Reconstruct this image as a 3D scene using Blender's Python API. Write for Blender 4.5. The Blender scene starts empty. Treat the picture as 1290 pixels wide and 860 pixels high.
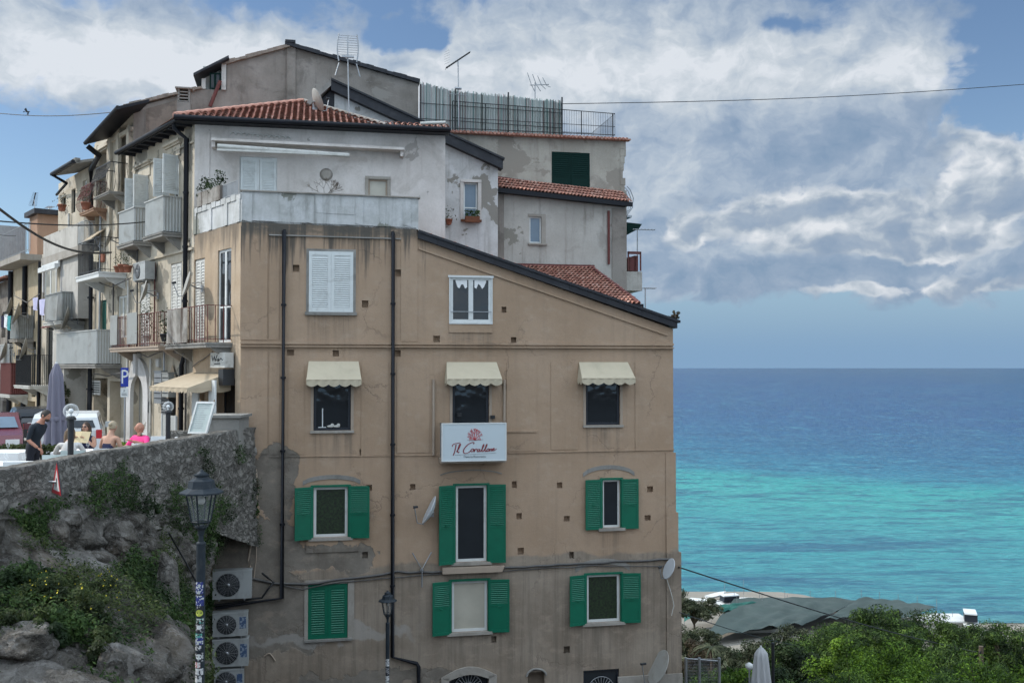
import bpy, math, random
import numpy as np
from mathutils import Vector, Matrix, noise as mnoise
sc = bpy.context.scene
COL = sc.collection
R = math.radians
# ------------------------------------------------------------------ camera model
FPX, CX, CY = 1250.0, 645.0, 430.0
PITCH = math.atan(33 / FPX)
def ray(px, py):
    x = (px - CX) / FPX; u = (CY - py) / FPX
    return Vector((x, math.cos(PITCH) - u * math.sin(PITCH), math.sin(PITCH) + u * math.cos(PITCH)))
def at(px, py, depth):
    r = ray(px, py); return r * (depth / r.y)
def atz(px, py, z):
    r = ray(px, py); return r * (z / r.z)
class Frame:
    """vertical plane: local x along the wall, local y into the wall, z up"""
    def __init__(s, ox, oy, ang):
        s.o = Vector((ox, oy, 0)); s.a = ang
        s.u = Vector((math.cos(ang), math.sin(ang), 0)); s.v = Vector((-math.sin(ang), math.cos(ang), 0))
        s.M = Matrix.Translation(s.o) @ Matrix.Rotation(ang, 4, 'Z')
    def hit(s, px, py, y=0.0):
        r = ray(px, py); t = (s.o.dot(s.v) + y) / r.dot(s.v); p = r * t - s.o
        return p.dot(s.u), p.z
    def S(s, px, y=0.0, py=463): return s.hit(px, py, y)[0]
    def Z(s, px, py, y=0.0): return s.hit(px, py, y)[1]
    def rect(s, x0, x1, yt, yb, y=0.0):
        """pixel box -> (s0, s1, z0, z1); the heights are read at the middle column"""
        xm = (x0 + x1) / 2; s0, z1 = s.hit(x0, (yt + yb) / 2, y)[0], s.hit(xm, yt, y)[1]
        s1, z0 = s.hit(x1, (yt + yb) / 2, y)[0], s.hit(xm, yb, y)[1]
        return s0, s1, z0, z1
    def local(s, p):
        q = Vector(p) - s.o; return Vector((q.dot(s.u), q.dot(s.v), q.z))
    def world(s, p): return s.M @ Vector(p)
W = Frame(0, 0, 0)
# ------------------------------------------------------------------ mesh builder
class MB:
    def __init__(s): s.v = []; s.f = []; s.sm = []; s.mi = []; s.cur = 0
    def add(s, vs, fs, M=None, smooth=False):
        b = len(s.v)
        if M is not None: vs = [M @ Vector(p) for p in vs]
        s.v += [tuple(p) for p in vs]
        s.f += [tuple(b + i for i in f) for f in fs]; s.sm += [smooth] * len(fs); s.mi += [s.cur] * len(fs)
        return s
    def box(s, x0, x1, y0, y1, z0, z1, M=None):
        if x1 < x0: x0, x1 = x1, x0
        if y1 < y0: y0, y1 = y1, y0
        if z1 < z0: z0, z1 = z1, z0
        return s.add([(x0,y0,z0),(x1,y0,z0),(x1,y1,z0),(x0,y1,z0),(x0,y0,z1),(x1,y0,z1),(x1,y1,z1),(x0,y1,z1)],
              [(3,2,1,0),(4,5,6,7),(0,1,5,4),(1,2,6,5),(2,3,7,6),(3,0,4,7)], M)
    def quad(s, a, b, c, d): return s.add([a, b, c, d], [(0,1,2,3)])
    def poly(s, ps): return s.add(ps, [tuple(range(len(ps)))])
    def prism(s, pts, h, M=None, smooth=False):
        """pts: bottom loop of 3-d points; h: extrusion vector"""
        h = Vector(h); n = len(pts); a = [Vector(p) for p in pts]; b = [p + h for p in a]
        s.add(a + b, [tuple(range(n))[::-1], tuple(range(n, 2*n))], M)
        return s.add(a + b, [(i, (i+1) % n, n + (i+1) % n, n + i) for i in range(n)], M, smooth)
    def tube(s, path, r, n=6, M=None, caps=True):
        P = [Vector(p) for p in path]; rr = r if isinstance(r, (list, tuple)) else [r] * len(P)
        vs = []; up0 = None
        for i, p in enumerate(P):
            d = (P[min(i+1, len(P)-1)] - P[max(i-1, 0)])
            if d.length < 1e-9: d = Vector((0,0,1))
            d.normalize()
            if up0 is None: up0 = Vector((0,0,1)) if abs(d.z) < .9 else Vector((1,0,0))
            a = d.cross(up0)
            if a.length < 1e-5: a = d.cross(Vector((0,1,0)))
            a.normalize(); b = d.cross(a); up0 = -b if False else up0
            for k in range(n):
                t = 2*math.pi*k/n; vs.append(p + (a*math.cos(t) + b*math.sin(t)) * rr[i])
        fs = [(i*n+k, i*n+(k+1)%n, (i+1)*n+(k+1)%n, (i+1)*n+k) for i in range(len(P)-1) for k in range(n)]
        s.add(vs, fs, M, True)
        if caps: s.add(vs[:n], [tuple(range(n))], M); s.add(vs[-n:], [tuple(range(n))[::-1]], M)
        return s
    def lathe(s, prof, n=16, M=None, smooth=True):
        """prof: (radius, z) from bottom to top"""
        vs = [(r*math.cos(2*math.pi*k/n), r*math.sin(2*math.pi*k/n), z) for r, z in prof for k in range(n)]
        fs = [(i*n+k, i*n+(k+1)%n, (i+1)*n+(k+1)%n, (i+1)*n+k) for i in range(len(prof)-1) for k in range(n)]
        s.add(vs, fs, M, smooth)
        if prof[0][0] > 1e-4: s.add(vs[:n], [tuple(range(n))[::-1]], M)
        if prof[-1][0] > 1e-4: s.add(vs[-n:], [tuple(range(n))], M)
        return s
    def ball(s, c, r, n=12, m=8, M=None):
        r = r if isinstance(r, (tuple, list)) else (r, r, r); vs = []
        for j in range(m+1):
            t = math.pi*j/m
            for k in range(n):
                a = 2*math.pi*k/n
                vs.append((c[0]+r[0]*math.sin(t)*math.cos(a), c[1]+r[1]*math.sin(t)*math.sin(a), c[2]-r[2]*math.cos(t)))
        return s.add(vs, [(j*n+k, j*n+(k+1)%n, (j+1)*n+(k+1)%n, (j+1)*n+k) for j in range(m) for k in range(n)], M, True)
    def mesh(s, name, mats, base=(0,0,0)):
        me = bpy.data.meshes.new(name)
        v = np.array(s.v, dtype=np.float64) - np.array(base)
        me.from_pydata(v.tolist(), [], s.f)
        me.polygons.foreach_set('use_smooth', s.sm)
        for m in (mats if isinstance(mats, (list, tuple)) else [mats]): me.materials.append(m)
        if any(s.mi): me.polygons.foreach_set('material_index', s.mi)
        me.update(); return me
def tagit(o, label=None, cat=None, group=None, kind=None):
    if label: o['label'] = label
    if cat: o['category'] = cat
    if group: o['group'] = group
    if kind: o['kind'] = kind
    return o
class Thing:
    def __init__(s, name, label, cat, base=(0,0,0), fr=W, group=None, mb=None, mat=None):
        s.base = Vector(base); s.fr = fr
        me = mb.mesh(name, mat, s.base) if mb else None
        s.o = bpy.data.objects.new(name, me); COL.objects.link(s.o)
        s.o.matrix_world = fr.M @ Matrix.Translation(s.base)
        tagit(s.o, label, cat, group)
    def part(s, name, mb, mat, parent=None, label=None):
        o = bpy.data.objects.new(name, mb.mesh(name, mat, s.base)); COL.objects.link(o)
        o.parent = parent or s.o
        if label: o['label'] = label
        return o
def structure(name, mb, mat, kind='structure', fr=W):
    o = bpy.data.objects.new(name, mb.mesh(name, mat)); COL.objects.link(o); o.matrix_world = fr.M.copy(); o['kind'] = kind; return o
# ------------------------------------------------------------------ node helper
class NT:
    def __init__(s, tree): s.t = tree; s.n = tree.nodes; s.l = tree.links
    def node(s, typ, **kw):
        nd = s.n.new(typ)
        for k, v in kw.items(): setattr(nd, k, v)
        return nd
    def put(s, sock, val):
        if isinstance(val, bpy.types.NodeSocket): s.l.new(val, sock)
        elif val is not None:
            try: sock.default_value = val
            except Exception: sock.default_value = (*val, 1.0) if len(val) == 3 else val
    def m(s, op, a, b=None, c=None, clamp=False):
        nd = s.node('ShaderNodeMath', operation=op, use_clamp=clamp)
        s.put(nd.inputs[0], a); s.put(nd.inputs[1], b); s.put(nd.inputs[2], c); return nd.outputs[0]
    def vm(s, op, a, b=None):
        nd = s.node('ShaderNodeVectorMath', operation=op); s.put(nd.inputs[0], a); s.put(nd.inputs[1], b)
        return nd.outputs['Value'] if op in ('DOT_PRODUCT', 'LENGTH', 'DISTANCE') else nd.outputs[0]
    def mix(s, f, a, b, blend='MIX'):
        nd = s.node('ShaderNodeMix', data_type='RGBA', blend_type=blend)
        s.put(nd.inputs[0], f); s.put(nd.inputs[6], a); s.put(nd.inputs[7], b); return nd.outputs[2]
    def noise(s, vec, scale, detail=4, rough=.55, dist=0.0, out='Fac'):
        nd = s.node('ShaderNodeTexNoise'); s.put(nd.inputs['Vector'], vec); nd.inputs['Scale'].default_value = scale
        nd.inputs['Detail'].default_value = detail; nd.inputs['Roughness'].default_value = rough; nd.inputs['Distortion'].default_value = dist
        return nd.outputs[out]
    def voro(s, vec, scale, feature='F1', out='Distance'):
        nd = s.node('ShaderNodeTexVoronoi', feature=feature); s.put(nd.inputs['Vector'], vec); nd.inputs['Scale'].default_value = scale
        return nd.outputs[out]
    def ss(s, x, a, b, lo=0.0, hi=1.0):
        nd = s.node('ShaderNodeMapRange', interpolation_type='SMOOTHSTEP')
        s.put(nd.inputs[0], x)
        if a > b: a, b, lo, hi = b, a, hi, lo
        for i, v in zip((1,2,3,4), (a,b,lo,hi)): nd.inputs[i].default_value = v
        return nd.outputs[0]
    def ramp(s, x, stops, interp='LINEAR'):
        nd = s.node('ShaderNodeValToRGB'); cr = nd.color_ramp; cr.interpolation = interp
        while len(cr.elements) < len(stops): cr.elements.new(.5)
        for e, (p, c) in zip(cr.elements, stops): e.position = p; e.color = (*c, 1)
        s.put(nd.inputs[0], x); return nd.outputs[0]
    def sep(s, v):
        nd = s.node('ShaderNodeSeparateXYZ'); s.put(nd.inputs[0], v); return nd.outputs
    def comb(s, x=0.0, y=0.0, z=0.0):
        nd = s.node('ShaderNodeCombineXYZ'); s.put(nd.inputs[0], x); s.put(nd.inputs[1], y); s.put(nd.inputs[2], z); return nd.outputs[0]
    def scale(s, v, k): return s.vm('MULTIPLY', v, k)
    def bump(s, h, strength=.3, dist=.02):
        nd = s.node('ShaderNodeBump'); nd.inputs['Strength'].default_value = strength; nd.inputs['Distance'].default_value = dist
        s.put(nd.inputs['Height'], h); return nd.outputs[0]
def newmat(name):
    m = bpy.data.materials.new(name); m.use_nodes = True; t = NT(m.node_tree)
    return m, t, t.n['Principled BSDF']
def srgb(r, g, b):
    f = lambda c: (c/255/12.92) if c <= 10 else ((c/255+.055)/1.055)**2.4
    return (f(r), f(g), f(b))
_mc = {}
def M_(name, col, rough=.6, var=.15, scale=6.0, metal=0.0, bump=.0, spec=.4, dirt=0.0, dirtcol=(.05,.045,.04), stretch=1.0):
    """generic painted / metal / plastic surface with slight tonal variation and wear"""
    if name in _mc: return _mc[name]
    m, t, b = newmat(name)
    co = t.node('ShaderNodeTexCoord').outputs['Object']
    v = t.scale(co, (1, 1, stretch))
    n = t.noise(v, scale, 5)
    c = t.mix(n, tuple(max(0, x*(1-var)) for x in col), tuple(min(1, x*(1+var)) for x in col))
    if dirt:
        d = t.ss(t.noise(v, scale*.6, 6, .7, .5), .48, .72)
        c = t.mix(t.m('MULTIPLY', d, dirt), c, dirtcol)
    t.put(b.inputs['Base Color'], c); b.inputs['Roughness'].default_value = rough; b.inputs['Metallic'].default_value = metal
    b.inputs['Specular IOR Level'].default_value = spec
    if bump: t.put(b.inputs['Normal'], t.bump(t.noise(v, scale*4, 5), bump, .01))
    _mc[name] = m; return m
# ------------------------------------------------------------------ materials
def plaster(name, c1, c2, stain=(.09,.08,.07), amt=.5, top=None, patch=None, patchamt=0., scale=.6, seed=0., runs=.5):
    """weathered render: clouds of tone, vertical runs, dark grime at a top edge, areas where the coat has gone"""
    m, t, b = newmat(name)
    co = t.node('ShaderNodeTexCoord').outputs['Object']; co = t.vm('ADD', co, (seed, seed*.7, 0))
    x, y, z = t.sep(co)
    c = t.mix(t.ss(t.noise(co, scale, 5), .3, .7), c1, c2)
    c = t.mix(t.m('MULTIPLY', t.ss(t.noise(co, 14, 4, .7), .35, .8), .22), c, tuple(v*.6 for v in c1))
    run = t.noise(t.scale(co, (2.6, 2.6, .22)), 1.6, 6, .65)
    c = t.mix(t.m('MULTIPLY', t.ss(run, .5, .78), amt*runs), c, stain)
    blot = t.noise(co, .9, 8, .68, .6)
    c = t.mix(t.m('MULTIPLY', t.ss(blot, .53, .66), amt*.55), c, stain)
    if patch:
        p = t.ss(t.noise(t.vm('ADD', co, (7, 3, 5)), .55, 7, .62, .4), .62 - patchamt, .635 - patchamt)
        c = t.mix(p, c, patch)
    if top is not None:
        g = t.ss(t.m('ADD', z, t.m('MULTIPLY', t.m('SUBTRACT', run, .5), 3.0)), top - 1.0, top + .1)
        c = t.mix(t.m('MULTIPLY', g, .75), c, stain)
    t.put(b.inputs['Base Color'], c); b.inputs['Roughness'].default_value = .93; b.inputs['Specular IOR Level'].default_value = .2
    h = t.m('ADD', t.noise(co, 9, 8, .7), t.m('MULTIPLY', blot, .8))
    t.put(b.inputs['Normal'], t.bump(h, .35, .03)); return m
def glassmat(name, col=(.012,.015,.018), rough=.04, kind=None):
    m, t, b = newmat(name); b.inputs['Roughness'].default_value = rough; b.inputs['Specular IOR Level'].default_value = .5
    co = t.node('ShaderNodeTexCoord').outputs['Object']; c = t.mix(t.noise(co, 1.3, 3), col, tuple(v*1.8 for v in col)); t.put(b.inputs['Normal'], t.bump(t.noise(co, 1.6, 2), .25, .05))
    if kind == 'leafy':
        n = t.noise(co, 14, 6, .7); c = t.ramp(n, [(.38, (.004,.006,.004)), (.52, (.012,.026,.008)), (.70, (.03,.055,.018))])  # reflection of foliage put into the pane colour as green noise
    if kind == 'curtain':
        x, y, z = t.sep(co); w = t.m('SINE', t.m('MULTIPLY', x, 60)); c = t.mix(t.ss(w, -1, 1), col, tuple(v*1.25 for v in col))
    t.put(b.inputs['Base Color'], c); return m
ZG, ZS = -11.0, -2.6
TAN1, TAN2 = (.352,.246,.165), (.398,.285,.198)
MAT = {}
MAT['glass'] = glassmat('window_glass'); MAT['glass_leaf_reflection'] = glassmat('window_glass_leaf_reflection', kind='leafy', rough=.5)
MAT['glass_pale'] = glassmat('window_glass_pale', (.30,.28,.23), .35); MAT['glass_curtain'] = glassmat('window_glass_curtain', (.22,.24,.26), .3, 'curtain')
MAT['glass_blue'] = glassmat('window_glass_blue', (.10,.14,.18), .15)
MAT['white'] = M_('white_paint', (.62,.63,.61), .5, .08, 5, dirt=.35, dirtcol=(.3,.29,.26))
MAT['whiteshut'] = M_('white_shutter_paint', (.60,.62,.60), .55, .1, 4, dirt=.4, dirtcol=(.32,.31,.28))
MAT['oldwhite'] = M_('weathered_white_paint', (.52,.51,.47), .65, .15, 4, dirt=.6, dirtcol=(.2,.18,.15))
MAT['green'] = M_('green_shutter_paint', (.001,.120,.066), .42, .14, 5, spec=.45, dirt=.3, dirtcol=(.004,.085,.05))
MAT['dkgreen'] = M_('dark_green_paint', (.002,.020,.016), .8, .15, 3, spec=.2)
MAT['teal'] = M_('teal_shutter', (.01,.08,.06), .5)
MAT['black'] = M_('black_iron', (.012,.013,.015), .45, .3, 8, spec=.5)
MAT['navy'] = M_('anthracite_frame', (.014,.018,.026), .4, .2)
MAT['gutter'] = M_('dark_gutter_metal', (.010,.011,.015), .5, .25, 5, spec=.22, dirt=.2, dirtcol=(.03,.03,.03))
MAT['rake'] = M_('bitumen_roof_edge', (.016,.017,.022), .6, .35, 3, dirt=.5, dirtcol=(.05,.05,.055))
MAT['cement'] = plaster('grey_cement', (.22,.21,.19), (.30,.285,.26), (.08,.078,.07), .7)
MAT['sillstone'] = plaster('stone_sill', (.30,.27,.23), (.36,.33,.29), (.1,.09,.08), .6, scale=2)
MAT['metal'] = M_('galvanised_metal', (.34,.35,.36), .4, .2, 5, metal=.6, dirt=.3, dirtcol=(.15,.13,.11))
MAT['greypanel'] = M_('grey_corrugated_panel', (.27,.275,.26), .6, .2, 2, dirt=.7, dirtcol=(.17,.16,.14))
MAT['palepanel'] = M_('pale_corrugated_panel', (.38,.385,.365), .6, .2, 2, dirt=.7, dirtcol=(.24,.23,.2))
MAT['acwhite'] = M_('ac_casing_paint', (.36,.37,.36), .5, .1, 4, dirt=.45, dirtcol=(.16,.15,.14))
MAT['acdark'] = M_('ac_grille_dark', (.02,.022,.024), .6, .3, 20)
MAT['dish'] = M_('dish_enamel', (.50,.52,.54), .4, .1, 3, dirt=.25, dirtcol=(.25,.22,.2))
MAT['dishold'] = M_('aged_dish_enamel', (.33,.32,.29), .6, .2, 3, dirt=.5, dirtcol=(.16,.12,.08))
MAT['rust'] = M_('rust', (.16,.06,.03), .85, .4, 12)
MAT['rustred'] = M_('rusty_red_iron', (.12,.035,.03), .7, .4, 9)
MAT['terracotta'] = M_('terracotta_pot', (.27,.10,.06), .8, .2, 8)
MAT['awning'] = M_('cream_awning_canvas', (.48,.415,.30), .85, .1, 2.2, dirt=.35, dirtcol=(.30,.26,.19))
MAT['awning2'] = M_('sand_awning_canvas', (.42,.345,.245), .85, .1, 2, dirt=.3, dirtcol=(.3,.24,.17))
MAT['signwhite'] = M_('sign_white', (.50,.56,.58), .35, .04, 2)
MAT['signred'] = M_('sign_red', (.23,.035,.045), .5, .15, 20)
MAT['signink'] = M_('sign_ink', (.035,.045,.055), .5, .1, 20)
MAT['coral'] = M_('coral_red', (.48,.06,.07), .5, .4, 30)
MAT['coralpink'] = M_('coral_pink', (.50,.22,.24), .5, .3, 25)
MAT['tanpaint'] = M_('tan_paint_trim', (.36,.285,.22), .75, .1, 4, dirt=.3, dirtcol=(.2,.16,.12))
MAT['cable'] = M_('grey_cable', (.10,.095,.09), .6, .3, 10)
MAT['blackcable'] = M_('black_cable', (.012,.012,.013), .5, .2, 10)
MAT['plastic_white'] = M_('white_plastic', (.66,.68,.68), .35, .05, 3, dirt=.1, dirtcol=(.4,.4,.38))
MAT['cloth_white'] = M_('white_linen', (.78,.78,.77), .9, .04, 3, bump=.2)
MAT['greencloth'] = M_('sage_plastic', (.40,.46,.44), .5, .05, 3)
MAT['parasol'] = M_('mauve_canvas', (.155,.15,.19), .9, .12, 5, bump=.3, stretch=.2)
MAT['parasolgrey'] = M_('pale_grey_canvas', (.38,.38,.38), .9, .12, 5, bump=.3, stretch=.2)
MAT['blue'] = M_('road_sign_blue', (.01,.03,.28), .35, .08)
MAT['wood'] = M_('weathered_wood', (.22,.14,.085), .8, .25, 6, stretch=.15)
MAT['glassglobe'] = None
def tilemat():
    m, t, b = newmat('terracotta_roof_tiles')
    g = t.node('ShaderNodeNewGeometry'); rnd = g.outputs['Random Per Island']
    c = t.ramp(rnd, [(0, (.24,.10,.07)), (.3, (.38,.17,.12)), (.55, (.48,.25,.185)), (.8, (.34,.14,.10)), (1, (.55,.34,.27))])
    co = t.node('ShaderNodeTexCoord').outputs['Object']
    c = t.mix(t.m('MULTIPLY', t.ss(t.noise(co, 2.2, 7, .7), .5, .7), .55), c, (.09,.06,.045))
    c = t.mix(t.m('MULTIPLY', t.ss(t.noise(co, 11, 4, .6), .58, .7), .5), c, (.36,.30,.25))
    t.put(b.inputs['Base Color'], c); b.inputs['Roughness'].default_value = .85; t.put(b.inputs['Normal'], t.bump(t.noise(co, 40, 4), .3, .01)); return m
MAT['tile'] = tilemat()
def reedmat():
    m, t, b = newmat('reed_screen')
    g = t.node('ShaderNodeNewGeometry'); rnd = g.outputs['Random Per Island']
    c = t.ramp(rnd, [(0, (.70,.78,.76)), (.25, (.82,.87,.85)), (.42, (.22,.46,.45)), (.50, (.80,.82,.78)), (.66, (.30,.24,.22)), (.74, (.82,.86,.84)), (.92, (.62,.50,.52))], 'CONSTANT')
    co = t.node('ShaderNodeTexCoord').outputs['Object']
    c = t.mix(t.m('MULTIPLY', t.noise(t.scale(co, (1,1,.3)), 8, 4), .3), c, (.2,.18,.16))
    t.put(b.inputs['Base Color'], c); b.inputs['Roughness'].default_value = .8
    tr = t.node('ShaderNodeBsdfTranslucent'); t.put(tr.inputs[0], c); mx = t.node('ShaderNodeMixShader'); mx.inputs[0].default_value = .68; t.l.new(b.outputs[0], mx.inputs[1]); t.l.new(tr.outputs[0], mx.inputs[2]); t.l.new(mx.outputs[0], t.n['Material Output'].inputs[0]); return m
MAT['reed'] = reedmat()
def leafmat(name, cols, trans=.35):
    m, t, b = newmat(name)
    g = t.node('ShaderNodeNewGeometry'); rnd = g.outputs['Random Per Island']
    n = len(cols); c = t.ramp(rnd, [(i/(n-1), k) for i, k in enumerate(cols)])
    co = t.node('ShaderNodeTexCoord').outputs['Object']
    c = t.mix(t.ss(t.noise(co, 1.1, 4), .38, .62), c, tuple(v*.55 for v in cols[0]))
    t.put(b.inputs['Base Color'], c); b.inputs['Roughness'].default_value = .6; b.inputs['Specular IOR Level'].default_value = .25
    tr = t.node('ShaderNodeBsdfTranslucent'); t.put(tr.inputs[0], c)
    mx = t.node('ShaderNodeMixShader'); mx.inputs[0].default_value = trans
    out = t.n['Material Output']; t.l.new(b.outputs[0], mx.inputs[1]); t.l.new(tr.outputs[0], mx.inputs[2]); t.l.new(mx.outputs[0], out.inputs[0]); return m
MAT['leaf_pine'] = leafmat('pine_needles', [(.022,.052,.011), (.055,.105,.022), (.105,.18,.034), (.18,.27,.048)])
MAT['leaf_bright'] = leafmat('bright_foliage', [(.06,.125,.014), (.14,.25,.025), (.25,.39,.04)])
MAT['leaf_dark'] = leafmat('dark_foliage', [(.018,.035,.012), (.035,.062,.02), (.055,.085,.03)])
MAT['leaf_olive'] = leafmat('olive_foliage', [(.05,.065,.03), (.09,.105,.055), (.13,.14,.085)])
MAT['leaf_brown'] = leafmat('reddish_foliage', [(.07,.05,.03), (.11,.085,.05), (.08,.09,.04)])
MAT['leaf_ivy'] = leafmat('cliff_plants', [(.022,.05,.012), (.05,.095,.022), (.085,.14,.035)])
MAT['leaf_scrub'] = leafmat('cliff_scrub', [(.035,.055,.016), (.07,.10,.028), (.12,.145,.045)])
MAT['flower'] = M_('yellow_petals', (.62,.5,.04), .7)
MAT['bark'] = M_('bark', (.10,.075,.055), .9, .3, 6, bump=.5)
def rockmat(name, wall=False):
    m, t, b = newmat(name)
    co = t.node('ShaderNodeTexCoord').outputs['Object']
    wob = t.vm('ADD', co, t.scale(t.noise(co, 2.6, 6, .65, out='Color'), (.7,.7,.7)))
    c = t.ramp(t.noise(wob, .9, 9, .66), [(.34, (.055,.047,.04)), (.45, (.13,.118,.10)), (.57, (.235,.218,.195)), (.71, (.42,.40,.37))])
    c = t.mix(t.m('MULTIPLY', t.ss(t.noise(co, .5, 5), .52, .68), .28), c, (.22,.155,.10))
    crack = t.voro(t.scale(wob, (1,1,1.5)), 4.6 if wall else 1.3, 'DISTANCE_TO_EDGE')
    c = t.mix(t.m('MULTIPLY', t.ss(crack, 0, .14 if wall else .05, 1.0, 0.0), t.m('MULTIPLY', t.ss(t.noise(co, 1.1, 4), .38, .62), .7)), c, (.04,.035,.03))
    dk = t.ss(t.noise(wob, 2.6, 7, .7), .52, .66)
    c = t.mix(t.m('MULTIPLY', dk, .8), c, (.06,.052,.045)); c = t.mix(t.m('MULTIPLY', t.ss(t.noise(wob, 7, 6, .75), .5, .7), .55), c, (.34,.31,.27) if wall else (.40,.385,.36))
    if wall:
        cell = t.sep(t.voro(t.scale(wob, (1,1,1.5)), 4.6, 'F1', 'Color'))[0]; c = t.mix(.42, c, t.ramp(cell, [(0, (.13,.118,.10)), (.4, (.27,.245,.21)), (.7, (.38,.35,.305)), (1, (.50,.465,.41))])); c = t.mix(t.m('MULTIPLY', t.ss(crack, 0, .10, 1.0, 0.0), .75), c, (.055,.048,.04))
        x, y, z = t.sep(co)
        up = t.ss(t.m('ADD', z, t.m('MULTIPLY', t.noise(co, 1.3, 5), 1.6)), -2.0, -1.1)
        c = t.mix(t.m('MULTIPLY', up, .7), c, t.mix(t.noise(co, 3, 6), (.23,.215,.19), (.42,.395,.355)))
    t.put(b.inputs['Base Color'], c); b.inputs['Roughness'].default_value = .95; b.inputs['Specular IOR Level'].default_value = .15
    h = t.m('ADD', t.m('MULTIPLY', t.ss(crack, 0, .15), .8), t.noise(wob, 4, 9, .72))
    t.put(b.inputs['Normal'], t.bump(h, 1.0, .12)); return m
MAT['rock'] = rockmat('limestone_rock'); MAT['wallstone'] = rockmat('rubble_wall_stone', True)
def groundmat(name, c1, c2, sc_=.4):
    m, t, b = newmat(name); co = t.node('ShaderNodeTexCoord').outputs['Object']
    c = t.mix(t.ss(t.noise(co, sc_, 7, .65), .35, .65), c1, c2); c = t.mix(t.m('MULTIPLY', t.noise(co, 8, 5, .7), .5), c, tuple(v*.6 for v in c1))
    t.put(b.inputs['Base Color'], c); b.inputs['Roughness'].default_value = .95; t.put(b.inputs['Normal'], t.bump(t.noise(co, 12, 6), .4, .05)); return m
MAT['paving'] = groundmat('stone_paving', (.30,.28,.25), (.38,.36,.33)); MAT['asphalt'] = groundmat('asphalt', (.05,.05,.05), (.07,.068,.065))
MAT['soil'] = groundmat('scrub_soil', (.05,.065,.025), (.11,.10,.06), .12); MAT['sand'] = groundmat('sand', (.30,.27,.22), (.36,.33,.28), .2)
def facademat():
    """big tan wall: flaked areas of bare cement low on the left, rain stains under the terrace, greyer render below the cables"""
    m, t, b = newmat('tan_facade_render')
    co = t.node('ShaderNodeTexCoord').outputs['Object']; x, y, z0 = t.sep(co); z = t.m('ADD', z0, ZG)
    c = t.mix(t.ss(t.noise(co, .5, 5), .35, .65), TAN1, TAN2)
    run = t.noise(t.scale(co, (3.2, 1, .16)), 1.5, 6, .6)
    c = t.mix(t.m('MULTIPLY', t.ss(run, .5, .75), .22), c, (.17,.135,.105))
    c = t.mix(t.m('MULTIPLY', t.ss(t.noise(co, 3.5, 8, .7), .45, .75), .22), c, (.2,.155,.12))
    # greyer bare render at the foot of the wall
    wz = t.m('ADD', z, t.m('MULTIPLY', t.m('SUBTRACT', t.noise(co, .8, 6), .5), .7))
    lowline = t.m('ADD', t.m('MULTIPLY', x, .02), -5.72)
    low = t.ss(t.m('SUBTRACT', lowline, wz), -.05, .06)
    grey = t.mix(t.ss(t.noise(co, .7, 6, .6), .35, .65), (.235,.187,.142), (.31,.255,.20))
    grey = t.mix(t.m('MULTIPLY', t.ss(t.noise(t.scale(co, (3.5,1,.14)), 1.7, 7, .7), .42, .7), .5), grey, (.12,.1,.08))
    c = t.mix(low, c, grey)
    # patches where the coat has flaked to cement
    wob = t.scale(t.vm('SUBTRACT', t.noise(co, 1.1, 6, .6, out='Color'), (.5,.5,.5)), (1.7,0,1.7))
    q = t.vm('ADD', t.comb(x, 0, z), wob); dens = None
    for px, py, rx, rz in [(348,612,.6,1.1), (325,700,1.3,1.0), (425,700,1.15,.42), (340,775,1.9,1.2), (480,858,2.4,.35)]:
        s_, z_ = FA.hit(px, py); d = t.vm('LENGTH', t.vm('MULTIPLY', t.vm('SUBTRACT', q, (s_, 0, z_)), (1/rx, 0, 1/rz)))
        g = t.ss(d, 1.0, .93); dens = g if dens is None else t.m('MAXIMUM', dens, g)
    cem = t.mix(t.ss(t.noise(co, 1.6, 8, .68), .3, .7), (.15,.13,.108), (.235,.205,.17))
    c = t.mix(dens, c, cem)
    # runs below the sills, hairline cracks, fine pitting
    for key in ('ws','wc','a1','a3','g1','g2','g3','l2','l3'):
        px0, px1, pb = {'ws':(389,445,396),'wc':(567,619,418),'a1':(395,442,546),'a3':(738,781,538),'g1':(395,438,690),'g2':(560,628,716),'g3':(759,781,670),'l2':(569,614,798),'l3':(739,781,786)}[key]
        sa, za = FA.hit(px0, pb); sb, _ = FA.hit(px1, pb); hm = t.m('MULTIPLY', t.ss(t.m('ABSOLUTE', t.m('SUBTRACT', x, (sa+sb)/2)), (sb-sa)/2+.14, (sb-sa)/2-.02), t.m('MULTIPLY', t.ss(z, za+.02, za-.03), t.ss(z, za-1.25, za-.1)))
        c = t.mix(t.m('MULTIPLY', hm, t.m('MULTIPLY', t.ss(run, .38, .66), .55)), c, (.14,.115,.09))
    ck = t.voro(t.vm('ADD', co, t.scale(t.noise(co, 1.5, 5, .65, out='Color'), (1.2,0,1.2))), .42, 'DISTANCE_TO_EDGE'); ckm = t.m('MULTIPLY', t.ss(ck, .012, .002), t.ss(t.noise(co, .35, 3), .46, .6)); c = t.mix(t.m('MULTIPLY', ckm, .38), c, (.12,.09,.07))
    c = t.mix(t.m('MULTIPLY', t.ss(t.noise(co, 26, 4, .75), .52, .78), .30), c, (.17,.135,.105)); c = t.mix(t.m('MULTIPLY', t.ss(t.noise(t.scale(co, (1,1,1.6)), 1.9, 8, .72), .50, .66), .28), c, (.45,.355,.27))
    # pale lime smear low down
    s_, z_ = FA.hit(420, 800); d = t.vm('LENGTH', t.vm('MULTIPLY', t.vm('SUBTRACT', q, (s_, 0, z_)), (1/2.3, 0, 1/.22)))
    c = t.mix(t.m('MULTIPLY', t.ss(d, 1.2, .8), .6), c, (.36,.34,.31))
    # soot-like weather stains below the terrace parapet
    top = t.m('ADD', z, t.m('MULTIPLY', t.m('SUBTRACT', run, .5), 6.5))
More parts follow.
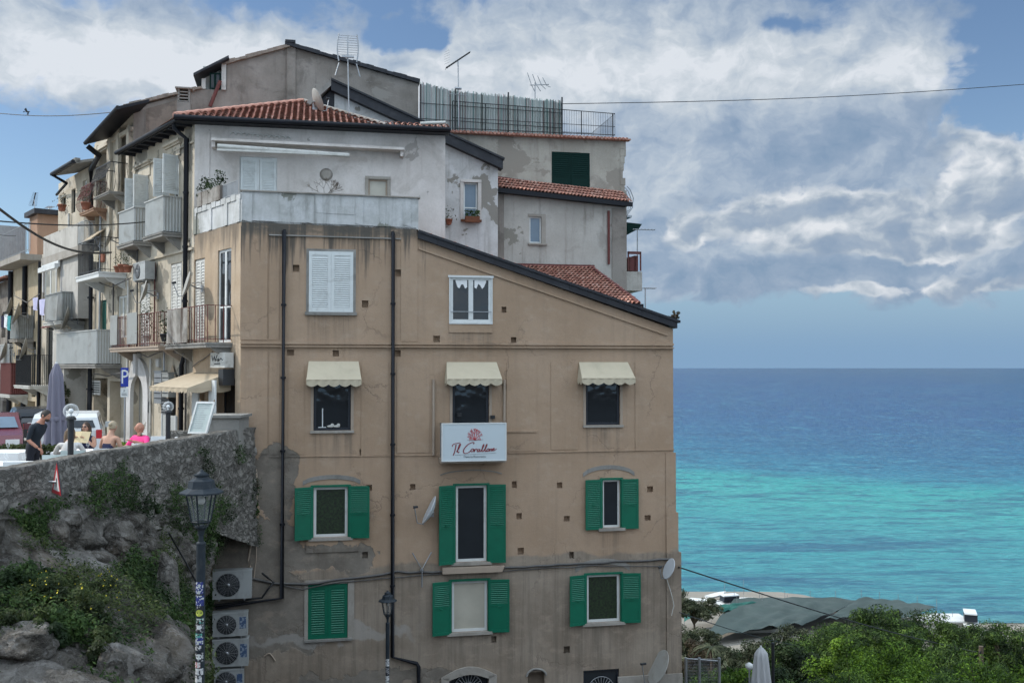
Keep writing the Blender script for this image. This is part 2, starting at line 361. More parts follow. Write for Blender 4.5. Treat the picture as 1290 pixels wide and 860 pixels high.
    g = t.m('MULTIPLY', t.ss(top, 3.1, 4.3), t.ss(x, 5.6, 5.2)); c = t.mix(t.m('MULTIPLY', g, .85), c, (.075,.07,.062))
    g2 = t.m('MULTIPLY', t.ss(z, 3.62, 3.85), t.m('MULTIPLY', t.ss(x, 5.6, 5.3), t.ss(t.noise(t.scale(co, (1,1,3)), 2.5, 6, .7), .3, .55)))
    c = t.mix(t.m('MULTIPLY', g2, .7), c, (.085,.08,.07))
    t.put(b.inputs['Base Color'], c); b.inputs['Roughness'].default_value = .93; b.inputs['Specular IOR Level'].default_value = .2
    h = t.m('ADD', t.m('ADD', t.noise(co, 8, 8, .72), t.m('MULTIPLY', ckm, -.8)), t.m('ADD', t.m('MULTIPLY', dens, -1.6), t.m('MULTIPLY', t.noise(co, 1.2, 4), .8)))
    t.put(b.inputs['Normal'], t.bump(h, .35, .03)); return m
# ------------------------------------------------------------------ frames

_A, _B = at(303, 463, 27.5), at(848, 463, 30.0)
FA = Frame(_A.x, _A.y, math.atan2(_B.y-_A.y, _B.x-_A.x))          # the big facade, x 0..LW
LW = (Vector((_B.x-_A.x, _B.y-_A.y))).length
_vp = ray(-340, 463); _sd = Vector((_vp.x, _vp.y)).normalized()   # street runs this way
ST = Frame(_A.x, _A.y, math.atan2(-_sd.y, -_sd.x))                # street front, x negative going away
MAT['facade'] = facademat()
# ------------------------------------------------------------------ building pieces
def wall(mb, s0, s1, z0, top, holes=(), y=0.0, reveal=.22):
    """outer skin with real openings. holes: (a, b, c, d[, depth, closed])"""
    tf = top if callable(top) else (lambda s: top)
    cuts = sorted({s0, s1, *[h[0] for h in holes], *[h[1] for h in holes]}); cuts = [c for c in cuts if s0-1e-6 <= c <= s1+1e-6]
    for a, b in zip(cuts, cuts[1:]):
        if b - a < 1e-5: continue
        m = (a+b)/2; hs = sorted([(h[2], h[3]) for h in holes if h[0] < m < h[1]]); z = z0
        for lo, hi in hs:
            if lo > z: mb.quad((a,y,z),(b,y,z),(b,y,lo),(a,y,lo))
            z = max(z, hi)
        mb.quad((a,y,z),(b,y,z),(b,y,tf(b)),(a,y,tf(a)))
    for h in holes:
        a, b, c, d = h[:4]; r = h[4] if len(h) > 4 else reveal; e = y + r
        mb.quad((a,y,c),(a,e,c),(a,e,d),(a,y,d)); mb.quad((b,e,c),(b,y,c),(b,y,d),(b,e,d))
        mb.quad((a,y,d),(a,e,d),(b,e,d),(b,y,d)); mb.quad((a,e,c),(a,y,c),(b,y,c),(b,e,c))
        if len(h) > 5: mb.quad((a,e,c),(b,e,c),(b,e,d),(a,e,d))
def framed(mb, a, b, c, d, y, w=.06, th=.05, nx=1, bars=()):
    mb.box(a, a+w, y, y+th, c, d); mb.box(b-w, b, y, y+th, c, d); mb.box(a+w, b-w, y, y+th, d-w, d); mb.box(a+w, b-w, y, y+th, c, c+w)
    for i in range(1, nx):
        x = a + (b-a)*i/nx; mb.box(x-w*.8, x+w*.8, y-.006, y+th, c+w, d-w)
    for f in bars: z = c + (d-c)*f; mb.box(a+w, b-w, y+.004, y+th-.004, z-w*.35, z+w*.35)
def window(T, rect, y=.1, fm='white', gm='glass', w=.06, nx=2, bars=(), name='window', sill=None, label=None, silld=.12, sillx=.12):
    a, b, c, d = rect; f = MB(); framed(f, a, b, c, d, y, w, .05, nx, bars)
    o = T.part(name, f, MAT[fm], label=label)
    g = MB(); g.box(a+w*.5, b-w*.5, y+.022, y+.034, c+w*.5, d-w*.5); T.part('pane', g, MAT[gm], o)
    if sill:
        s = MB(); s.box(a-sillx, b+sillx, -silld, y, c-.07, c-.002); T.part('sill', s, MAT[sill], o)
    return o
def leaf(mb, w, h, M, panel=0.0, fr=.055, th=.035, pitch=.055):
    """one louvred shutter leaf: local x 0..w, z 0..h, y thickness; the lowest `panel` share is boarded"""
    mb.box(0, fr, 0, th, 0, h, M); mb.box(w-fr, w, 0, th, 0, h, M); mb.box(fr, w-fr, 0, th, 0, fr*1.4, M); mb.box(fr, w-fr, 0, th, h-fr*1.2, h, M)
    zb = fr*1.4
    if panel: mb.box(fr, w-fr, .010, th-.008, zb, h*panel, M); mb.box(fr, w-fr, 0, th, h*panel, h*panel+fr, M); zb = h*panel + fr
    mb.box(fr, w-fr, th*.46, th*.54, zb, h-fr*1.2, M)
    z = zb + .012
    while z + pitch < h - fr*1.1:
        mb.add([(fr,.004,z),(w-fr,.004,z),(w-fr,th-.003,z+pitch*.62),(fr,th-.003,z+pitch*.62),(fr,.0,z+.010),(w-fr,.0,z+.010),(w-fr,th-.003,z+pitch*.62+.012),(fr,th-.003,z+pitch*.62+.012)],
               [(0,1,5,4),(4,5,6,7),(0,3,2,1),(0,4,7,3),(1,2,6,5),(3,7,6,2)], M); z += pitch
def shutter(T, parent, hx, z0, w, h, ang, mat, y=-.03, panel=0.0, side=1, name='shutter', label=None):
    """hinge at hx. side=1 opens towards +x, -1 towards -x; ang in degrees away from the wall plane"""
    m = MB(); base = Matrix.Translation((hx, y, z0))
    if side > 0: M = base @ Matrix.Rotation(R(-ang), 4, 'Z') @ Matrix.Translation((0, -.035, 0))
    else: M = base @ Matrix.Rotation(R(ang), 4, 'Z') @ Matrix.Scale(-1, 4, (1,0,0)) @ Matrix.Translation((0, -.035, 0))
    leaf(m, w, h, M, panel)
    for f in (.15, .85): m.box(-.02, .05, .03, .05, h*f-.03, h*f+.03, M)
    m.box(w*.45, w*.6, -.02, 0, h*.48, h*.5, M)
    return T.part(name, m, MAT[mat], parent, label=label)
def tiles(mb, P, U, V, nu, nv, r=None, lift=.02):
    """barrel tiles: P eave corner, U whole eave vector, V whole up-slope vector"""
    P, U, V = Vector(P), Vector(U), Vector(V); N = U.cross(V).normalized(); N = N if N.z > 0 else -N
    du, dv = U/nu, V/nv; w = du.length; r = r or w*.36; rng = random.Random(nu*31+nv)
    mb.add([P-N*.03, P+U-N*.03, P+U+V-N*.03, P+V-N*.03], [(0,1,2,3)])
    for i in range(nu):
        for j in range(nv):
            o = P + du*(i+.5) + dv*j + du*rng.uniform(-.05,.05) - dv*rng.uniform(.0,.1); vs = []
            for k, (l, e, rr) in enumerate(((-.10, lift+.035, r*1.10), (1.08, .0, r*.84))):
                for q in range(6):
                    t = math.pi*q/5; vs.append(o + dv*l + N*(e+rr*math.sin(t)) + (du/w)*(rr*math.cos(t)))
            mb.add(vs, [(q, q+1, q+7, q+6) for q in range(5)], smooth=True)
            mb.add([vs[q] for q in range(6)]+[vs[q]-N*.012 for q in range(6)], [(q, q+6, q+7, q+1) for q in range(5)])
            g = P + du*i + dv*j; vs = []                        # channel tile between
            for l in (-.02, 1.0):
                for q in range(5):
                    t = math.pi*q/4; vs.append(g + dv*l + N*(.02-r*.5*math.sin(t)+.03) + (du/w)*(r*.8*math.cos(t)))
            mb.add(vs, [(q+1, q, q+5, q+6) for q in range(4)], smooth=True)
def balcony(T, fr, s0, s1, zf, out=.8, h=1.0, rail='bars', slabm='cement', railm='black', th=.14, brackets=True, railname='railing', post=.11, label=None, y=0.0, ends=True):
    s = MB(); s.box(s0, s1, y-out, y+.02, zf-th, zf); s.box(s0-.03, s1+.03, y-out-.03, y+.02, zf-.05, zf-.012)
    if brackets:
        for x in (s0+.12, s1-.24): s.prism([(x,y,zf-th),(x,y-out*.75,zf-th),(x,y-out*.6,zf-th-.1),(x,y,zf-th-.38)], (.12,0,0))
    o = T.part('balcony', s, MAT[slabm], label=label); r = MB()
    e = .04
    if rail == 'bars':
        for z in (zf+h, zf+.1): r.box(s0+e, s1-e, y-out+e, y-out+e+.03, z-.02, z)
        n = max(2, int((s1-s0)/post))
        for i in range(n+1):
            x = s0+e + (s1-s0-2*e)*i/n; r.box(x-.009, x+.009, y-out+e+.005, y-out+e+.023, zf, zf+h-.02)
        if ends:
            for x in (s0+e, s1-e):
                for z in (zf+h, zf+.1): r.box(x-.015, x+.015, y-out+e+.03, y, z-.02, z)
                k = max(2, int(out/post))
                for i in range(1, k): yy = y-out+e + (out-e)*i/k; r.box(x-.009, x+.009, yy-.009, yy+.009, zf, zf+h-.02)
    elif rail == 'panel':
        def corr(x0, y0, x1, y1):
            L = math.hypot(x1-x0, y1-y0); n = max(2, int(L/.09)); vs = []
            nx, ny = (y1-y0)/L, -(x1-x0)/L
            for i in range(n*2+1):
                f = i/(n*2); d = .012 if (i//1) % 2 else -.012
                vs += [(x0+(x1-x0)*f+nx*d, y0+(y1-y0)*f+ny*d, zf+.03), (x0+(x1-x0)*f+nx*d, y0+(y1-y0)*f+ny*d, zf+h-.04)]
            r.add(vs, [(2*i, 2*i+2, 2*i+3, 2*i+1) for i in range(n*2)])
        corr(s0+e, y-out+e, s1-e, y-out+e); corr(s0+e, y, s0+e, y-out+e); corr(s1-e, y-out+e, s1-e, y)
        r.box(s0, s1, y-out+e-.03, y-out+e+.03, zf+h-.04, zf+h)
        for x in (s0+e, s1-e): r.box(x-.03, x+.03, y-out+e, y, zf+h-.04, zf+h)
    elif rail == 'belly':
        n = max(3, int((s1-s0)/.13))
        for i in range(n+1):
            x = s0+e + (s1-s0-2*e)*i/n; sway = [(0,0),(.14,.12),(.2,.3),(.15,.55),(.03,.8),(0,1.0)]
            r.tube([(x, y-out+e-a, zf+h*b) for a, b in sway], .011, 4)
        for x in (s0+e, s1-e):
            for q in range(1, 5): r.tube([(x+(-.0 if x<s1 else 0)-(a if x < (s0+s1)/2 else -a), y-out*q/5, zf+h*b) for a, b in sway], .010, 4)
            r.box(x-.012, x+.012, y-out+e, y, zf+h-.03, zf+h)
        r.box(s0+e, s1-e, y-out+e-.015, y-out+e+.015, zf+h-.03, zf+h)
        r.box(s0+e-.02, s1-e+.02, y-out+e-.16, y-out+e-.14, zf+h*.48, zf+h*.5)
    T.part(railname, r, MAT[railm], o)
    return o
def downpipe(T, path, r=.05, mat='gutter', name='downpipe', clips=True):
    m = MB(); m.tube(path, r, 8); P = [Vector(p) for p in path]
    if clips:
        for a, b in zip(P, P[1:]):
            n = int((b-a).length/2.2); 
            for i in range(1, n+1):
                c = a + (b-a)*(i/(n+1)); d = (b-a).normalized()*.03; m.tube([c-d, c+d], r*1.3, 8)
    return T.part(name, m, MAT[mat])
def dish(name, label, fr, s, y, z, diam, yaw, tilt, mat='dish', group=None, arm=True):
    """offset dish; yaw 0 faces straight out of the wall (local -y)"""
    T = Thing('satellite_dish', label, 'satellite dish', (s, y, z), fr, group); yaw = yaw if fr is FA else -14
    c = Vector((s, y-.38, z+.05)); M = Matrix.Translation(c) @ Matrix.Rotation(R(yaw), 4, 'Z') @ Matrix.Rotation(R(90-tilt), 4, 'X')
    # dish axis = local +z of M, pointing out of the wall
    m = MB(); prof = [(diam/2*k/7, .28*diam*((k/7)**2)*.5) for k in range(8)]; prof[0] = (.001, 0)
    m.lathe(prof, 24, M); m.lathe([(r_, z_-.012) for r_, z_ in prof], 24, M); m.lathe([(diam/2, .14*diam-.012), (diam/2+.012, .14*diam), (diam/2, .14*diam+.008)], 24, M)
    T.part('reflector', m, MAT[mat])
    a = MB(); a.tube([(0,-diam*.5,.06), (0,-diam*.55,.3*diam), (0,-.12*diam,.62*diam)], .014, 6, M); T.part('feed_arm', a, MAT['metal'])
    l = MB(); l.tube([(0,-.14*diam,.66*diam), (0,-.06*diam,.52*diam)], .035, 8, M); T.part('receiver', l, MAT['acdark'])
    b = MB(); bc = M @ Vector((0,0,-.03)); b.tube([bc, (bc.x, y-.2, z-.02), (s, y-.16, z-.05), (s, y+.02, z-.05)], .022, 6); b.box(s-.08, s+.08, y-.02, y+.01, z-.15, z+.06)
    b.tube([bc+Vector((0,0,.05)), (s, y-.1, z+.12), (s, y, z+.12)], .012, 5); T.part('bracket', b, MAT['metal'])
    return T
def ac_unit(label, fr, s0, s1, z0, z1, y=0.0, dep=.32, standoff=.12, ribs=True, group=None, decal=False, rot=0):
    w, h = s1-s0, z1-z0
    T = Thing('air_conditioner', label, 'air conditioner', (s0, y, z0), fr, group)
    c = MB(); yf = y-standoff-dep
    c.box(s0, s1, yf, y-standoff, z0, z1); c.box(s0-.01, s1+.01, yf-.01, y-standoff+.01, z1-.03, z1+.012)
    for i in range(6): c.box(s1-.005, s1+.006, yf+.05, y-standoff-.05, z0+h*(.2+.1*i), z0+h*(.2+.1*i)+.015)
    T.part('casing', c, MAT['acwhite'])
    r = h*.42; cx, cz = s0+w*.40, z0+h*.5; M = Matrix.Translation((cx, yf, cz)) @ Matrix.Rotation(R(90), 4, 'X')
    g = MB(); g.lathe([(.001,.012),(r*.97,.012),(r,.004),(r,0)], 28, M); T.part('fan_opening', g, MAT['acdark'])
    q = MB()
    for k in range(1, 8): 
        rr = r*k/7.3; q.tube([M @ Vector((rr*math.cos(2*math.pi*i/24), rr*math.sin(2*math.pi*i/24), .02)) for i in range(25)], .0035, 4, caps=False)
    for k in range(8): a = math.pi*k/8; q.tube([M @ Vector((r*math.cos(a), r*math.sin(a), .024)), M @ Vector((-r*math.cos(a), -r*math.sin(a), .024))], .004, 4)
    q.lathe([(.001,.034),(r*.17,.03),(r*.17,.012)], 14, M); T.part('fan_guard', q, MAT['metal'])
    if decal:
        d = MB(); d.box(s0+w*.77, s1-w*.04, yf-.004, yf, z0+h*.32, z1-h*.18); T.part('spec_sticker', d, STICKBLUE)
    b = MB()
    for x in (s0+w*.15, s1-w*.2): b.box(x, x+.04, yf, y, z0-.05, z0-.005); b.box(x, x+.04, y-.04, y, z0-.05, z0+h*.7); b.box(x-.02, x+.06, y-standoff, y, z0-.05, z0-.03)
    T.part('bracket', b, MAT['metal']); return T
def stickermat(name, a, b_, c_, sc_=28):
    m, t, b = newmat(name); co = t.node('ShaderNodeTexCoord').outputs['Object']
    v = t.voro(co, sc_, out='Color'); s = t.sep(v)[0]
    t.put(b.inputs['Base Color'], t.ramp(s, [(0, a), (.45, b_), (.75, c_)], 'CONSTANT')); b.inputs['Roughness'].default_value = .5; return m
STICKBLUE = stickermat('spec_sticker_print', (.05,.09,.18), (.25,.30,.36), (.08,.12,.2), 22)
# ------------------------------------------------------------------ the big facade building
G = Thing('apartment_building', 'tall tan building with green shutters, three cream awnings and a white walled terrace', 'building', (0, 0, ZG), FA)
def fz(px, py, y=0.0): return FA.hit(px, py, y)
def topline(s):
    sA, zA = fz(306, 277); sB, zB = fz(527, 287)
    if s <= sB + 1e-6: return zA + (zB-zA)*(s/sB) if s > 0 else zA
    a, za = fz(527, 300); b, zb = fz(850, 415); return za + (zb-za)*(s-a)/(b-a)
S527 = fz(527, 290)[0]
# windows in photo pixels
def fr_(x0, x1, yt, yb): return FA.rect(x0, x1, yt, yb)
WIN = dict(ws=fr_(389,445,317,393), wc=fr_(567,619,349,406), a1=fr_(395,442,478,542), a2=fr_(570,616,478,560), a3=fr_(738,781,478,535),
           g1=fr_(395,438,613,676), g2=fr_(574,613,611,707), g3=fr_(759,781,604,664), l1=fr_(388,438,735,804), l2=fr_(569,614,731,795), l3=fr_(739,781,723,783),
           n3=fr_(735,780,843,905))
DOOR = fr_(566, 615, 846, 905); NICHE = fr_(665, 686, 846, 880)
holes = [(*r, .24) for r in WIN.values()] + [(*DOOR, .25), (*NICHE, .3, 1)]
PUT = [(373,338),(460,383),(502,344),(529,386),(550,427),(366,444),(423,445),(501,445),(635,390),(647,429),(708,486),(710,532),(811,485),(812,526),(636,487),
       (344.5,483),(376,484),(459,487),(463,522),(457,570),(524,487),(465,614),(520,613),(810,563),(648,610),(705,611),(819,616),(654,650),(714,653),(816,652),
       (656,694),(720,699),(460,699),(529,700),(524,737),(622,805),(714,818),(735,600)]
rng = random.Random(5)
for i, (px, py) in enumerate(PUT[:-1]):
    s, z = fz(px, py); w, h = rng.uniform(.072,.098), rng.uniform(.08,.105); holes.append((s-w, s+w, z-h, z+h, .16, 1))
mb = MB(); wall(mb, 0, LW, ZG, lambda s: topline(s), [h for h in holes]) if False else None
# left part up to the terrace edge, right part under the sloping verge (a step in height at S527)
wall(mb, 0, S527, ZG, topline, [h for h in holes if h[1] <= S527])
wall(mb, S527, LW, ZG, lambda s: topline(max(s, S527+2e-6)), [h for h in holes if h[0] >= S527])
SL = FA.S(238); SLT = -2.2
wall(mb, SL, 0, ZG, SLT)                                                # foot of the wall behind the cliff, below the piazza
mb.quad((SL,0,ZG),(SL,9,ZG),(SL,9,SLT),(SL,0,SLT)); mb.quad((SL,0,SLT),(0,0,SLT),(0,9,SLT),(SL,9,SLT))
DPT = 11.0
zr = topline(LW); mb.quad((LW,0,ZG),(LW,DPT,ZG),(LW,DPT,zr),(LW,0,zr)); mb.quad((LW,DPT,ZG),(0,DPT,ZG),(0,DPT,2.5),(LW,DPT,zr))
# stepped footing on the right corner
for px, pt in ((851,570),(854,645),(857.5,695)):
    s1, zt = fz(px, pt); mb.box(LW-.25, s1, -.012-(px-848)*.004, .8, ZG, zt)
Gw = G.part('wall', mb, MAT['facade'])
# street side of the same building
stT = lambda s: 4.0
GS = FA.M.inverted() @ ST.M                                              # street frame -> facade frame
def strect(x0, x1, yt, yb, y=0.0): return ST.rect(x0, x1, yt, yb, y)
S243, S236, S165 = ST.S(243), ST.S(237.5), ST.S(165)
doorS = strect(274, 291, 314, 431); louS = strect(244.5, 257.5, 326, 431)
shopD = strect(265, 296, 476, 560); archS = strect(247, 258, 492, 560)
zt = ST.Z(303, 279); 
mbs = MB(); wall(mbs, S243, 0, ZS-.5, zt, [(*doorS,.18),(*louS,.12),(*shopD,.5),(*archS,.25,1)])
mbs.v = [tuple(GS @ Vector(p)) for p in mbs.v]
MAT['tanstreet'] = plaster('tan_street_render', (.40,.30,.205), (.46,.36,.26), (.12,.10,.08), .7, top=zt-ZG, scale=1.2)  # lighter tan than the front, for the street side
G.part('side_wall', mbs, MAT['tanstreet'])
class Sub:
    """lets street-frame parts hang from a facade-frame building"""
    def __init__(s, T, M): s.T, s.M = T, M
    def part(s, name, mb, mat, parent=None, label=None):
        mb.v = [tuple(s.M @ Vector(p)) for p in mb.v]; return s.T.part(name, mb, mat, parent, label)
GSub = Sub(G, GS)
o = window(GSub, doorS, .05, 'white', 'glass', .07, 2, (.38,), 'glazed_door', label='white glazed balcony door at the corner')
o = window(GSub, (louS[0], louS[1], louS[2], louS[3]), .06, 'oldwhite', 'glass', .05, 1, (), 'louvred_door')
m = MB(); wS = (louS[1]-louS[0]-.1)/2
for k in range(2): leaf(m, wS, louS[3]-louS[2]-.1, Matrix.Translation((louS[0]+.05+wS*k, .03, louS[2]+.05)), pitch=.09)
GSub.part('louvre', m, MAT['oldwhite'], o)
# relief on the front: string courses, raised panels, corner strip
rl = MB()
def hline(x0, y0, x1, y1, t=.05, d=.03, mbx=rl):
    a = fz(x0, y0); b = fz(x1, y1)
    mbx.add([(a[0],-d,a[1]-t/2),(b[0],-d,b[1]-t/2),(b[0],-d,b[1]+t/2),(a[0],-d,a[1]+t/2),(a[0],0,a[1]-t/2),(b[0],0,b[1]-t/2),(b[0],0,b[1]+t/2),(a[0],0,a[1]+t/2)],
            [(0,1,2,3),(4,5,1,0),(3,2,6,7),(0,3,7,4),(1,5,6,2)])
hline(303,431.5,848,434,.07,.06); hline(303,436,848,438.5,.03,.09); hline(640,408.5,640.5,408.5,.01,.001)
def pnl(x0, x1, yt, yb, d=.016):
    a, b, c, e = FA.rect(x0, x1, yt, yb); rl.box(a, b, -d, 0, c, e)
rl2 = MB()
pil = [(303,338),(382,395),(442,454),(540,548),(640,677),(694,728),(800,808)]
for x0, x1, yt, yb in [(339,352,456,572),(363,383,456,572),(455,489,456,573),(500,541,456,570),(638,676,456,568),(694,728,456,566),(800,828,456,566),(339,352,300,428),(505,526,300,430)]:
    pnl(x0, x1, yt, yb)
pnl(303,337,285,428,.02); pnl(303,337,442,572,.02)
hline(340,575,552,573,.03,.025); hline(640,570,849,566,.035,.03); hline(638,543,676,543,.05,.05)
G.part('string_course', rl, MAT['facade'])
ld = MB(); hline(339,296,505,301,.035,.05,ld); G.part('dark_ledge', ld, MAT['cement'])
# verge: thick dark roof edge along the slope + roof behind
vg = MB(); a, za = fz(527, 301); b, zb = fz(852, 414)
dz = (zb-za)/(b-a); n_ = 14
for i in range(n_):
    x0 = a-.02+(b-a)*i/n_; x1 = a-.02+(b-a)*(i+1)/n_-.006; z0_, z1_ = za+dz*(x0-a), za+dz*(x1-a); t = .20 + .02*(i % 2)
    vg.add([(x0,-.16,z0_),(x1,-.16,z1_),(x1,-.16,z1_+t),(x0,-.16,z0_+t),(x0,.3,z0_),(x1,.3,z1_),(x1,.3,z1_+t),(x0,.3,z0_+t)],
           [(3,2,1,0),(0,1,5,4),(7,6,2,3),(0,4,7,3),(1,2,6,5),(4,5,6,7)])
x0, x1 = a, b+.06
vg.add([(x0,-.2,za+.17),(x1,-.2,zb+.17),(x1,-.2,zb+.245),(x0,-.2,za+.245),(x0,.3,za+.17),(x1,.3,zb+.17),(x1,.3,zb+.245),(x0,.3,za+.245)],[(3,2,1,0),(0,1,5,4),(7,6,2,3),(0,4,7,3),(1,2,6,5),(4,5,6,7)])
G.part('roof_edge', vg, MAT['rake'])
rf = MB(); tiles(rf, (b-.02, .2, zb+.2), (0, 7, 0), (a-b, 0, za-zb), 28, 22); G.part('roof', rf, MAT['tile'])
mo = MB()
for q in range(1): 
    mo.add([(a,-.05,za-.30),(b-.3,-.05,zb-.22),(b-.3,-.05,zb-.16),(a,-.05,za-.24),(a,0,za-.30),(b-.3,0,zb-.22),(b-.3,0,zb-.16),(a,0,za-.24)],[(3,2,1,0),(0,1,5,4),(7,6,2,3),(0,4,7,3),(1,2,6,5)])
G.part('verge_moulding', mo, MAT['facade'])
# terrace floor and white parapet
TY = 3.2; ZT = zt - .12
fl = MB(); a2 = FA.local(ST.world((S243-.35, 0, 0)))
fl.poly([(0,0,ZT),(S527,0,ZT),(S527,TY+.3,ZT),(a2.x,a2.y,ZT)]); G.part('terrace_floor', fl, MAT['cement'])
MAT['parapet'] = plaster('whitewashed_parapet', (.42,.42,.40), (.56,.56,.55), (.12,.12,.10), .55, runs=1.0, patch=(.22,.22,.19), patchamt=.05, scale=1.5)
pp = MB()
pa0 = fz(311, 279)[1]; pa1 = fz(311, 241)[1]; pb0 = fz(527, 288)[1]; pb1 = fz(527, 250)[1]
def slab(mbx, x0, x1, y0, y1, za0, za1, zb0, zb1):
    mbx.add([(x0,y0,za0),(x1,y0,zb0),(x1,y1,zb0),(x0,y1,za0),(x0,y0,za1),(x1,y0,zb1),(x1,y1,zb1),(x0,y1,za1)],[(3,2,1,0),(4,5,6,7),(0,1,5,4),(1,2,6,5),(2,3,7,6),(3,0,4,7)])
slab(pp, .0, S527, .0, .16, pa0-.02, pa1, pb0-.02, pb1); slab(pp, S527-.16, S527, .165, TY+.3, pb0-.1, pb1, pb0-.1, pb1-.02)
for xx in (fz(311,250)[0]-.08, fz(386,250)[0], fz(448,250)[0], fz(508,250)[0]): slab(pp, xx, xx+.22, -.02, .0, pa0+.03, pa1-.05, pa0-.02, pa1-.07)
slab(pp, fz(387,250)[0]+.24, fz(447,250)[0]-.02, -.012, 0, pa0+.3, pa0+.55, pa0+.28, pa0+.52)
G.part('parapet', pp, MAT['parapet'])
cp = MB(); slab(cp, -.05, S527+.05, -.06, .2, pa1, pa1+.035, pb1, pb1+.035); G.part('parapet_coping', cp, MAT['sillstone'])
ps = MB(); ps.box(S243, -.005, .0, .15, zt-.02, ST.Z(303,244)-.15)
i = 0; x = S243
while x < -.2:
    ps.box(x, x+.32, -.03, .17, ST.Z(303,244)-.148, ST.Z(303,244)+.02 - .03*(i % 2)); x += .36; i += 1
for x in (S243, S243*.66, S243*.33, -.3): ps.box(x, x+.22, -.03, 0, zt, ST.Z(303,244)-.15)
GSub.part('side_parapet', ps, MAT['parapet'])
# windows of the front
def arcband(T, parent, a, b, z, rise, w=.12, d=.02, mat='cement'):
    m = MB(); n = 10; pts = []
    for k in range(n+1):
        t = k/n; x = a + (b-a)*t; zz = z + rise*math.sin(math.pi*t)**.6 if 0 < t < 1 else z; pts.append((x, zz))
    for (x0, q0), (x1, q1) in zip(pts, pts[1:]): m.add([(x0,-d,q0),(x1,-d,q1),(x1,-d,q1+w),(x0,-d,q0+w),(x0,0,q0+w),(x1,0,q1+w),(x1,0,q1),(x0,0,q0)], [(0,1,2,3),(3,2,5,4),(0,7,6,1)])
    T.part('lintel', m, MAT[mat], parent)
r = WIN['ws']; o = window(G, r, .02, 'whiteshut', 'acdark' if False else 'glass', .06, 1, name='window', label='shuttered window under the terrace')
hw = (r[1]-r[0])/2
s_ = MB(); s_.box(r[0]-.1, r[1]+.1, -.1, .02, r[2]-.09, r[2]-.003); G.part('sill', s_, MAT['cement'], o)
sr = MB(); sr.box(r[0]-.07, r[0], -.02, 0, r[2], r[3]+.07); sr.box(r[1], r[1]+.07, -.02, 0, r[2], r[3]+.07); sr.box(r[0], r[1], -.02, 0, r[3], r[3]+.07); G.part('surround', sr, MAT['cement'], o)
for k in range(2):
    m = MB(); leaf(m, hw-.004, r[3]-r[2], Matrix.Translation((r[0]+hw*k+.002, -.045, r[2])), pitch=.062, fr=.09, th=.04); G.part('shutter', m, MAT['whiteshut'], o)
r = WIN['wc']; o = window(G, r, .0, 'white', 'glass', .085, 2, name='window', label='small white casement window under the roof slope')
m = MB(); m.box(r[0]-.06, r[1]+.06, -.06, .0, r[3]-.02, r[3]+.04); m.box(r[0]-.03, r[0], -.04, 0, r[2], r[3]-.02); m.box(r[1], r[1]+.03, -.04, 0, r[2], r[3]-.02); m.box(r[0]-.03, r[1]+.03, -.05, 0, r[2]-.05, r[2]-.003); G.part('surround', m, MAT['white'], o)
m = MB(); m.box(r[0], r[1], -.035, -.02, r[2]+.3, r[2]+.318); G.part('guard_bar', m, MAT['metal'], o)
m = MB(); m.box(r[0]-.03, r[1]+.03, -.03, 0, r[2]-.30, r[2]-.06); G.part('apron', m, MAT['facade'], o)
m = MB()
for k in range(2):
    cx = r[0]+.1+(r[1]-r[0]-.1)*k*.5; pts = [(cx+.06+.34*i/6, .028+.0*i, r[3]-.12-.22*abs(math.sin(i*.9+k))) for i in range(7)]
    for (p, q) in zip(pts, pts[1:]): m.quad((p[0],.018,p[2]),(q[0],.018,q[2]),(q[0],.018,r[3]-.09),(p[0],.018,r[3]-.09))
G.part('curtain', m, MAT['cloth_white'], o)
for key, nx in (('a1', 1), ('a2', 1), ('a3', 1)):
    r = WIN[key]; o = window(G, r, .06, 'navy', 'glass', .075, nx, name='window' if key != 'a2' else 'balcony_door', label={'a1':'dark framed window under the left cream awning','a2':'dark door behind the white sign','a3':'dark framed window under the right cream awning'}[key])
    if key != 'a2':
        m = MB(); m.box(r[0]-.09, r[1]+.09, -.07, .06, r[2]-.07, r[2]-.002); G.part('sill', m, MAT['sillstone'], o)
    m = MB(); m.box(r[0]-.08, r[0]-.002, -.02, 0, r[2], r[3]); m.box(r[1]+.002, r[1]+.08, -.02, 0, r[2], r[3]); G.part('surround', m, MAT['tanpaint'], o)
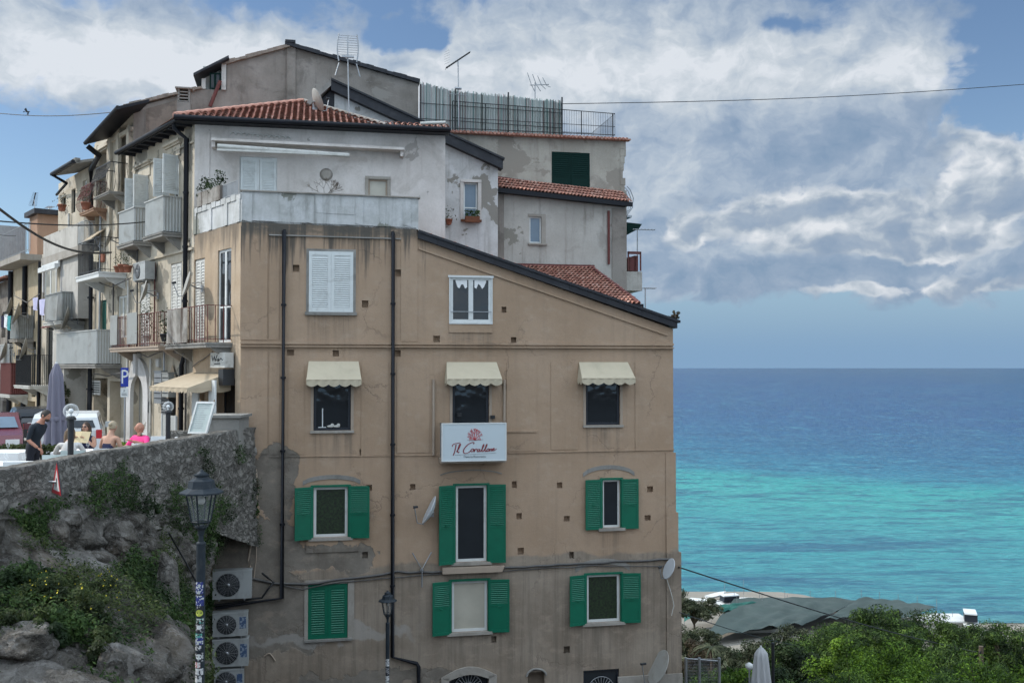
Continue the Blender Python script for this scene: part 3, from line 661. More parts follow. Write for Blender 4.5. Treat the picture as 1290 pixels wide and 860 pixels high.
def awning_part(T, s0, s1, zt_, zb_, out, mat, val=.16, lobes=5, label=None, name='awning', y=0.0):
    m = MB(); m.add([(s0+.06,y,zt_),(s1-.06,y,zt_),(s1,y-out,zb_),(s0,y-out,zb_),(s0+.06,y,zt_-.02),(s1-.06,y,zt_-.02),(s1,y-out,zb_-.02),(s0,y-out,zb_-.02)], [(0,3,2,1),(4,5,6,7)])
    m.poly([(s0,y-out,zb_),(s0+.06,y,zt_),(s0+.0,y,zb_-.04)]); m.poly([(s1,y-out,zb_),(s1-.06,y,zt_),(s1,y,zb_-.04)])
    a = T.part(name, m, MAT[mat], label=label); v = MB(); n = lobes*8
    for yy, xa, xb in ((y-out-.005, s0, s1),):
        vs = []
        for i in range(n+1):
            f = i/n; x = xa+(xb-xa)*f; d = val*(.66+.34*abs(math.sin(math.pi*f*lobes))); vs += [(x, yy+.01*math.sin(f*40), zb_), (x, yy+.012*math.sin(f*40+1), zb_-d)]
        v.add(vs, [(2*i, 2*i+1, 2*i+3, 2*i+2) for i in range(n)], smooth=True)
    for x in (s0, s1):
        vs = []; 
        for i in range(13):
            f = i/12; d = val*(.55+.45*abs(math.sin(math.pi*f*2))); vs += [(x, y-out*f, zb_-.0), (x, y-out*f, zb_-d)]
        v.add(vs, [(2*i, 2*i+1, 2*i+3, 2*i+2) for i in range(12)])
    T.part('valance', v, MAT[mat], a)
    w = MB(); w.box(s0+.02, s1-.02, y-out-.012, y-out-.006, zb_-.004, zb_+.010); T.part('piping', w, MAT['awning2'], a); return a
for i, (x0, x1, yt, ym) in enumerate([(386,455,457,481),(562,631,458,480),(731,798,458,479)]):
    a, b, c, d = FA.rect(x0, x1, yt, ym, -.35)
    awning_part(G, a, b, d+.05, c+.06, .55, 'awning', .19, 5, label=['cream awning at the left of the row','cream awning above the white sign','cream awning nearest the sea'][i])
# green shuttered windows
def sw(key, l, r_, lab, hy=(0,0), angs=(14, 14), pane='glass', fm='white', panels=(.45,.45), sill='sillstone', box=True, nx=1, fw=.075):
    q = WIN[key]; o = window(G, q, .05, fm, pane, fw, nx, label=lab)
    m = MB(); m.box(q[0]-.14, q[1]+.14, -.09, .05, q[2]-.09, q[2]-.004); G.part('sill', m, MAT[sill], o)
    m = MB(); m.box(q[0]-.08, q[1]+.08, -.05, .0, q[3], q[3]+.06); m.box(q[0]-.05, q[0], -.04, 0, q[2], q[3]); m.box(q[1], q[1]+.05, -.04, 0, q[2], q[3]); G.part('shutter_frame', m, MAT['green'], o)
    h = q[3]-q[2]
    for side, (hx, w), ang, pn in ((-1, (q[0]-.03, l), angs[0], panels[0]), (1, (q[1]+.03, r_), angs[1], panels[1])):
        shutter(G, o, hx, q[2]-.04, w, h+.06, ang, 'green', -.045, pn, side)
    return o
o = sw('g1', .52, .58, 'green shuttered window beside the rain pipe', pane='glass_leaf_reflection', angs=(20, 9)); arcband(G, o, WIN['g1'][0]-.3, WIN['g1'][1]+.35, WIN['g1'][3]+.06, .16)
m = MB(); q = WIN['g1']; m.box(q[0]-.2, q[1]+.3, -.035, 0, q[2]-.42, q[2]-.1); G.part('apron', m, MAT['facade'], o)
o = sw('g2', .50, .52, 'tall green shuttered balcony door below the sign', pane='glass_curtain' if False else 'glass', angs=(16, 8)); arcband(G, o, WIN['g2'][0]-.45, WIN['g2'][1]+.45, WIN['g2'][3]+.30, .12, .03)
m = MB(); q = WIN['g2']; m.prism([(q[0]-.4,-.2,q[2]-.29),(q[1]+.42,-.2,q[2]-.29),(q[1]+.5,-.2,q[2]-.13),(q[0]-.4,-.2,q[2]-.12)], (0,.2,0)); G.part('stone_step', m, MAT['tanpaint'], o)
m = MB()
for k in range(9): x = q[0]+.1+k*.085; m.box(x, x+.012, .0, .012, q[2]+.02, q[2]+.95)
m.box(q[0]+.02, q[1]-.02, -.005, .015, q[2]+.95, q[2]+.98); 
o = sw('g3', .52, .52, 'narrow green shuttered window near the sea edge', angs=(4, 4), panels=(0, .45), nx=1, fw=.06); arcband(G, o, WIN['g3'][0]-.6, WIN['g3'][1]+.45, WIN['g3'][3]+.10, .22)
o = sw('l2', .56, .60, 'green shuttered window with a blank pale pane', pane='glass_pale', angs=(12, 6), panels=(.5,.5))  # pale pane colour stands in for the wall reflected in it
o = sw('l3', .54, .58, 'green shuttered window reflecting trees', pane='glass_leaf_reflection', angs=(12, 7)); arcband(G, o, WIN['l3'][0]-.35, WIN['l3'][1]+.3, WIN['l3'][3]+.08, .22, .16)
r = WIN['l1']; o = window(G, r, .05, 'green', 'glass', .05, 1, label='closed green louvred window above the alley'); hw = (r[1]-r[0])/2
m = MB(); m.box(r[0]-.1, r[0]-.002, -.025, .03, r[2]-.05, r[3]+.12); m.box(r[1]+.002, r[1]+.18, -.025, .03, r[2]-.05, r[3]+.12); m.box(r[0], r[1], -.025, .03, r[3]+.002, r[3]+.12); G.part('surround', m, MAT['sillstone'], o)
m = MB(); m.box(r[0]-.1, r[1]+.12, -.08, .05, r[2]-.06, r[2]-.002); G.part('sill', m, MAT['cement'], o)
for k in range(2):
    m = MB(); leaf(m, hw-.004, r[3]-r[2]-.02, Matrix.Translation((r[0]+hw*k+.002, -.0, r[2]+.005)), pitch=.065, fr=.09, th=.04); G.part('shutter', m, MAT['green'], o)
# ground openings with fan grilles
def fan(T, parent, cx, z, rr, y, m_='metal'):
    m = MB()
    for k in range(13): a = math.pi*k/12; m.tube([(cx, y, z), (cx+rr*math.cos(a), y, z+rr*math.sin(a))], .012, 4)
    for q in (.45, .98): m.tube([(cx+rr*q*math.cos(math.pi*k/16), y, z+rr*q*math.sin(math.pi*k/16)) for k in range(17)], .012, 4)
    T.part('fan_grille', m, MAT[m_], parent)
q = DOOR; o = window(G, q, .12, 'navy', 'glass', .07, 2, name='door', label='arched doorway with a pale stone surround'); fan(G, o, (q[0]+q[1])/2, q[3]-.5, .42, .09)
m = MB(); cx = (q[0]+q[1])/2; hw = (q[1]-q[0])/2
for x0, x1 in ((q[0]-.24, q[0]-.01), (q[1]+.01, q[1]+.24)): m.box(x0, x1, -.07, 0, q[2], q[3]-.12)
pts = [(q[0]-.24 + (q[1]-q[0]+.48)*k/12, q[3]-.12+.28*math.sin(math.pi*k/12)) for k in range(13)]
inn = [(q[0]-.0 + (q[1]-q[0])*k/12, q[3]-.2+.14*math.sin(math.pi*k/12)) for k in range(13)]
for k in range(12): m.add([(pts[k][0],-.07,pts[k][1]),(pts[k+1][0],-.07,pts[k+1][1]),(inn[k+1][0],-.07,inn[k+1][1]),(inn[k][0],-.07,inn[k][1]),(pts[k][0],0,pts[k][1]),(pts[k+1][0],0,pts[k+1][1]),(inn[k+1][0],.05,inn[k+1][1]),(inn[k][0],.05,inn[k][1])],[(0,3,2,1),(0,1,5,4),(3,7,6,2)])
G.part('surround', m, MAT['sillstone'], o)
q = WIN['n3']; o = window(G, q, .05, 'navy', 'glass', .06, 1, name='window', label='dark ground floor window with a fan grille'); fan(G, o, (q[0]+q[1])/2, q[3]-.62, .42, .02)
q = NICHE; m = MB(); cx = (q[0]+q[1])/2; hw = (q[1]-q[0])/2
pts = [(cx+(hw+.04)*math.cos(math.pi*k/10), -.03, q[3]-.1+(hw*.8)*math.sin(math.pi*k/10)) for k in range(11)]
m.tube(pts, .035, 6); G.part('niche_arch', m, MAT['cement'])
m = MB(); s0, z0 = fz(800, 848); m.box(s0-.55, LW+.22, -.10, -.02, ZG, z0-.05); G.part('plinth', m, MAT['sillstone'])
# downpipes on the front
s0, z0 = fz(358, 291); s1, z1 = fz(355, 752); s2, z2 = fz(272, 764)
downpipe(G, [(s0,.02,z0),(s0,-.09,z0-.05),(s0,-.09,z1),(s2,-.09,z2)], .058)
s0, z0 = fz(495, 293); s1, z1 = fz(494, 826); s2, z2 = fz(527, 834)
downpipe(G, [(s0,.02,z0),(s0,-.09,z0-.05),(s1,-.09,z1),(s2-.05,-.09,z2),(s2,-.09,z2-.1),(s2,-.09,ZG)], .056)
# pale conduits either side of the sign
for x in (546, 635):
    s0, z0 = fz(x, 478); s1, z1 = fz(x, 573 if x < 600 else 530); m = MB(); m.tube([(s0,-.05,z0),(s0,-.05,z1)], .04, 6); G.part('conduit', m, MAT['tanpaint'])
# little balcony the sign hides
a, b, c, d = FA.rect(555, 637, 578, 583, -.5)
m = MB(); m.box(a, b, -.55, 0, c-.0, d+.02); o = G.part('balcony', m, MAT['tanpaint'])
m = MB(); zb = d+.02; zt2 = zb+1.0
for x in (a+.04, b-.06): m.box(x, x+.02, -.5, 0, zt2-.03, zt2); m.box(x, x+.02, -.5, -.48, zb, zt2); [m.box(x, x+.015, -.5*k/6, -.5*k/6+.015, zb, zt2) for k in range(1, 6)]
m.box(a+.04, b-.04, -.5, -.48, zt2-.03, zt2); G.part('railing', m, MAT['metal'], o)
# wall lamp + spot beside the door
for x, y_ in ((620, 525), (578, 522)):
    s0, z0 = fz(x, y_); m = MB(); m.box(s0-.06, s0+.06, -.12, 0, z0-.05, z0+.05); m.box(s0-.04, s0+.04, -.14, -.12, z0, z0+.03); G.part('spotlight', m, MAT['black'])
# ------------------------------------------------------------------ the sign
a, b, c, d = FA.rect(556.5, 637, 533, 580, -.62)
SG = Thing('shop_sign', 'white lightbox sign with a coral emblem and red handwriting, on the little balcony', 'sign', (a, -.5, c), FA)
m = MB(); yf = -.68; m.box(a, b, yf, -.56, c, d); SG.part('panel', m, MAT['signwhite'])
m = MB()
for z0, z1 in ((c-.012, c+.018), (d-.018, d+.012)): m.box(a-.012, b+.012, yf-.012, -.555, z0, z1)
for x0, x1 in ((a-.012, a+.018), (b-.018, b+.012)): m.box(x0, x1, yf-.011, -.555, c+.018, d-.018)
SG.part('trim', m, MAT['white'])
def sp(u, v): return (a+(b-a)*(u-148)/(1058-148), yf-.006, d-(d-c)*(v-145)/(680-145))   # sign layout from the photo crop
def stroke(mbx, pts, w):
    # smooth through the points (Catmull-Rom) and lay a flat ribbon
    P = [Vector((x, -y)) for x, y in pts]; Q = []
    for i in range(len(P)-1):
        p0, p1, p2, p3 = P[max(i-1,0)], P[i], P[i+1], P[min(i+2,len(P)-1)]
        for k in range(5):
            t = k/5; Q.append(.5*((2*p1)+(p2-p0)*t+(2*p0-5*p1+4*p2-p3)*t*t+(3*p1-p0-3*p2+p3)*t**3))
    Q.append(P[-1]); vs = []
    for i, q in enumerate(Q):
        t = (Q[min(i+1,len(Q)-1)]-Q[max(i-1,0)]); t = t.normalized() if t.length else Vector((1,0)); n = Vector((-t.y, t.x))*w*(.7+.5*abs(t.y))
        vs += [sp(q.x+n.x, -(q.y+n.y)), sp(q.x-n.x, -(q.y-n.y))]
    nq = len(Q); vs2 = [(v[0], v[1]-.004, v[2]) for v in vs]
    mbx.add(vs2, [(2*i, 2*i+1, 2*i+3, 2*i+2) for i in range(nq-1)])
wr = MB()
for st_ in [ [(290,470),(300,445),(330,428),(375,422),(405,415)], [(345,440),(338,490),(325,545),(305,595)],                         # I
             [(350,540),(372,520),(398,470),(410,440),(398,438),(380,480),(366,530),(372,555),(392,545)],                           # l
             [(590,440),(598,420),(575,415),(520,440),(470,490),(448,540),(470,570),(520,558),(560,530)],                            # C
             [(585,505),(562,515),(556,538),(568,550),(590,532),(592,510),(580,505),(600,518),(612,512)],                            # o
             [(612,512),(606,530),(602,552),(612,525),(630,508),(640,512),(640,520)],                                                # r
             [(672,512),(652,518),(644,540),(655,550),(674,530),(682,510),(676,540),(686,548),(700,535)],                            # a
             [(700,535),(728,490),(742,450),(732,450),(716,500),(712,540),(724,548),(740,530)],                                       # l
             [(740,530),(770,490),(786,450),(776,450),(760,500),(756,540),(768,548),(782,530)],                                       # l
             [(805,508),(788,515),(782,536),(794,546),(812,530),(812,510),(802,508),(826,516)],                                       # o
             [(826,512),(822,545),(832,520),(846,508),(852,516),(848,542),(862,536)],                                                 # n
             [(862,532),(884,516),(886,504),(874,506),(866,526),(876,540),(895,530),(922,512)] ]:                                     # e
    stroke(wr, st_, 6.0)
SG.part('lettering', wr, MAT['signred'])
def text_mesh(txt, size, name):
    cu = bpy.data.curves.new(name, 'FONT'); cu.body = txt; cu.size = size; cu.align_x = 'CENTER'; cu.resolution_u = 2
    ob = bpy.data.objects.new(name, cu); COL.objects.link(ob); dg = bpy.context.evaluated_depsgraph_get()
    me = ob.evaluated_get(dg).to_mesh(); vs = [v.co.copy() for v in me.vertices]; fs = [tuple(p.vertices) for p in me.polygons]
    ob.evaluated_get(dg).to_mesh_clear(); bpy.data.objects.remove(ob); bpy.data.curves.remove(cu); return vs, fs
def put_text(mbx, txt, size, M, stretch=1.0):
    vs, fs = text_mesh(txt, size, 'tmp_txt'); mbx.add([M @ Vector((v.x*stretch, 0, v.y)) for v in vs], fs)
tx = MB(); px_, py_, pz_ = sp(610, 632); put_text(tx, 'Osteria Ristorante', .085, Matrix.Translation((px_, py_-.003, pz_)), 1.0)
p, q = sp(330, 592), sp(918, 572); tx.quad((p[0],p[1]-.003,p[2]-.004),(q[0],q[1]-.003,q[2]-.004),(q[0],q[1]-.003,q[2]+.002),(p[0],p[1]-.003,p[2]+.002))
SG.part('small_print', tx, MAT['signink'])
em = MB(); em2 = MB(); rg = random.Random(3)
def branch(x, y, ang, L, w, dep):
    x1, y1 = x+math.sin(ang)*L, y-math.cos(ang)*L; stroke(em if rg.random() < .7 else em2, [(x,y),((x+x1)/2+rg.uniform(-4,4),(y+y1)/2),(x1,y1)], w)
    if dep:
        for da in (-.45, .1, .5): branch(x1, y1, ang+da*rg.uniform(.6,1.2), L*.66, w*.72, dep-1)
for aa, L in ((-.95,70),(-.5,88),(-.1,100),(.3,92),(.75,80),(-1.35,50),(1.3,50)): branch(612, 385, aa, L*.82, 4.5, 2)
SG.part('coral_emblem', em, MAT['coral']); SG.part('coral_emblem', em2, MAT['coralpink'])
em3 = MB(); stroke(em3, [(500,380),(560,384),(620,386),(680,380),(730,376)], 4); SG.part('coral_base', em3, MAT['metal'])
m = MB()
for x in (a+.1, b-.14): m.box(x, x+.04, -.56, -.5, c+.1, d-.1)
SG.part('mounting', m, MAT['metal'])
# restaurant small lamp box / dishes / brackets on the facade
s, z = fz(532, 640); dish('d', 'white satellite dish on the facade left of the tall green door', FA, s+.25, 0, z-.1, .84, -93, 26, group=None)
s, z = fz(838, 712); dish('d', 'small white dish at the sea corner of the tan facade, above the other', FA, s+.05, 0, z-.1, .62, -86, 24)
s, z = fz(824, 838); dish('d', 'large rusting dish low on the sea corner of the tan facade', FA, s+.12, 0, z-.05, 1.05, -88, 28, 'dishold')
T = Thing('wall_bracket', 'empty white Y-shaped aerial bracket over the cables on the facade', 'bracket', (*(lambda q: (q[0], 0, q[1]))(fz(531, 716)),), FA)
p1, p2, p3, p4 = fz(519,695), fz(531,716), fz(543,694), fz(531,738); m = MB()
m.tube([(p1[0],-.12,p1[1]),(p2[0],-.12,p2[1]),(p3[0],-.12,p3[1])], .02, 6); m.tube([(p2[0],-.12,p2[1]),(p4[0],-.12,p4[1])], .02, 6); m.box(p2[0]-.05, p2[0]+.05, -.12, 0, p2[1]-.04, p2[1]); T.part('mast', m, MAT['metal'])
# air conditioners low on the left
for i, (x0, x1, yt, yb, lab) in enumerate([(268,317,718,753,'large white air conditioner, uppermost on the flaking wall'),(268,312,771,800,'boxy white air conditioner, second from the top under the black pipe'),(268,313,804,838,'boxy white air conditioner, third from the top of the stack'),(270,307,842,872,'grey air conditioner at the bottom of the stack')]):
    a, b, c, d = FA.rect(x0, x1, yt, yb, -.35); ac_unit(lab, FA, a, b, c, d, decal=i in (1, 2, 3))
# cables along the facade
def cable(label, pts, r=.018, mat='cable', fr=FA, y=-.05, name='power_cable', wob=.02, group=None):
    m = MB(); P = []
    for (x0, y0), (x1, y1) in zip(pts, pts[1:]):
        n = max(2, int(abs(x1-x0)/14)); 
        for k in range(n): f = k/n; s, z = fr.hit(x0+(x1-x0)*f, y0+(y1-y0)*f, y); P.append((s, y+rng.uniform(-wob, wob)*.5, z+rng.uniform(-wob, wob)))
    s, z = fr.hit(*pts[-1], y); P.append((s, y, z)); m.tube(P, r, 5)
    return Thing(name, label, 'cable', P[0], fr, group, m, MAT[mat])
cable('bundle of grey cables strung across the facade above the lower windows', [(318,728),(345,735),(385,736),(450,727),(500,720),(560,720),(606,717),(690,712),(760,708),(846,704)], .035)
cable('thin grey cable looping just below the main cable bundle', [(322,731),(380,742),(430,733),(540,724),(640,718),(750,712),(842,712)], .014)
cable('pale hoses running down the wall corner to the air conditioner', [(312,583),(322,592),(325,612),(318,670),(313,705),(316,722)], .035, 'tanpaint', y=-.1)
cable('thin pale hose beside the thick ones above the air conditioner', [(322,640),(323,700),(320,728)], .015, 'tanpaint', y=-.06)
cable('black pipe lagging looped beside the top air conditioner', [(330,722),(345,732),(330,752),(305,757),(270,762)], .03, 'blackcable', y=-.2)
cable('short frayed cable hanging on the bare wall under the closed green window', [(333,826),(340,822),(347,832)], .022, 'tanpaint')
cable('cable drooping from the corner dish on the tan facade', [(838,722),(845,745),(849,762),(846,775)], .012, 'oldwhite', y=-.12)
# ------------------------------------------------------------------ materials of the neighbours
MAT['whitewall'] = plaster('old_white_render', (.53,.485,.445), (.65,.60,.56), (.24,.20,.16), .5, patch=(.36,.33,.30), patchamt=.02, runs=.6, scale=1.0)
MAT['whitewall2'] = plaster('peeling_white_render', (.48,.465,.445), (.60,.585,.57), (.17,.15,.12), .6, patch=(.25,.23,.2), patchamt=.05, runs=.8, scale=1.2, seed=4)
MAT['beigeold'] = plaster('grey_beige_street_render', (.44,.38,.29), (.54,.48,.385), (.13,.115,.095), .9, patch=(.24,.215,.175), patchamt=.04, scale=1.2, seed=9)  # own grey-beige colour of the street walls
MAT['greyrender'] = plaster('rough_grey_render', (.20,.175,.15), (.29,.26,.23), (.07,.06,.052), .7, patch=(.27,.245,.215), patchamt=.02, scale=.8, seed=14)
MAT['brownrender'] = plaster('brown_stained_render', (.20,.16,.13), (.29,.24,.20), (.06,.05,.042), .9, patch=(.28,.22,.18), patchamt=.05, scale=.9, seed=23)
MAT['creamwall'] = plaster('pale_cement_render', (.40,.375,.335), (.50,.475,.43), (.17,.15,.125), .7, runs=1.0, scale=.9, seed=31, patch=(.25,.235,.2), patchamt=.03)
MAT['beigeback'] = plaster('beige_back_render', (.34,.31,.26), (.44,.405,.345), (.12,.10,.085), .7, scale=.9, seed=37, patch=(.28,.25,.21), patchamt=.07)
MAT['yellowish'] = plaster('ochre_render', (.42,.34,.225), (.50,.42,.30), (.16,.13,.10), .7, scale=1.1, seed=41)
MAT['orange'] = plaster('orange_brown_render', (.30,.185,.125), (.37,.24,.165), (.15,.1,.07), .4, seed=45)
MAT['stonefar'] = plaster('rough_stone_wall', (.19,.165,.14), (.29,.26,.225), (.08,.07,.06), .9, patch=(.14,.12,.1), patchamt=.1, scale=2.5, seed=50)
PV = lambda fr, px, py, y=0.0: (lambda q: (q[0], y, q[1]))(fr.hit(px, py, y))
def railing_bars(mbx, p, q, h, n, t=.012, rails=(0.08, 1.0)):
    p, q = Vector(p), Vector(q); d = q-p
    for f in rails: mbx.tube([p+Vector((0,0,h*f)), q+Vector((0,0,h*f))], t*1.5, 4)
    for i in range(n+1): a = p+d*(i/n); mbx.tube([a, a+Vector((0,0,h))], t, 4)
# ------------------------------------------------------------------ upper white house behind the terrace (its street side runs x 165..243)
U = Thing('white_house', 'white rendered house with a terracotta hip roof, set back behind the terrace', 'house', (0, 0, ZS), ST)
FU = Matrix.Identity(4)
A2w = ST.world((S243, 0, 0)); UF = Frame(A2w.x, A2w.y, FA.a)                     # its front
US = Sub(U, ST.M.inverted() @ UF.M)
zE = UF.Z(243, 156); xR, zER = UF.hit(561, 172)
upW1 = UF.rect(300, 349, 198, 242); upW1 = (upW1[0], upW1[1], zt+.0, upW1[3]); upW2 = UF.rect(464, 488, 226, 252)
m = MB(); wall(m, 0, xR, zt-1.2, lambda s: zE + (zER+.05-zE)*s/xR, [(*upW1,.1),(*upW2,.15)])
m.quad((xR,0,zt-2),(xR,5,zt-2),(xR,5,zER),(xR,0,zER)); US.part('front_wall', m, MAT['whitewall'])
o = window(US, upW1, .02, 'white', 'glass_pale', .07, 2, name='shuttered_door', label='white shuttered terrace door'); hw = (upW1[1]-upW1[0])/2-.07
for k in range(2): m = MB(); leaf(m, hw-.03, upW1[3]-upW1[2]-.12, Matrix.Translation((upW1[0]+.08+(hw+.06)*k, -.01, upW1[2]+.05)), pitch=.05); US.part('shutter', m, MAT['whiteshut'], o)
o = window(US, upW2, .06, 'tanpaint', 'glass_pale', .05, 1, label='small square window above the parapet')
m = MB(); q = upW2; m.box(q[0]-.1, q[1]+.1, -.04, 0, q[3]+.003, q[3]+.09); m.box(q[0]-.1, q[0]-.003, -.03, 0, q[2]-.1, q[3]); m.box(q[1]+.003, q[1]+.1, -.03, 0, q[2]-.1, q[3]); US.part('surround', m, MAT['sillstone'], o)
# long ledge, rolled awning, corner quoin, small vent tiles
m = MB(); a = UF.hit(268, 180); b = UF.hit(508, 192)
slab(m, a[0], b[0], -.45, 0, a[1]-.02, a[1]+.06, b[1]-.02, b[1]+.06)
for xx in (a[0], b[0]-.12): m.box(xx, xx+.1, -.35, 0, (a if xx < 3 else b)[1]-.2, (a if xx < 3 else b)[1]-.02)
US.part('ledge', m, MAT['whitewall'])
m = MB(); a = UF.hit(274, 184, -.5); b = UF.hit(440, 196, -.5); m.tube([(a[0],-.52,a[1]),(b[0],-.52,b[1])], .07, 8); m.box(a[0], b[0], -.62, -.55, a[1]-.16, a[1]-.10)
o = US.part('rolled_awning', m, MAT['oldwhite'])
m = MB(); a = UF.hit(290, 170); b = UF.hit(366, 176)
for i in range(11):
    x = a[0]+(b[0]-a[0])*i/11; z = a[1]+(b[1]-a[1])*i/11; m.tube([(x+.09+.08*math.cos(math.pi*k/6), -.03, z+.08*math.sin(math.pi*k/6)) for k in range(7)], .018, 5)
US.part('vent_tiles', m, MAT['oldwhite'])
m = MB(); a = UF.hit(411, 220); m.lathe([(.16,0),(.2,.02),(.12,.06)], 16, Matrix.Translation((a[0],0,a[1])) @ Matrix.Rotation(R(90), 4, 'X')); US.part('vent', m, MAT['sillstone'])
m = MB(); m.box(UF.S(243), UF.S(262), -.03, 0, zt-.3, zE-.25); m.box(UF.S(296), UF.S(300), -.012, 0, zt, zE-.9); US.part('corner_strip', m, MAT['whitewall'])
# street side with its French windows
zS = ST.Z(243, 156)
sw_holes = {}
W1 = ST.rect(214, 225, 199, 296); W2 = ST.rect(177, 187, 224, 300); L1 = ST.rect(215, 229, 331, 426); L2 = ST.rect(177, 189, 356, 428); V1 = ST.rect(168, 184, 473, 560); V2 = ST.rect(214, 224, 472, 560)
zf1 = ST.Z(215, 298); zf2 = ST.Z(205, 437)
W1 = (W1[0], W1[1], zf1+.02, W1[3]); W2 = (W2[0], W2[1], zf1+.02, W2[3]); L1 = (L1[0], L1[1], zf2+.02, L1[3]); L2 = (L2[0], L2[1], zf2+.02, L2[3]); V1 = (V1[0], V1[1], ZS, V1[3]); V2 = (V2[0], V2[1], ZS, V2[3])
m = MB(); wall(m, S165, S243-.002, ZS-.5, zS, [(*W1,.2),(*W2,.2),(*L1,.1),(*L2,.1),(*V1,.3),(*V2,.15,1)])
m.quad((S165,0,ZS),(S165,0,zS),(S165,7,zS),(S165,7,ZS)); U.part('street_wall', m, MAT['beigeold'])
m = MB()
for px in (168, 236.5): s = ST.S(px); m.box(s-.12, s+.12, -.05, 0, zf1-.3, zS-.3)
m.box(S165, S243, -.06, 0, zS-.62, zS-.56)
for r in (W1, W2):
    m.box(r[0]-.35, r[1]+.35, -.16, 0, r[3]+.42, r[3]+.5); m.box(r[0]-.3, r[1]+.3, -.1, 0, r[3]+.36, r[3]+.42); m.box(r[0]-.2, r[1]+.2, -.04, 0, r[3]+.01, r[3]+.35)
m.box(S165, S243, -.08, 0, zf1-.62, zf1-.54); U.part('moulding', m, MAT['beigeold'])
for r, lab in ((W1, 'nearer upper window with folded white shutters'), (W2, 'farther upper window with folded white shutters')):
    o = window(U, r, .15, 'white', 'glass', .06, 2, (.45,), name='french_window', label=lab); h = r[3]-r[2]; w = (r[1]-r[0])/2
    for side, hx in ((-1, r[0]), (1, r[1])):
        shutter(U, o, hx, r[2]+h*.5, .5, h*.5, 84 if side > 0 else 80, 'whiteshut', -.02, 0, side); shutter(U, o, hx, r[2]+.02, .5, h*.46, 80 if side > 0 else 76, 'whiteshut', -.02, 0, side)
balcony(U, ST, *sorted((ST.S(203), ST.S(228))), zf1, .62, 1.15, 'panel', 'cement', 'palepanel', label='nearer pale panelled balcony')
balcony(U, ST, *sorted((ST.S(169), ST.S(190))), zf1, .62, 1.15, 'panel', 'cement', 'palepanel', label='farther pale panelled balcony')
for r, lab in ((L1, 'tall louvred white door beside the black downpipe'), (L2, 'tall louvred white door under the air conditioner')):
    o = window(U, r, .05, 'oldwhite', 'glass', .05, 2, name='louvred_door', label=lab); w = (r[1]-r[0])/2-.05; m = MB()
    for k in range(2): leaf(m, w-.01, r[3]-r[2]-.1, Matrix.Translation((r[0]+.05+(w+.005)*k, -.0, r[2]+.05)), panel=0, pitch=.1, fr=.07)
    U.part('louvre', m, MAT['oldwhite'], o)
a, b = sorted((ST.S(168), ST.S(232))); o = balcony(U, ST, a, b, zf2, .8, 1.05, 'bars', 'tanpaint', 'rustred', post=.16, label='long balcony with rusty rails and grey screens')
for x0, x1 in ((168, 177), (190, 203)):
    m = MB(); q0, q1 = ST.S(x0), ST.S(x1); m.box(q0, q1, -.80, -.785, zf2+.1, zf2+1.12); U.part('screen', m, MAT['greypanel'], o)
for r, lab in ((V1, 'grey arched doorway with a white stone surround'),):
    o = window(U, r, .2, 'greypanel', 'glass_pale', .05, 1, name='door', label=lab); m = MB()
    cx = (r[0]+r[1])/2; hw = (r[1]-r[0])/2
    for x0, x1 in ((r[0]-.5, r[0]), (r[1], r[1]+.5)): m.box(x0, x1, -.12, 0, ZS, r[3]-hw)
    n = 12
    for k in range(n):
        t0, t1 = math.pi*k/n, math.pi*(k+1)/n; ro = hw+.5
        P = [(cx+hw*math.cos(t0), r[3]-hw+hw*math.sin(t0)), (cx+ro*math.cos(t0), r[3]-hw+ro*math.sin(t0)*1.1), (cx+ro*math.cos(t1), r[3]-hw+ro*math.sin(t1)*1.1), (cx+hw*math.cos(t1), r[3]-hw+hw*math.sin(t1))]
        m.add([(x,-.12,z) for x, z in P]+[(x,.0,z) for x, z in P], [(0,1,2,3),(1,5,6,2),(0,3,7,4)])
    m.box(cx-.14, cx+.14, -.2, 0, r[3]+.02, r[3]+.75); U.part('surround', m, MAT['whitewall2'], o)
m = MB(); q = V2; 
for x0, x1 in ((q[0]-.14, q[0]), (q[1], q[1]+.14)): m.box(x0, x1, -.06, 0, ZS, q[3]-.3)
m.add([(q[0]-.14,-.06,q[3]-.3),((q[0]+q[1])/2,-.06,q[3]+.35),(q[1]+.14,-.06,q[3]-.3),(q[1],-.06,q[3]-.3),((q[0]+q[1])/2,-.06,q[3]+.12),(q[0],-.06,q[3]-.3)], [(0,5,4,1),(1,4,3,2)]); U.part('pointed_arch', m, MAT['tanstreet'])
# roof: eaves, tiles, gutter, downpipe
F2 = lambda px, py, y: (lambda q: (q[0], y, q[1]))(UF.hit(px, py, y))
eA = Vector((-.55, -.45, zE+.08)); eB = Vector((xR+.1, -.45, zER+.12))
m = MB(); hip = Vector(F2(383, 131, 3.4)); rg_ = Vector(F2(470, 170, 1.2))
hipL = Vector((hip.x-.02, 3.4, hip.z))
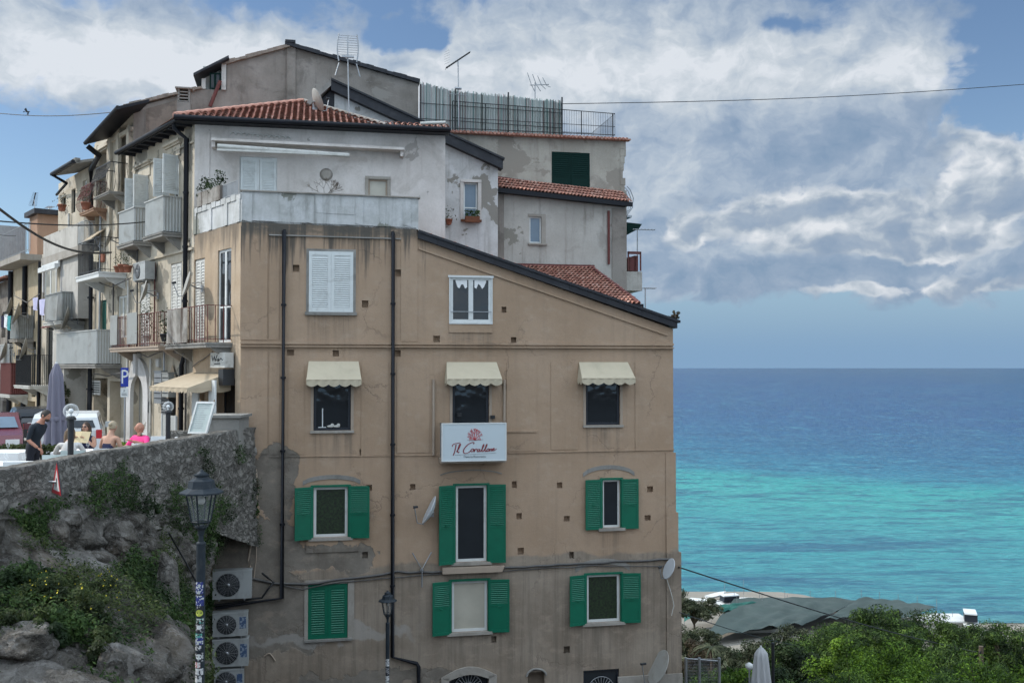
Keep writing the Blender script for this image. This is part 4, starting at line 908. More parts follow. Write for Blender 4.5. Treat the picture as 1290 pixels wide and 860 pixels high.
# front slope as strips of tiles cut by the ridge on the left and the valley on the right
def tri_tiles(mbx, P, Uv, Vv, nu, nv, inside):
    t_ = MB(); tiles(t_, P, Uv, Vv, nu, nv); P, Uv, Vv = Vector(P), Vector(Uv), Vector(Vv)
    # keep whole tiles whose first vertex lies inside the slope outline
    G2 = Matrix(((Uv.dot(Uv), Uv.dot(Vv)), (Uv.dot(Vv), Vv.dot(Vv)))).inverted()
    vv = [Vector(v) for v in t_.v]; keep = []
    for k, f in enumerate(t_.f[1:], 1):
        c = sum((vv[i] for i in f), Vector())/len(f) - P; uv = G2 @ Vector((c.dot(Uv), c.dot(Vv)))
        if inside(uv.x, uv.y): keep.append(k)
    mbx.add(vv, [t_.f[k] for k in keep], smooth=True)
top_z = hip.z + .05; Vv = Vector((0, hip.y+.45, top_z-eA.z))
def in_front(u, v):
    x = eA.x + (eB.x-eA.x)*u; 
    lim_l = 0 if v <= 0 else v*1.0*(3.85)*.95/ (eB.x-eA.x)*1.0
    xl = eA.x + (hip.x-.1-eA.x)*v; xr = eB.x if v < .13 else rg_.x + (hip.x - rg_.x)*(v-.13)/.87
    return xl <= x <= xr + 1e-6
tri_tiles(m, eA, eB-eA, Vv, 44, 13, in_front)
und = MB()
Z_ = lambda x, v: eA.z + (eB.z-eA.z)*((x-eA.x)/(eB.x-eA.x)) + (top_z-eA.z)*v
pts = [(eA.x,0),(eB.x,0),(eB.x,.13),(rg_.x,.13),(hip.x,1),(hip.x-.1,1)]
und.poly([(x, eA.y+Vv.y*v, Z_(x, v)-.03) for x, v in pts]); m.add(und.v, und.f)
US.part('roof_front', m, MAT['tile'])
m = MB(); m.tube([(eA.x+(hip.x-eA.x)*f, eA.y+Vv.y*f, Z_(eA.x+(hip.x-eA.x)*f, f)+.05+.014*(k%2)) for k, f in enumerate([i/30 for i in range(31)])], .085, 8); US.part('ridge_tiles', m, MAT['tile'])
m = MB(); m.tube([(hip.x, hip.y, Z_(hip.x,1)+.07), (rg_.x, eA.y+Vv.y*.13, Z_(rg_.x,.13)+.06), (rg_.x+.3, eA.y, Z_(rg_.x+.3,0)+.05)], .07, 6); US.part('valley_flashing', m, MAT['cement'])
m = MB(); q0 = ST.local(UF.world(eA)); sl_ = Vector((S165-.7, -.5, ST.Z(165,192)+0.0)); up_ = ST.local(UF.world((hip.x-.1, hip.y, Z_(hip.x-.1,1))))
m.poly([tuple(q0), (S165-.1,-.5,q0.z), (S165-.1,4.2,up_.z-.02), tuple(up_)]); U.part('roof_street', m, MAT['tile'])
m = MB(); m.quad((S165,-.5,q0.z-.03),(q0.x,-.5,q0.z-.03),(q0.x,0.05,q0.z-.03),(S165,0.05,q0.z-.03))
for i in range(9): x = S165+.2+(q0.x-S165)*i/9; m.box(x, x+.09, -.48, 0, q0.z-.13, q0.z-.035)
U.part('eaves', m, MAT['rake'])
g = MB(); g.tube([(S165-.1,-.56,q0.z-.02),(q0.x+.05,-.56,q0.z-.02)], .075, 8); g.box(S165-.1, q0.x, -.5, -.46, q0.z-.1, q0.z+.06); U.part('gutter', g, MAT['gutter'])
g = MB(); a = ST.local(UF.world(eA+Vector((0,-.1,-.02)))); b = ST.local(UF.world(eB+Vector((0,-.1,-.02)))); g.tube([a, b], .075, 8)
s0 = UF.M; lo = [UF.world(p) for p in ((eA.x,eA.y+.02,eA.z-.1),(eB.x,eB.y+.02,eB.z-.1),(eB.x,0.03,eB.z-.1),(eA.x,.03,eA.z-.1))]
lo = [ST.local(p) for p in lo]; g.add(lo+[p+Vector((0,0,.09)) for p in lo], [(0,1,2,3),(0,4,5,1),(4,7,6,5)]); U.part('gutter', g, MAT['gutter'])
sp_ = ST.S(237); zb_ = ST.Z(237, 160)
downpipe(U, [(sp_,-.5,zb_+.12),(sp_,-.5,zb_-.15),(sp_,-.12,zb_-.42),(sp_,-.12,zf2-.3),(sp_-.25,-.12,zf2-.6),(sp_-.25,-.12,ZS)], .075)
m = MB(); q = UF.hit(545, 160); m.tube([UF.world((q[0]-.45,-.5,q[1]-.03)), UF.world((q[0]+.35,-.5,q[1]+.04))], .05, 8)
Thing('foam_roll', 'pale rolled pipe lying on the white house gutter by the gable', 'pipe', UF.world((q[0],-.5,q[1])), W, None, m, MAT['oldwhite'])
# AC, dishes on the street side
a, b, c, d = ST.rect(173, 188, 331, 353, -.3); ac_unit('grey air conditioner hung on the street wall of the white house', ST, a, b, c, d)
for px, py, lab, dm in ((196, 362, 'beige dish seen edge-on above the long rusty balcony', .75), (251, 352, 'brownish dish in front of the louvred door near the corner', .75), (150, 297, 'pale dish on the wall left of the panelled balconies', .8)):
    s, z = ST.hit(px, py); dish('d', lab, ST, s+.3, -.02, z-.25, dm, 50, 15, 'dishold')
# B1 street bits: balcony, screen, awning, white sign, canopy, menu board
zb1 = ST.Z(262, 433); a, b = sorted((ST.S(237), ST.S(292)))
o = balcony(GSub, ST, a+.1, b, zb1, .75, 1.05, 'bars', 'cement', 'rustred', post=.2, label='corner balcony with a tattered screen')
m = MB(); q0, q1 = ST.S(243), ST.S(270); n = 14; rr_ = random.Random(8); vs = []
for i in range(n+1): x = q0+(q1-q0)*i/n; y = -.80+rr_.uniform(-.03,.03); vs += [(x,y,zb1+.02),(x,y+rr_.uniform(-.02,.02),zb1+1.02)]
m.add(vs, [(2*i,2*i+2,2*i+3,2*i+1) for i in range(n)], smooth=True)
MAT['screen'] = plaster('tattered_screen', (.20,.18,.155), (.34,.32,.29), (.07,.05,.04), 1.0, runs=1.4, scale=3)
GSub.part('balcony_screen', m, MAT['screen'], o)
aw = ST.rect(221, 292, 466, 484); m = MB(); x0, x1 = ST.S(240.5), ST.S(291); zt_ = ST.Z(266, 469); 
awning_part(GSub, x0+.0, x1-.0, zt_, zt_-.42, 1.25, 'awning2', .14, 12, label='sand coloured awning over the shop door')
m = MB(); m.box(x1-.05, x1+.3, -.35, -.02, zt_-.35, zt_+.1); GSub.part('awning_motor', m, MAT['black'])
r = shopD
o = window(GSub, (r[0], r[1], ZS, r[3]), .42, 'navy', 'glass', .06, 2, name='shop_door', label='dark open shop doorway')
for x0, x1 in ((r[0]-.02, r[0]+.45), (r[1]-.55, r[1]-.1)):
    m = MB(); m.box(x0, x1, -.55, -.5, ZS+.05, r[3]-.05); m.box(x0+.05, x1-.05, -.552, -.551, ZS+.6, r[3]-.2); GSub.part('white_door_leaf', m, MAT['white'], o)
a, b, c, d = ST.rect(268, 286, 444, 463, -.25)
SB = Thing('shop_sign', 'small square white projecting sign above the sand awning', 'sign', (a, 0, c), ST); m = MB(); m.box(a, b, -.32, -.06, c, d); SB.part('panel', m, MAT['oldwhite'])
m = MB(); m.box(a+.1, b-.1, -.06, 0, c+.1, d-.1); SB.part('mounting', m, MAT['metal'])
m = MB()
def st2(pts, w=.016):
    P = [Vector((a+(b-a)*x, -.324, c+(d-c)*y)) for x, y in pts]; m.tube(P, w, 4)
for q in ([(.12,.8),(.2,.45),(.3,.75),(.36,.45),(.5,.85)], [(.45,.5),(.6,.6),(.55,.42),(.75,.62),(.88,.5)], [(.3,.25),(.7,.27)]): st2(q)
SB.part('lettering', m, MAT['signink'])
cable('thin cable sagging across the street wall under the corner balcony', [(243,462),(256,452),(268,443)], .014, 'cable', ST, name='cable')
cable('grey cable clipped along the street wall at first floor height', [(166,336),(200,325),(236,314)], .014, 'cable', ST, name='cable')
# ------------------------------------------------------------------ gabled white house in the middle
YG = 6.0; GF = FA
B3 = Thing('gabled_house', 'narrow white peeling house with a thick black gable roof edge', 'house', (GF.S(528, YG), YG, -2), GF)
pk = PV(GF, 417, 104, YG); e1 = PV(GF, 630, 203, YG); e0 = PV(GF, 387, 130, YG)
gt = lambda s: (pk[2]-.3) + (e1[2]-pk[2])*(s-pk[0])/(e1[0]-pk[0]) if s > pk[0] else pk[2]-.3-(pk[0]-s)*1.2
g1 = GF.rect(584, 602, 230, 277, YG); g2 = GF.rect(449, 463, 147, 166, YG)
m = MB(); wall(m, pk[0]+.12, e1[0]-.08, 0, gt, [(*g1,.15),(*g2,.15)], YG); xe = e1[0]-.08; m.quad((xe,YG,0),(xe,YG+6,0),(xe,YG+6,gt(xe)),(xe,YG,gt(xe))); B3.part('wall', m, MAT['whitewall2'])
m = MB(); m.poly([(pk[0]+.12,YG+.0,pk[2]-2.4),(pk[0]+.12,YG,pk[2]-.15),(e0[0]+.1,YG,e0[2]-.2),(e0[0]+.1,YG,e0[2]-1.4)][::-1]); B3.part('slate_panel', m, MAT['black' if False else 'rake'])
v = MB()
def rakeb(p, q, t, y0, y1, mbx):
    mbx.add([(p[0],y0,p[2]-t),(q[0],y0,q[2]-t),(q[0],y0,q[2]),(p[0],y0,p[2]),(p[0],y1,p[2]-t),(q[0],y1,q[2]-t),(q[0],y1,q[2]),(p[0],y1,p[2])],[(3,2,1,0),(0,1,5,4),(7,6,2,3),(0,4,7,3),(1,2,6,5),(4,5,6,7)])
rakeb((pk[0],0,pk[2]+.03), (e1[0]+.05,0,e1[2]+.03), .36, YG-.28, YG+.2, v); rakeb((pk[0],0,pk[2]+.07), (e1[0]+.1,0,e1[2]+.06), .07, YG-.34, YG+.2, v); B3.part('roof_edge', v, MAT['rake'])
v = MB(); rakeb((e0[0],0,e0[2]), (pk[0],0,pk[2]+.04), .22, YG-.28, YG+6, v); B3.part('left_eave', v, MAT['cement'])
v = MB(); v.quad((pk[0],YG+.2,pk[2]),(e1[0],YG+.2,e1[2]),(e1[0],YG+6,e1[2]),(pk[0],YG+6,pk[2])); B3.part('roof', v, MAT['rake'])
o = window(B3, g1, YG+.08, 'white', 'glass_blue', .06, 1, (.33,), label='tall narrow window with a flower box'); m = MB(); m.box(g1[0]-.12, g1[1]+.12, YG-.06, YG, g1[3]+.003, g1[3]+.1); m.box(g1[0]-.12, g1[0]-.003, YG-.04, YG, g1[2], g1[3]); m.box(g1[1]+.003, g1[1]+.12, YG-.04, YG, g1[2], g1[3]); B3.part('surround', m, MAT['whitewall'], o)
m = MB(); m.box(g1[0]-.1, g1[1]+.12, YG-.12, YG, g1[2]-.07, g1[2]-.002); B3.part('sill', m, MAT['rust'], o)
o = window(B3, g2, YG+.05, 'oldwhite', 'glass_pale', .05, 1, label='little window high in the gable')
m = MB(); q = GF.rect(417, 438, 142, 156, YG); m.box(q[0], q[1], YG-.02, YG+.0, q[2], q[3]); B3.part('dark_vent', m, MAT['acdark'])
s, z = GF.hit(389, 120, YG-1.6); dish('d', 'dark dish seen edge-on where the tiled hip roof meets the black gable', FA, s+.2, YG-1.5, z-.3, .75, 104, 26, 'dishold')
# ------------------------------------------------------------------ tall grey house
Pst = ST.world((S165, 0, 0)); Cw = Vector(at(367, 60, 36.2)); Dw = Vector(at(527, 103, 37.2))
K1 = Frame(Pst.x, Pst.y, math.atan2(Cw.y-Pst.y, Cw.x-Pst.x)); K2 = Frame(Cw.x, Cw.y, math.atan2(Dw.y-Cw.y, Dw.x-Cw.x))
T4 = Thing('tall_grey_house', 'tall grey-brown house with bare weathered side walls behind the white house', 'house', (0, 0, ZS), K1)
L1_ = (Vector((Cw.x-Pst.x, Cw.y-Pst.y))).length; L2_ = (Vector((Dw.x-Cw.x, Dw.y-Cw.y))).length
sB = K1.S(283); z1 = K1.Z(165, 136); z2 = K1.Z(250, 112); z3 = K1.Z(283, 82); z4 = K1.Z(367, 64); zc = K2.Z(375, 58); zd = K2.Z(527, 105)
s250 = K1.S(251)
m = MB(); wall(m, 0, s250, ZS, lambda s: z1+(z2-z1)*s/s250); wall(m, s250, sB, ZS, z2)
wall(m, sB, L1_, ZS, lambda s: z3+(z4+.2-z3)*(s-sB)/(L1_-sB)); T4.part('side_wall', m, MAT['greyrender'])
mB_ = MB(); wall(mB_, K1.S(181), K1.S(232), ZS+3, lambda s: z1+(z2-z1)*s/s250-.16, (), -.025); T4.part('stained_render', mB_, MAT['brownrender'])
m = MB(); wall(m, 0, L2_, ZS, lambda s: zc+(zd-zc)*s/L2_); m.quad((L2_,0,ZS),(L2_,4,ZS),(L2_,4,zd),(L2_,0,zd)); m.box(-.16, .16, -.06, .2, ZS, zc)
T4S = Sub(T4, K1.M.inverted() @ K2.M); T4S.part('end_wall', m, MAT['greyrender'])
def ragged(mbx, p, q, y0, y1, t, n, seed):
    r_ = random.Random(seed)
    for i in range(n):
        a, b = p[0]+(q[0]-p[0])*i/n, p[0]+(q[0]-p[0])*(i+1)/n; za, zb2 = p[1]+(q[1]-p[1])*i/n, p[1]+(q[1]-p[1])*(i+1)/n; j = r_.uniform(-.03,.04)
        mbx.add([(a-.03,y0+j,za-.02),(b,y0+j,zb2-.02),(b,y0+j,zb2+t+j),(a-.03,y0+j,za+t+j),(a-.03,y1,za-.02),(b,y1,zb2-.02),(b,y1,zb2+t+j),(a-.03,y1,za+t+j)],[(3,2,1,0),(0,1,5,4),(7,6,2,3),(0,4,7,3),(1,2,6,5),(4,5,6,7)])
m = MB(); ragged(m, (0-.3,z1), (s250,z2), -.14, 3, .09, 14, 1); ragged(m, (sB-.1,z3), (L1_+.15,z4+.2), -.14, 3, .10, 13, 2); T4.part('roof_edge', m, MAT['brownrender'])
m = MB(); ragged(m, (-.2,zc), (L2_+.05,zd), -.16, 3, .11, 20, 3); m.box(-.22, .15, -.2, .3, zc+.06, zc+.15); T4S.part('roof_edge', m, MAT['rake'])
# dormer opening left of the high wall
m = MB(); d0, d1 = s250, sB-.02; zlo = z2; zl, zr_ = K1.Z(251, 99), K1.Z(281, 80)
m.box(d1-.16, d1, -.08, 0, zlo, zr_); m.box(d0, d0+.14, -.04, 0.1, zlo, zl); m.box(d0, d1, .5, .55, zlo, zr_); T4.part('dormer_posts', m, MAT['oldwhite'])
m = MB(); m.add([(d0-.25,-.4,zl-.02),(d1+.1,-.4,zr_+.1),(d1+.1,1.5,zr_+.1),(d0-.25,1.5,zl-.02),(d0-.25,-.4,zl+.07),(d1+.1,-.4,zr_+.19),(d1+.1,1.5,zr_+.19),(d0-.25,1.5,zl+.07)],[(3,2,1,0),(0,1,5,4),(7,6,5,4),(0,4,7,3),(1,2,6,5)]); T4.part('dormer_roof', m, MAT['rake'])
q = K1.rect(264, 278, 92, 107); window(T4, (q[0], q[1], zlo+.02, q[3]), -.0, 'dkgreen', 'glass', .05, 2, label='small dark green dormer window')
m = MB(); a, b = K1.hit(278, 104), K1.hit(265, 136); m.tube([(a[0],-.2,a[1]),(b[0],-.2,b[1])], .07, 6); T4.part('leaning_flue', m, MAT['rustred'])
# chimney near the eave
c0 = K1.rect(224, 241, 119, 150, -.6); CH = m = MB(); m.box(c0[0], c0[1], -.9, -.45, c0[2]-1.0, c0[3]-.35)
for i in range(4): m.box(c0[0]+.03, c0[1]-.03, -.87, -.48, c0[3]-.33+.11*i, c0[3]-.29+.11*i)
for x in (c0[0]+.02, c0[1]-.08): m.box(x, x+.06, -.87, -.48, c0[3]-.35, c0[3]+.12)
m.box(c0[0]-.06, c0[1]+.06, -.96, -.4, c0[3]+.12, c0[3]+.17); T4.part('chimney', m, MAT['cement'])
# its street front: from x 165 to 118
S118, S147 = ST.S(116), ST.S(147); T4T = Sub(T4, K1.M.inverted() @ ST.M)
b1 = ST.rect(150, 160, 158, 246); b2 = ST.rect(124, 134, 190, 262); ar = ST.rect(152, 165, 262, 302); w3 = ST.rect(148, 164, 372, 425); g4 = ST.rect(127, 134, 378, 430); dk = ST.rect(118, 135, 476, 556); sh2 = ST.rect(138, 156, 480, 556)
b1 = (b1[0],b1[1],ST.Z(156,247),b1[3]); b2 = (b2[0],b2[1],ST.Z(130,266),b2[3])
ztop = ST.Z(165, 134)
m = MB(); wall(m, S118, S165-.002, ZS-.5, lambda s: ztop-.55+.55*(s-S118)/(S165-S118), [(*b1,.5),(*b2,.4),(*ar,.4,1),(*w3,.15),(*g4,.15),(*dk,.6,1),(*sh2,.4,1)]); T4T.part('street_wall', m, MAT['beigeold'])
m = MB()
for px in (148.5, 162, 138, 121): s = ST.S(px); m.box(s-.16, s+.16, -.12, 0, ST.Z(px, 300), ztop-.75)
m.box(S118, S165, -.1, 0, ztop-.95, ztop-.8); T4T.part('pilasters', m, MAT['beigeold'])
for r, lab in ((b1, 'balcony door behind the bulging iron rail'), (b2, 'balcony door under the dark overhanging eave')): window(T4T, r, .3, 'oldwhite', 'glass', .06, 2, name='french_window', label=lab)
window(T4T, w3, .06, 'whiteshut', 'glass_pale', .07, 3, label='white folded shutters over the corrugated balcony'); window(T4T, g4, .06, 'teal', 'glass', .12, 2, label='narrow teal shutters over the corrugated balcony')
balcony(T4T, ST, *sorted((ST.S(143.5), ST.S(163))), ST.Z(156,247), .75, 1.05, 'belly', 'cement', 'black', th=.1, label='balcony with a bulging black iron rail')
balcony(T4T, ST, *sorted((ST.S(119), ST.S(137))), ST.Z(130,267), .6, 1.0, 'belly', 'orange', 'rustred', th=.12, label='small balcony with an ochre base and pot-bellied rail')
balcony(T4T, ST, *sorted((ST.S(128), ST.S(158))), ST.Z(145,347), .95, 1.25, 'bars', 'white', 'black', post=.17, th=.2, label='white slabbed balcony with black bars')
zc_ = ST.Z(130, 459); balcony(T4T, ST, *sorted((ST.S(99), ST.S(153))), zc_, .9, 1.25, 'panel', 'cement', 'palepanel', label='wide balcony clad in pale corrugated sheet', railname='corrugated_rail')
ex = ST.S(106,-.8); S147 = ST.S(147,-.8); m = MB(); m.add([(ex,-.8,ztop-1.02),(S147,-.8,ztop-.5),(S147,.2,ztop-.1),(ex,.2,ztop-.62),(ex,-.8,ztop-.92),(S147,-.8,ztop-.4),(S147,.2,ztop),(ex,.2,ztop-.52)],[(3,2,1,0),(0,1,5,4),(7,6,5,4),(0,4,7,3),(1,2,6,5)])
m.tube([(ex,-.85,ztop-.98),(S147,-.85,ztop-.46)], .08, 6); T4T.part('eave', m, MAT['gutter'])
downpipe(T4T, [(ex+.1,-.8,ztop-1.1),(ex+.15,-.4,ztop-1.4),(S118+.1,-.15,ztop-1.6),(S118+.1,-.15,ST.Z(118,250)),(S118+.25,-.15,ST.Z(118,262)),(S118+.25,-.15,ZS)], .1)
m = MB(); m.poly([(ex,0.1,ztop-.6),(S165,.1,ztop),(S165,5,ztop+.9),(ex,5,ztop+.3)]); T4T.part('roof', m, MAT['rake'])
# ------------------------------------------------------------------ row further along the street
def rowhouse(name, label, px0, px1, ytop_px, mat, holes_, depth=7.0, slope=0.0, y=0.0):
    s0, s1 = ST.S(px0, y), ST.S(px1, y); T = Thing(name, label, 'house', (s0, y, ZS), ST)
    z = ST.Z(px1, ytop_px, y); m = MB(); wall(m, s0, s1, ZS-.5, z, holes_, y, .3)
    m.quad((s1,y,ZS),(s1,y+depth,ZS),(s1,y+depth,z),(s1,y,z)); m.quad((s0,y+depth,ZS),(s0,y,ZS),(s0,y,z),(s0,y+depth,z))
    m.quad((s0,y,z),(s1,y,z),(s1,y+depth,z),(s0,y+depth,z)); T.part('wall', m, MAT[mat]); return T, s0, s1, z
h1 = ST.rect(104, 109, 227, 262); h2 = ST.rect(90, 95, 238, 268); h3 = ST.rect(77, 83, 248, 266); h5 = ST.rect(54, 75, 322, 378); h6 = ST.rect(88, 93, 428, 486); h7 = ST.rect(58, 68, 412, 484); h8 = ST.rect(50, 60, 520, 560); h9 = ST.rect(92, 100, 490, 560); h10 = ST.rect(74, 84, 500, 560)
s0, s1 = ST.S(51), ST.S(116); s71 = ST.S(71); z = ST.Z(116, 208); zlow = ST.Z(66, 316)
T5 = Thing('plastered_house', 'pale beige house with a terrace and enclosed veranda, next after the tall grey house', 'house', (s0, 0, ZS), ST); m = MB()
wall(m, s0, s71, ZS-.5, zlow, [(*h, .3) for h in (h7, h8)] + [(h5[0], s71-.003, h5[2], h5[3], .3)], 0, .3); wall(m, s71, s1, ZS-.5, z, [(*h1,.2),(*h2,.2),(*h3,.2),(*h6,.2),(*h9,.5,1),(*h10,.4,1)], 0, .3)
m.quad((s1,0,ZS),(s1,7,ZS),(s1,7,z),(s1,0,z)); m.quad((s71,7,zlow),(s71,0,zlow),(s71,0,z),(s71,7,z)); m.quad((s0,7,ZS),(s0,0,ZS),(s0,0,zlow),(s0,7,zlow)); m.quad((s71,0,z),(s1,0,z),(s1,7,z),(s71,7,z)); m.quad((s0,0,zlow),(s71,0,zlow),(s71,7,zlow),(s0,7,zlow)); T5.part('wall', m, MAT['beigeold'])
window(T5, h1, .1, 'whiteshut', 'glass_blue', .08, 2, label='tall white window beneath the eave'); window(T5, h2, .1, 'black', 'glass', .04, 1, label='narrow dark opening above the terrace'); window(T5, h3, .1, 'dkgreen', 'glass', .05, 2, (.5,), label='small green window above the terrace')
window(T5, h5, .1, 'white', 'glass_pale', .09, 3, (.7,), label='veranda window with white frame'); window(T5, h6, .1, 'teal', 'glass', .1, 2, label='tall teal shutters low on the house'); window(T5, h7, .1, 'black', 'glass', .05, 1, label='dark doorway on the iron balcony')
eL = ST.S(64, -.8)
m = MB(); e = z+.0; m.add([(eL,-.75,e-.12),(s1+.3,-.75,e-.12),(s1+.3,1,e+.35),(eL,1,e+.35),(eL,-.75,e-.02),(s1+.3,-.75,e-.02),(s1+.3,1,e+.45),(eL,1,e+.45)],[(3,2,1,0),(0,1,5,4),(7,6,5,4),(0,4,7,3),(1,2,6,5)])
ragged(m, (eL,e-.05), (s1+.3,e-.05), -.82, -.6, .12, 18, 4); m.quad((eL,1,e+.4),(s1,1,e+.4),(s1,7,e+1.9),(eL,7,e+1.9)); T5.part('eave', m, MAT['cement'])
m = MB(); m.tube([(eL,-.86,e-.06),(s1+.3,-.86,e-.06)], .08, 6); m.tube([(eL+.1,-.86,e-.1),(eL+.5,-.4,e-.45),(s71+.1,-.1,e-.5)], .06, 6); T5.part('gutter', m, MAT['gutter'])
zt5 = ST.Z(75, 319, -.55); a, b = ST.S(52, -.55), ST.S(103, -.55)
m = MB(); m.box(a, b, -.55, -.0, zt5-.25, zt5); m.box(a, b, -.61, -.55, zt5-.3, zt5+.02); o = T5.part('terrace_slab', m, MAT['sillstone'])
m = MB(); zp = ST.Z(75, 290, -.55); m.box(a+.1, ST.S(95,-.55), -.53, -.45, zt5, zp); m.box(a, a+.1, -.53, 0, zt5, zp); T5.part('terrace_parapet', m, MAT['creamwall'], o)
m = MB(); railing_bars(m, (ST.S(95.5,-.55),-.50,zt5), (b-.05,-.50,zt5), zp-zt5, 7); railing_bars(m, (b-.05,-.50,zt5), (b-.05,-.05,zt5), zp-zt5, 9); T5.part('terrace_railing', m, MAT['white'], o)
m = MB(); m.box(ST.S(77,-.45), ST.S(97,-.45), -.45, 0, ST.Z(88,402,-.45), zt5-.26); T5.part('veranda_box', m, MAT['creamwall'])
m = MB(); m.box(a+.05, ST.S(77,-.45), -.61, -.53, zt5-.55, zt5-.3); m.box(a+.05, ST.S(77,-.45), -.75, -.61, zt5-.62, zt5-.42); T5.part('rolled_awning', m, MAT['white'])
m = MB()
for px in (53, 76): s = ST.S(px,-.45); m.box(s-.06, s+.06, -.47, -.40, ST.Z(64,402,-.45), zt5-.3)
T5.part('veranda_posts', m, MAT['whitewall2'])
balcony(T5, ST, ST.S(54,-.9), ST.S(76,-.9), ST.Z(65,405,-.9), .9, 1.15, 'panel', 'oldwhite', 'greypanel', label='grey panelled balcony with washing', railname='panel_rail')
balcony(T5, ST, ST.S(45), ST.S(66), ST.Z(58,487,-.9), .9, 1.35, 'bars', 'oldwhite', 'black', post=.08, label='black barred balcony behind the closed parasol')
m = MB(); m.box(ST.S(66,-.8), ST.S(82,-.8), -.8, 0, ST.Z(74,560,-.8), ST.Z(74,415,-.8)); m.box(ST.S(76,-.8), ST.S(82,-.8), -.84, -.8, ST.Z(74,560,-.8), ST.Z(74,455,-.8)); T5.part('projecting_bay', m, MAT['creamwall'])
s = ST.S(97); downpipe(T5, [(s,-.1,ST.Z(97,380)),(s,-.1,ZS)], .09, 'oldwhite')
a_, b_, c_, d_ = ST.rect(87, 94, 436, 455, -.3); ac_unit('small white air conditioner beside the teal shutters', ST, a_, b_, c_, d_, standoff=.1)
h1 = ST.rect(24, 29, 385, 420); h2 = ST.rect(39, 44, 385, 415); h3 = ST.rect(22, 28, 440, 470); h4 = ST.rect(40, 45, 430, 500); h5_ = ST.rect(18, 27, 508, 556); h6_ = ST.rect(34, 44, 505, 556)
T6, s0, s1, z = rowhouse('ochre_house', 'narrow ochre house with a roof terrace and thick drainpipes', 14, 51, 322, 'yellowish', [(*h,.25) for h in (h1,h2,h3,h4)]+[(*h5_,.5,1),(*h6_,.5,1)])
for i, h in enumerate((h1,h2,h3,h4)): window(T6, h, .1, ('wood','oldwhite','wood','dkgreen')[i], 'glass', .06, 2)
m = MB(); m.box(s0-.2, s1, -.9, .0, z-.25, z+.02); T6.part('cornice', m, MAT['sillstone'])
for px in (15, 33): s = ST.S(px); downpipe(T6, [(s,-.12,z-.3),(s,-.12,ZS)], .11)
m = MB(); q = ST.rect(37, 47, 275, 322, .5); m.box(q[0], q[1], .5, 2.2, z, ST.Z(42,272,.5)); T6.part('roof_hut', m, MAT['orange'])
m = MB(); m.box(q[0]-.25, q[1]+.25, .3, 2.5, ST.Z(42,272,.5), ST.Z(42,266,.5)); T6.part('hut_roof', m, MAT['rake'])
m = MB(); railing_bars(m, (s0,-.8,z), (ST.S(36,-.8),-.8,z), 1.3, 22); m.box(s0-.1, s0+.0, -.8, 0.6, z, z+2.0); T6.part('terrace_railing', m, MAT['metal'])
balcony(T6, ST, ST.S(31), ST.S(42), ST.Z(37,425,-.7), .7, 1.1, 'panel', 'sillstone', 'greypanel', label='small grey panelled balcony')
balcony(T6, ST, ST.S(18), ST.S(30), ST.Z(24,462,-.7), .7, 1.1, 'bars', 'sillstone', 'white', label='small white barred balcony')
balcony(T6, ST, ST.S(22), ST.S(36), ST.Z(30,499,-.8), .8, 1.5, 'panel', 'oldwhite', 'rustred', label='rust red panelled balcony')
for px, py, lab in ((24, 385, 'beige dish highest on the ochre house'), (34, 392, 'beige dish beside the washing on the ochre house'), (17, 440, 'tilted beige dish low at the far end of the row'), (43, 436, 'brown dish on the pipe between ochre and beige houses'), (97, 398, 'beige dish hanging below the grey panelled balcony')):
    s, z_ = ST.hit(px, py, -.3); dish('d', lab, ST, s+.2, -.3, z_-.2, 1.0, 45, 15, 'dishold')
T7, s0, s1, z = rowhouse('stone_house', 'dark rough stone house closing the street at the far left', -40, 13.5, 352, 'stonefar', [(*ST.rect(2,7,395,425),.3,1),(*ST.rect(3,9,505,556),.4,1)])
m = MB(); tiles(m, (s0-.2,-.6,z-.1), (s1-s0+.4,0,0), (0,5,1.8), 40, 12); T7.part('roof', m, MAT['tile'])
# closing wall across the far end of the piazza
q = ST.world((s0, 0, 0)); CW = Thing('end_house', 'grey house far off behind the cars at the left edge', 'house', (q.x-16, q.y-9, ZS), W); m = MB(); m.box(q.x-16, q.x-2, q.y-9, q.y-3, ZS-.5, 6); CW.part('wall', m, MAT['stonefar'])
# ------------------------------------------------------------------ right back house with the roof terrace
YR = 8.0; RB = Thing('terrace_house', 'beige back house with a railed roof terrace and reed screen, closest to the sky', 'house', (FA.S(560,YR), YR, -3), FA)
xr, zr1 = FA.hit(788, 178, YR); xl = FA.S(520, YR); z0_ = FA.Z(560, 168, YR)
RT = lambda s: z0_ + (zr1-z0_)*(s-xl)/(xr-xl)
gw = FA.rect(695, 743, 192, 237, YR); 
m = MB(); wall(m, xl, xr-.12, -3, lambda s: RT(s), [(*gw,.1)], YR); xq = xr-.12; m.quad((xq,YR,-3),(xq,YR+6,-3),(xq,YR+6,RT(xq)),(xq,YR,RT(xq)))
rg = random.Random(6)
for k in range(16): zz = RT(xq)-.3-k*.28; m.box(xq-.1, xq+rg.uniform(.0,.16)*(1 if k < 8 else .6), YR-.02, YR+.3, zz, zz+.27)
m.quad((xl,YR,RT(xl)-.02),(xq,YR,RT(xq)-.02),(xq,YR+7,RT(xq)-.02),(xl,YR+7,RT(xl)-.02)); RB.part('wall', m, MAT['beigeback'])
m = MB(); slab(m, xl, xr+.15, YR-.22, YR+.1, RT(xl)-.02, RT(xl)+.03, RT(xr), RT(xr)+.05); 
for i in range(58): x = xl+(xr+.1-xl)*i/58; z = RT(x); m.tube([(x,YR-.32,z+.02),(x,YR+.1,z+.08)], .055, 6)
RB.part('roof_edge', m, MAT['tile'])
o = window(RB, gw, YR+.03, 'dkgreen', 'glass', .05, 2, label='dark green closed double shutters'); hw = (gw[1]-gw[0])/2
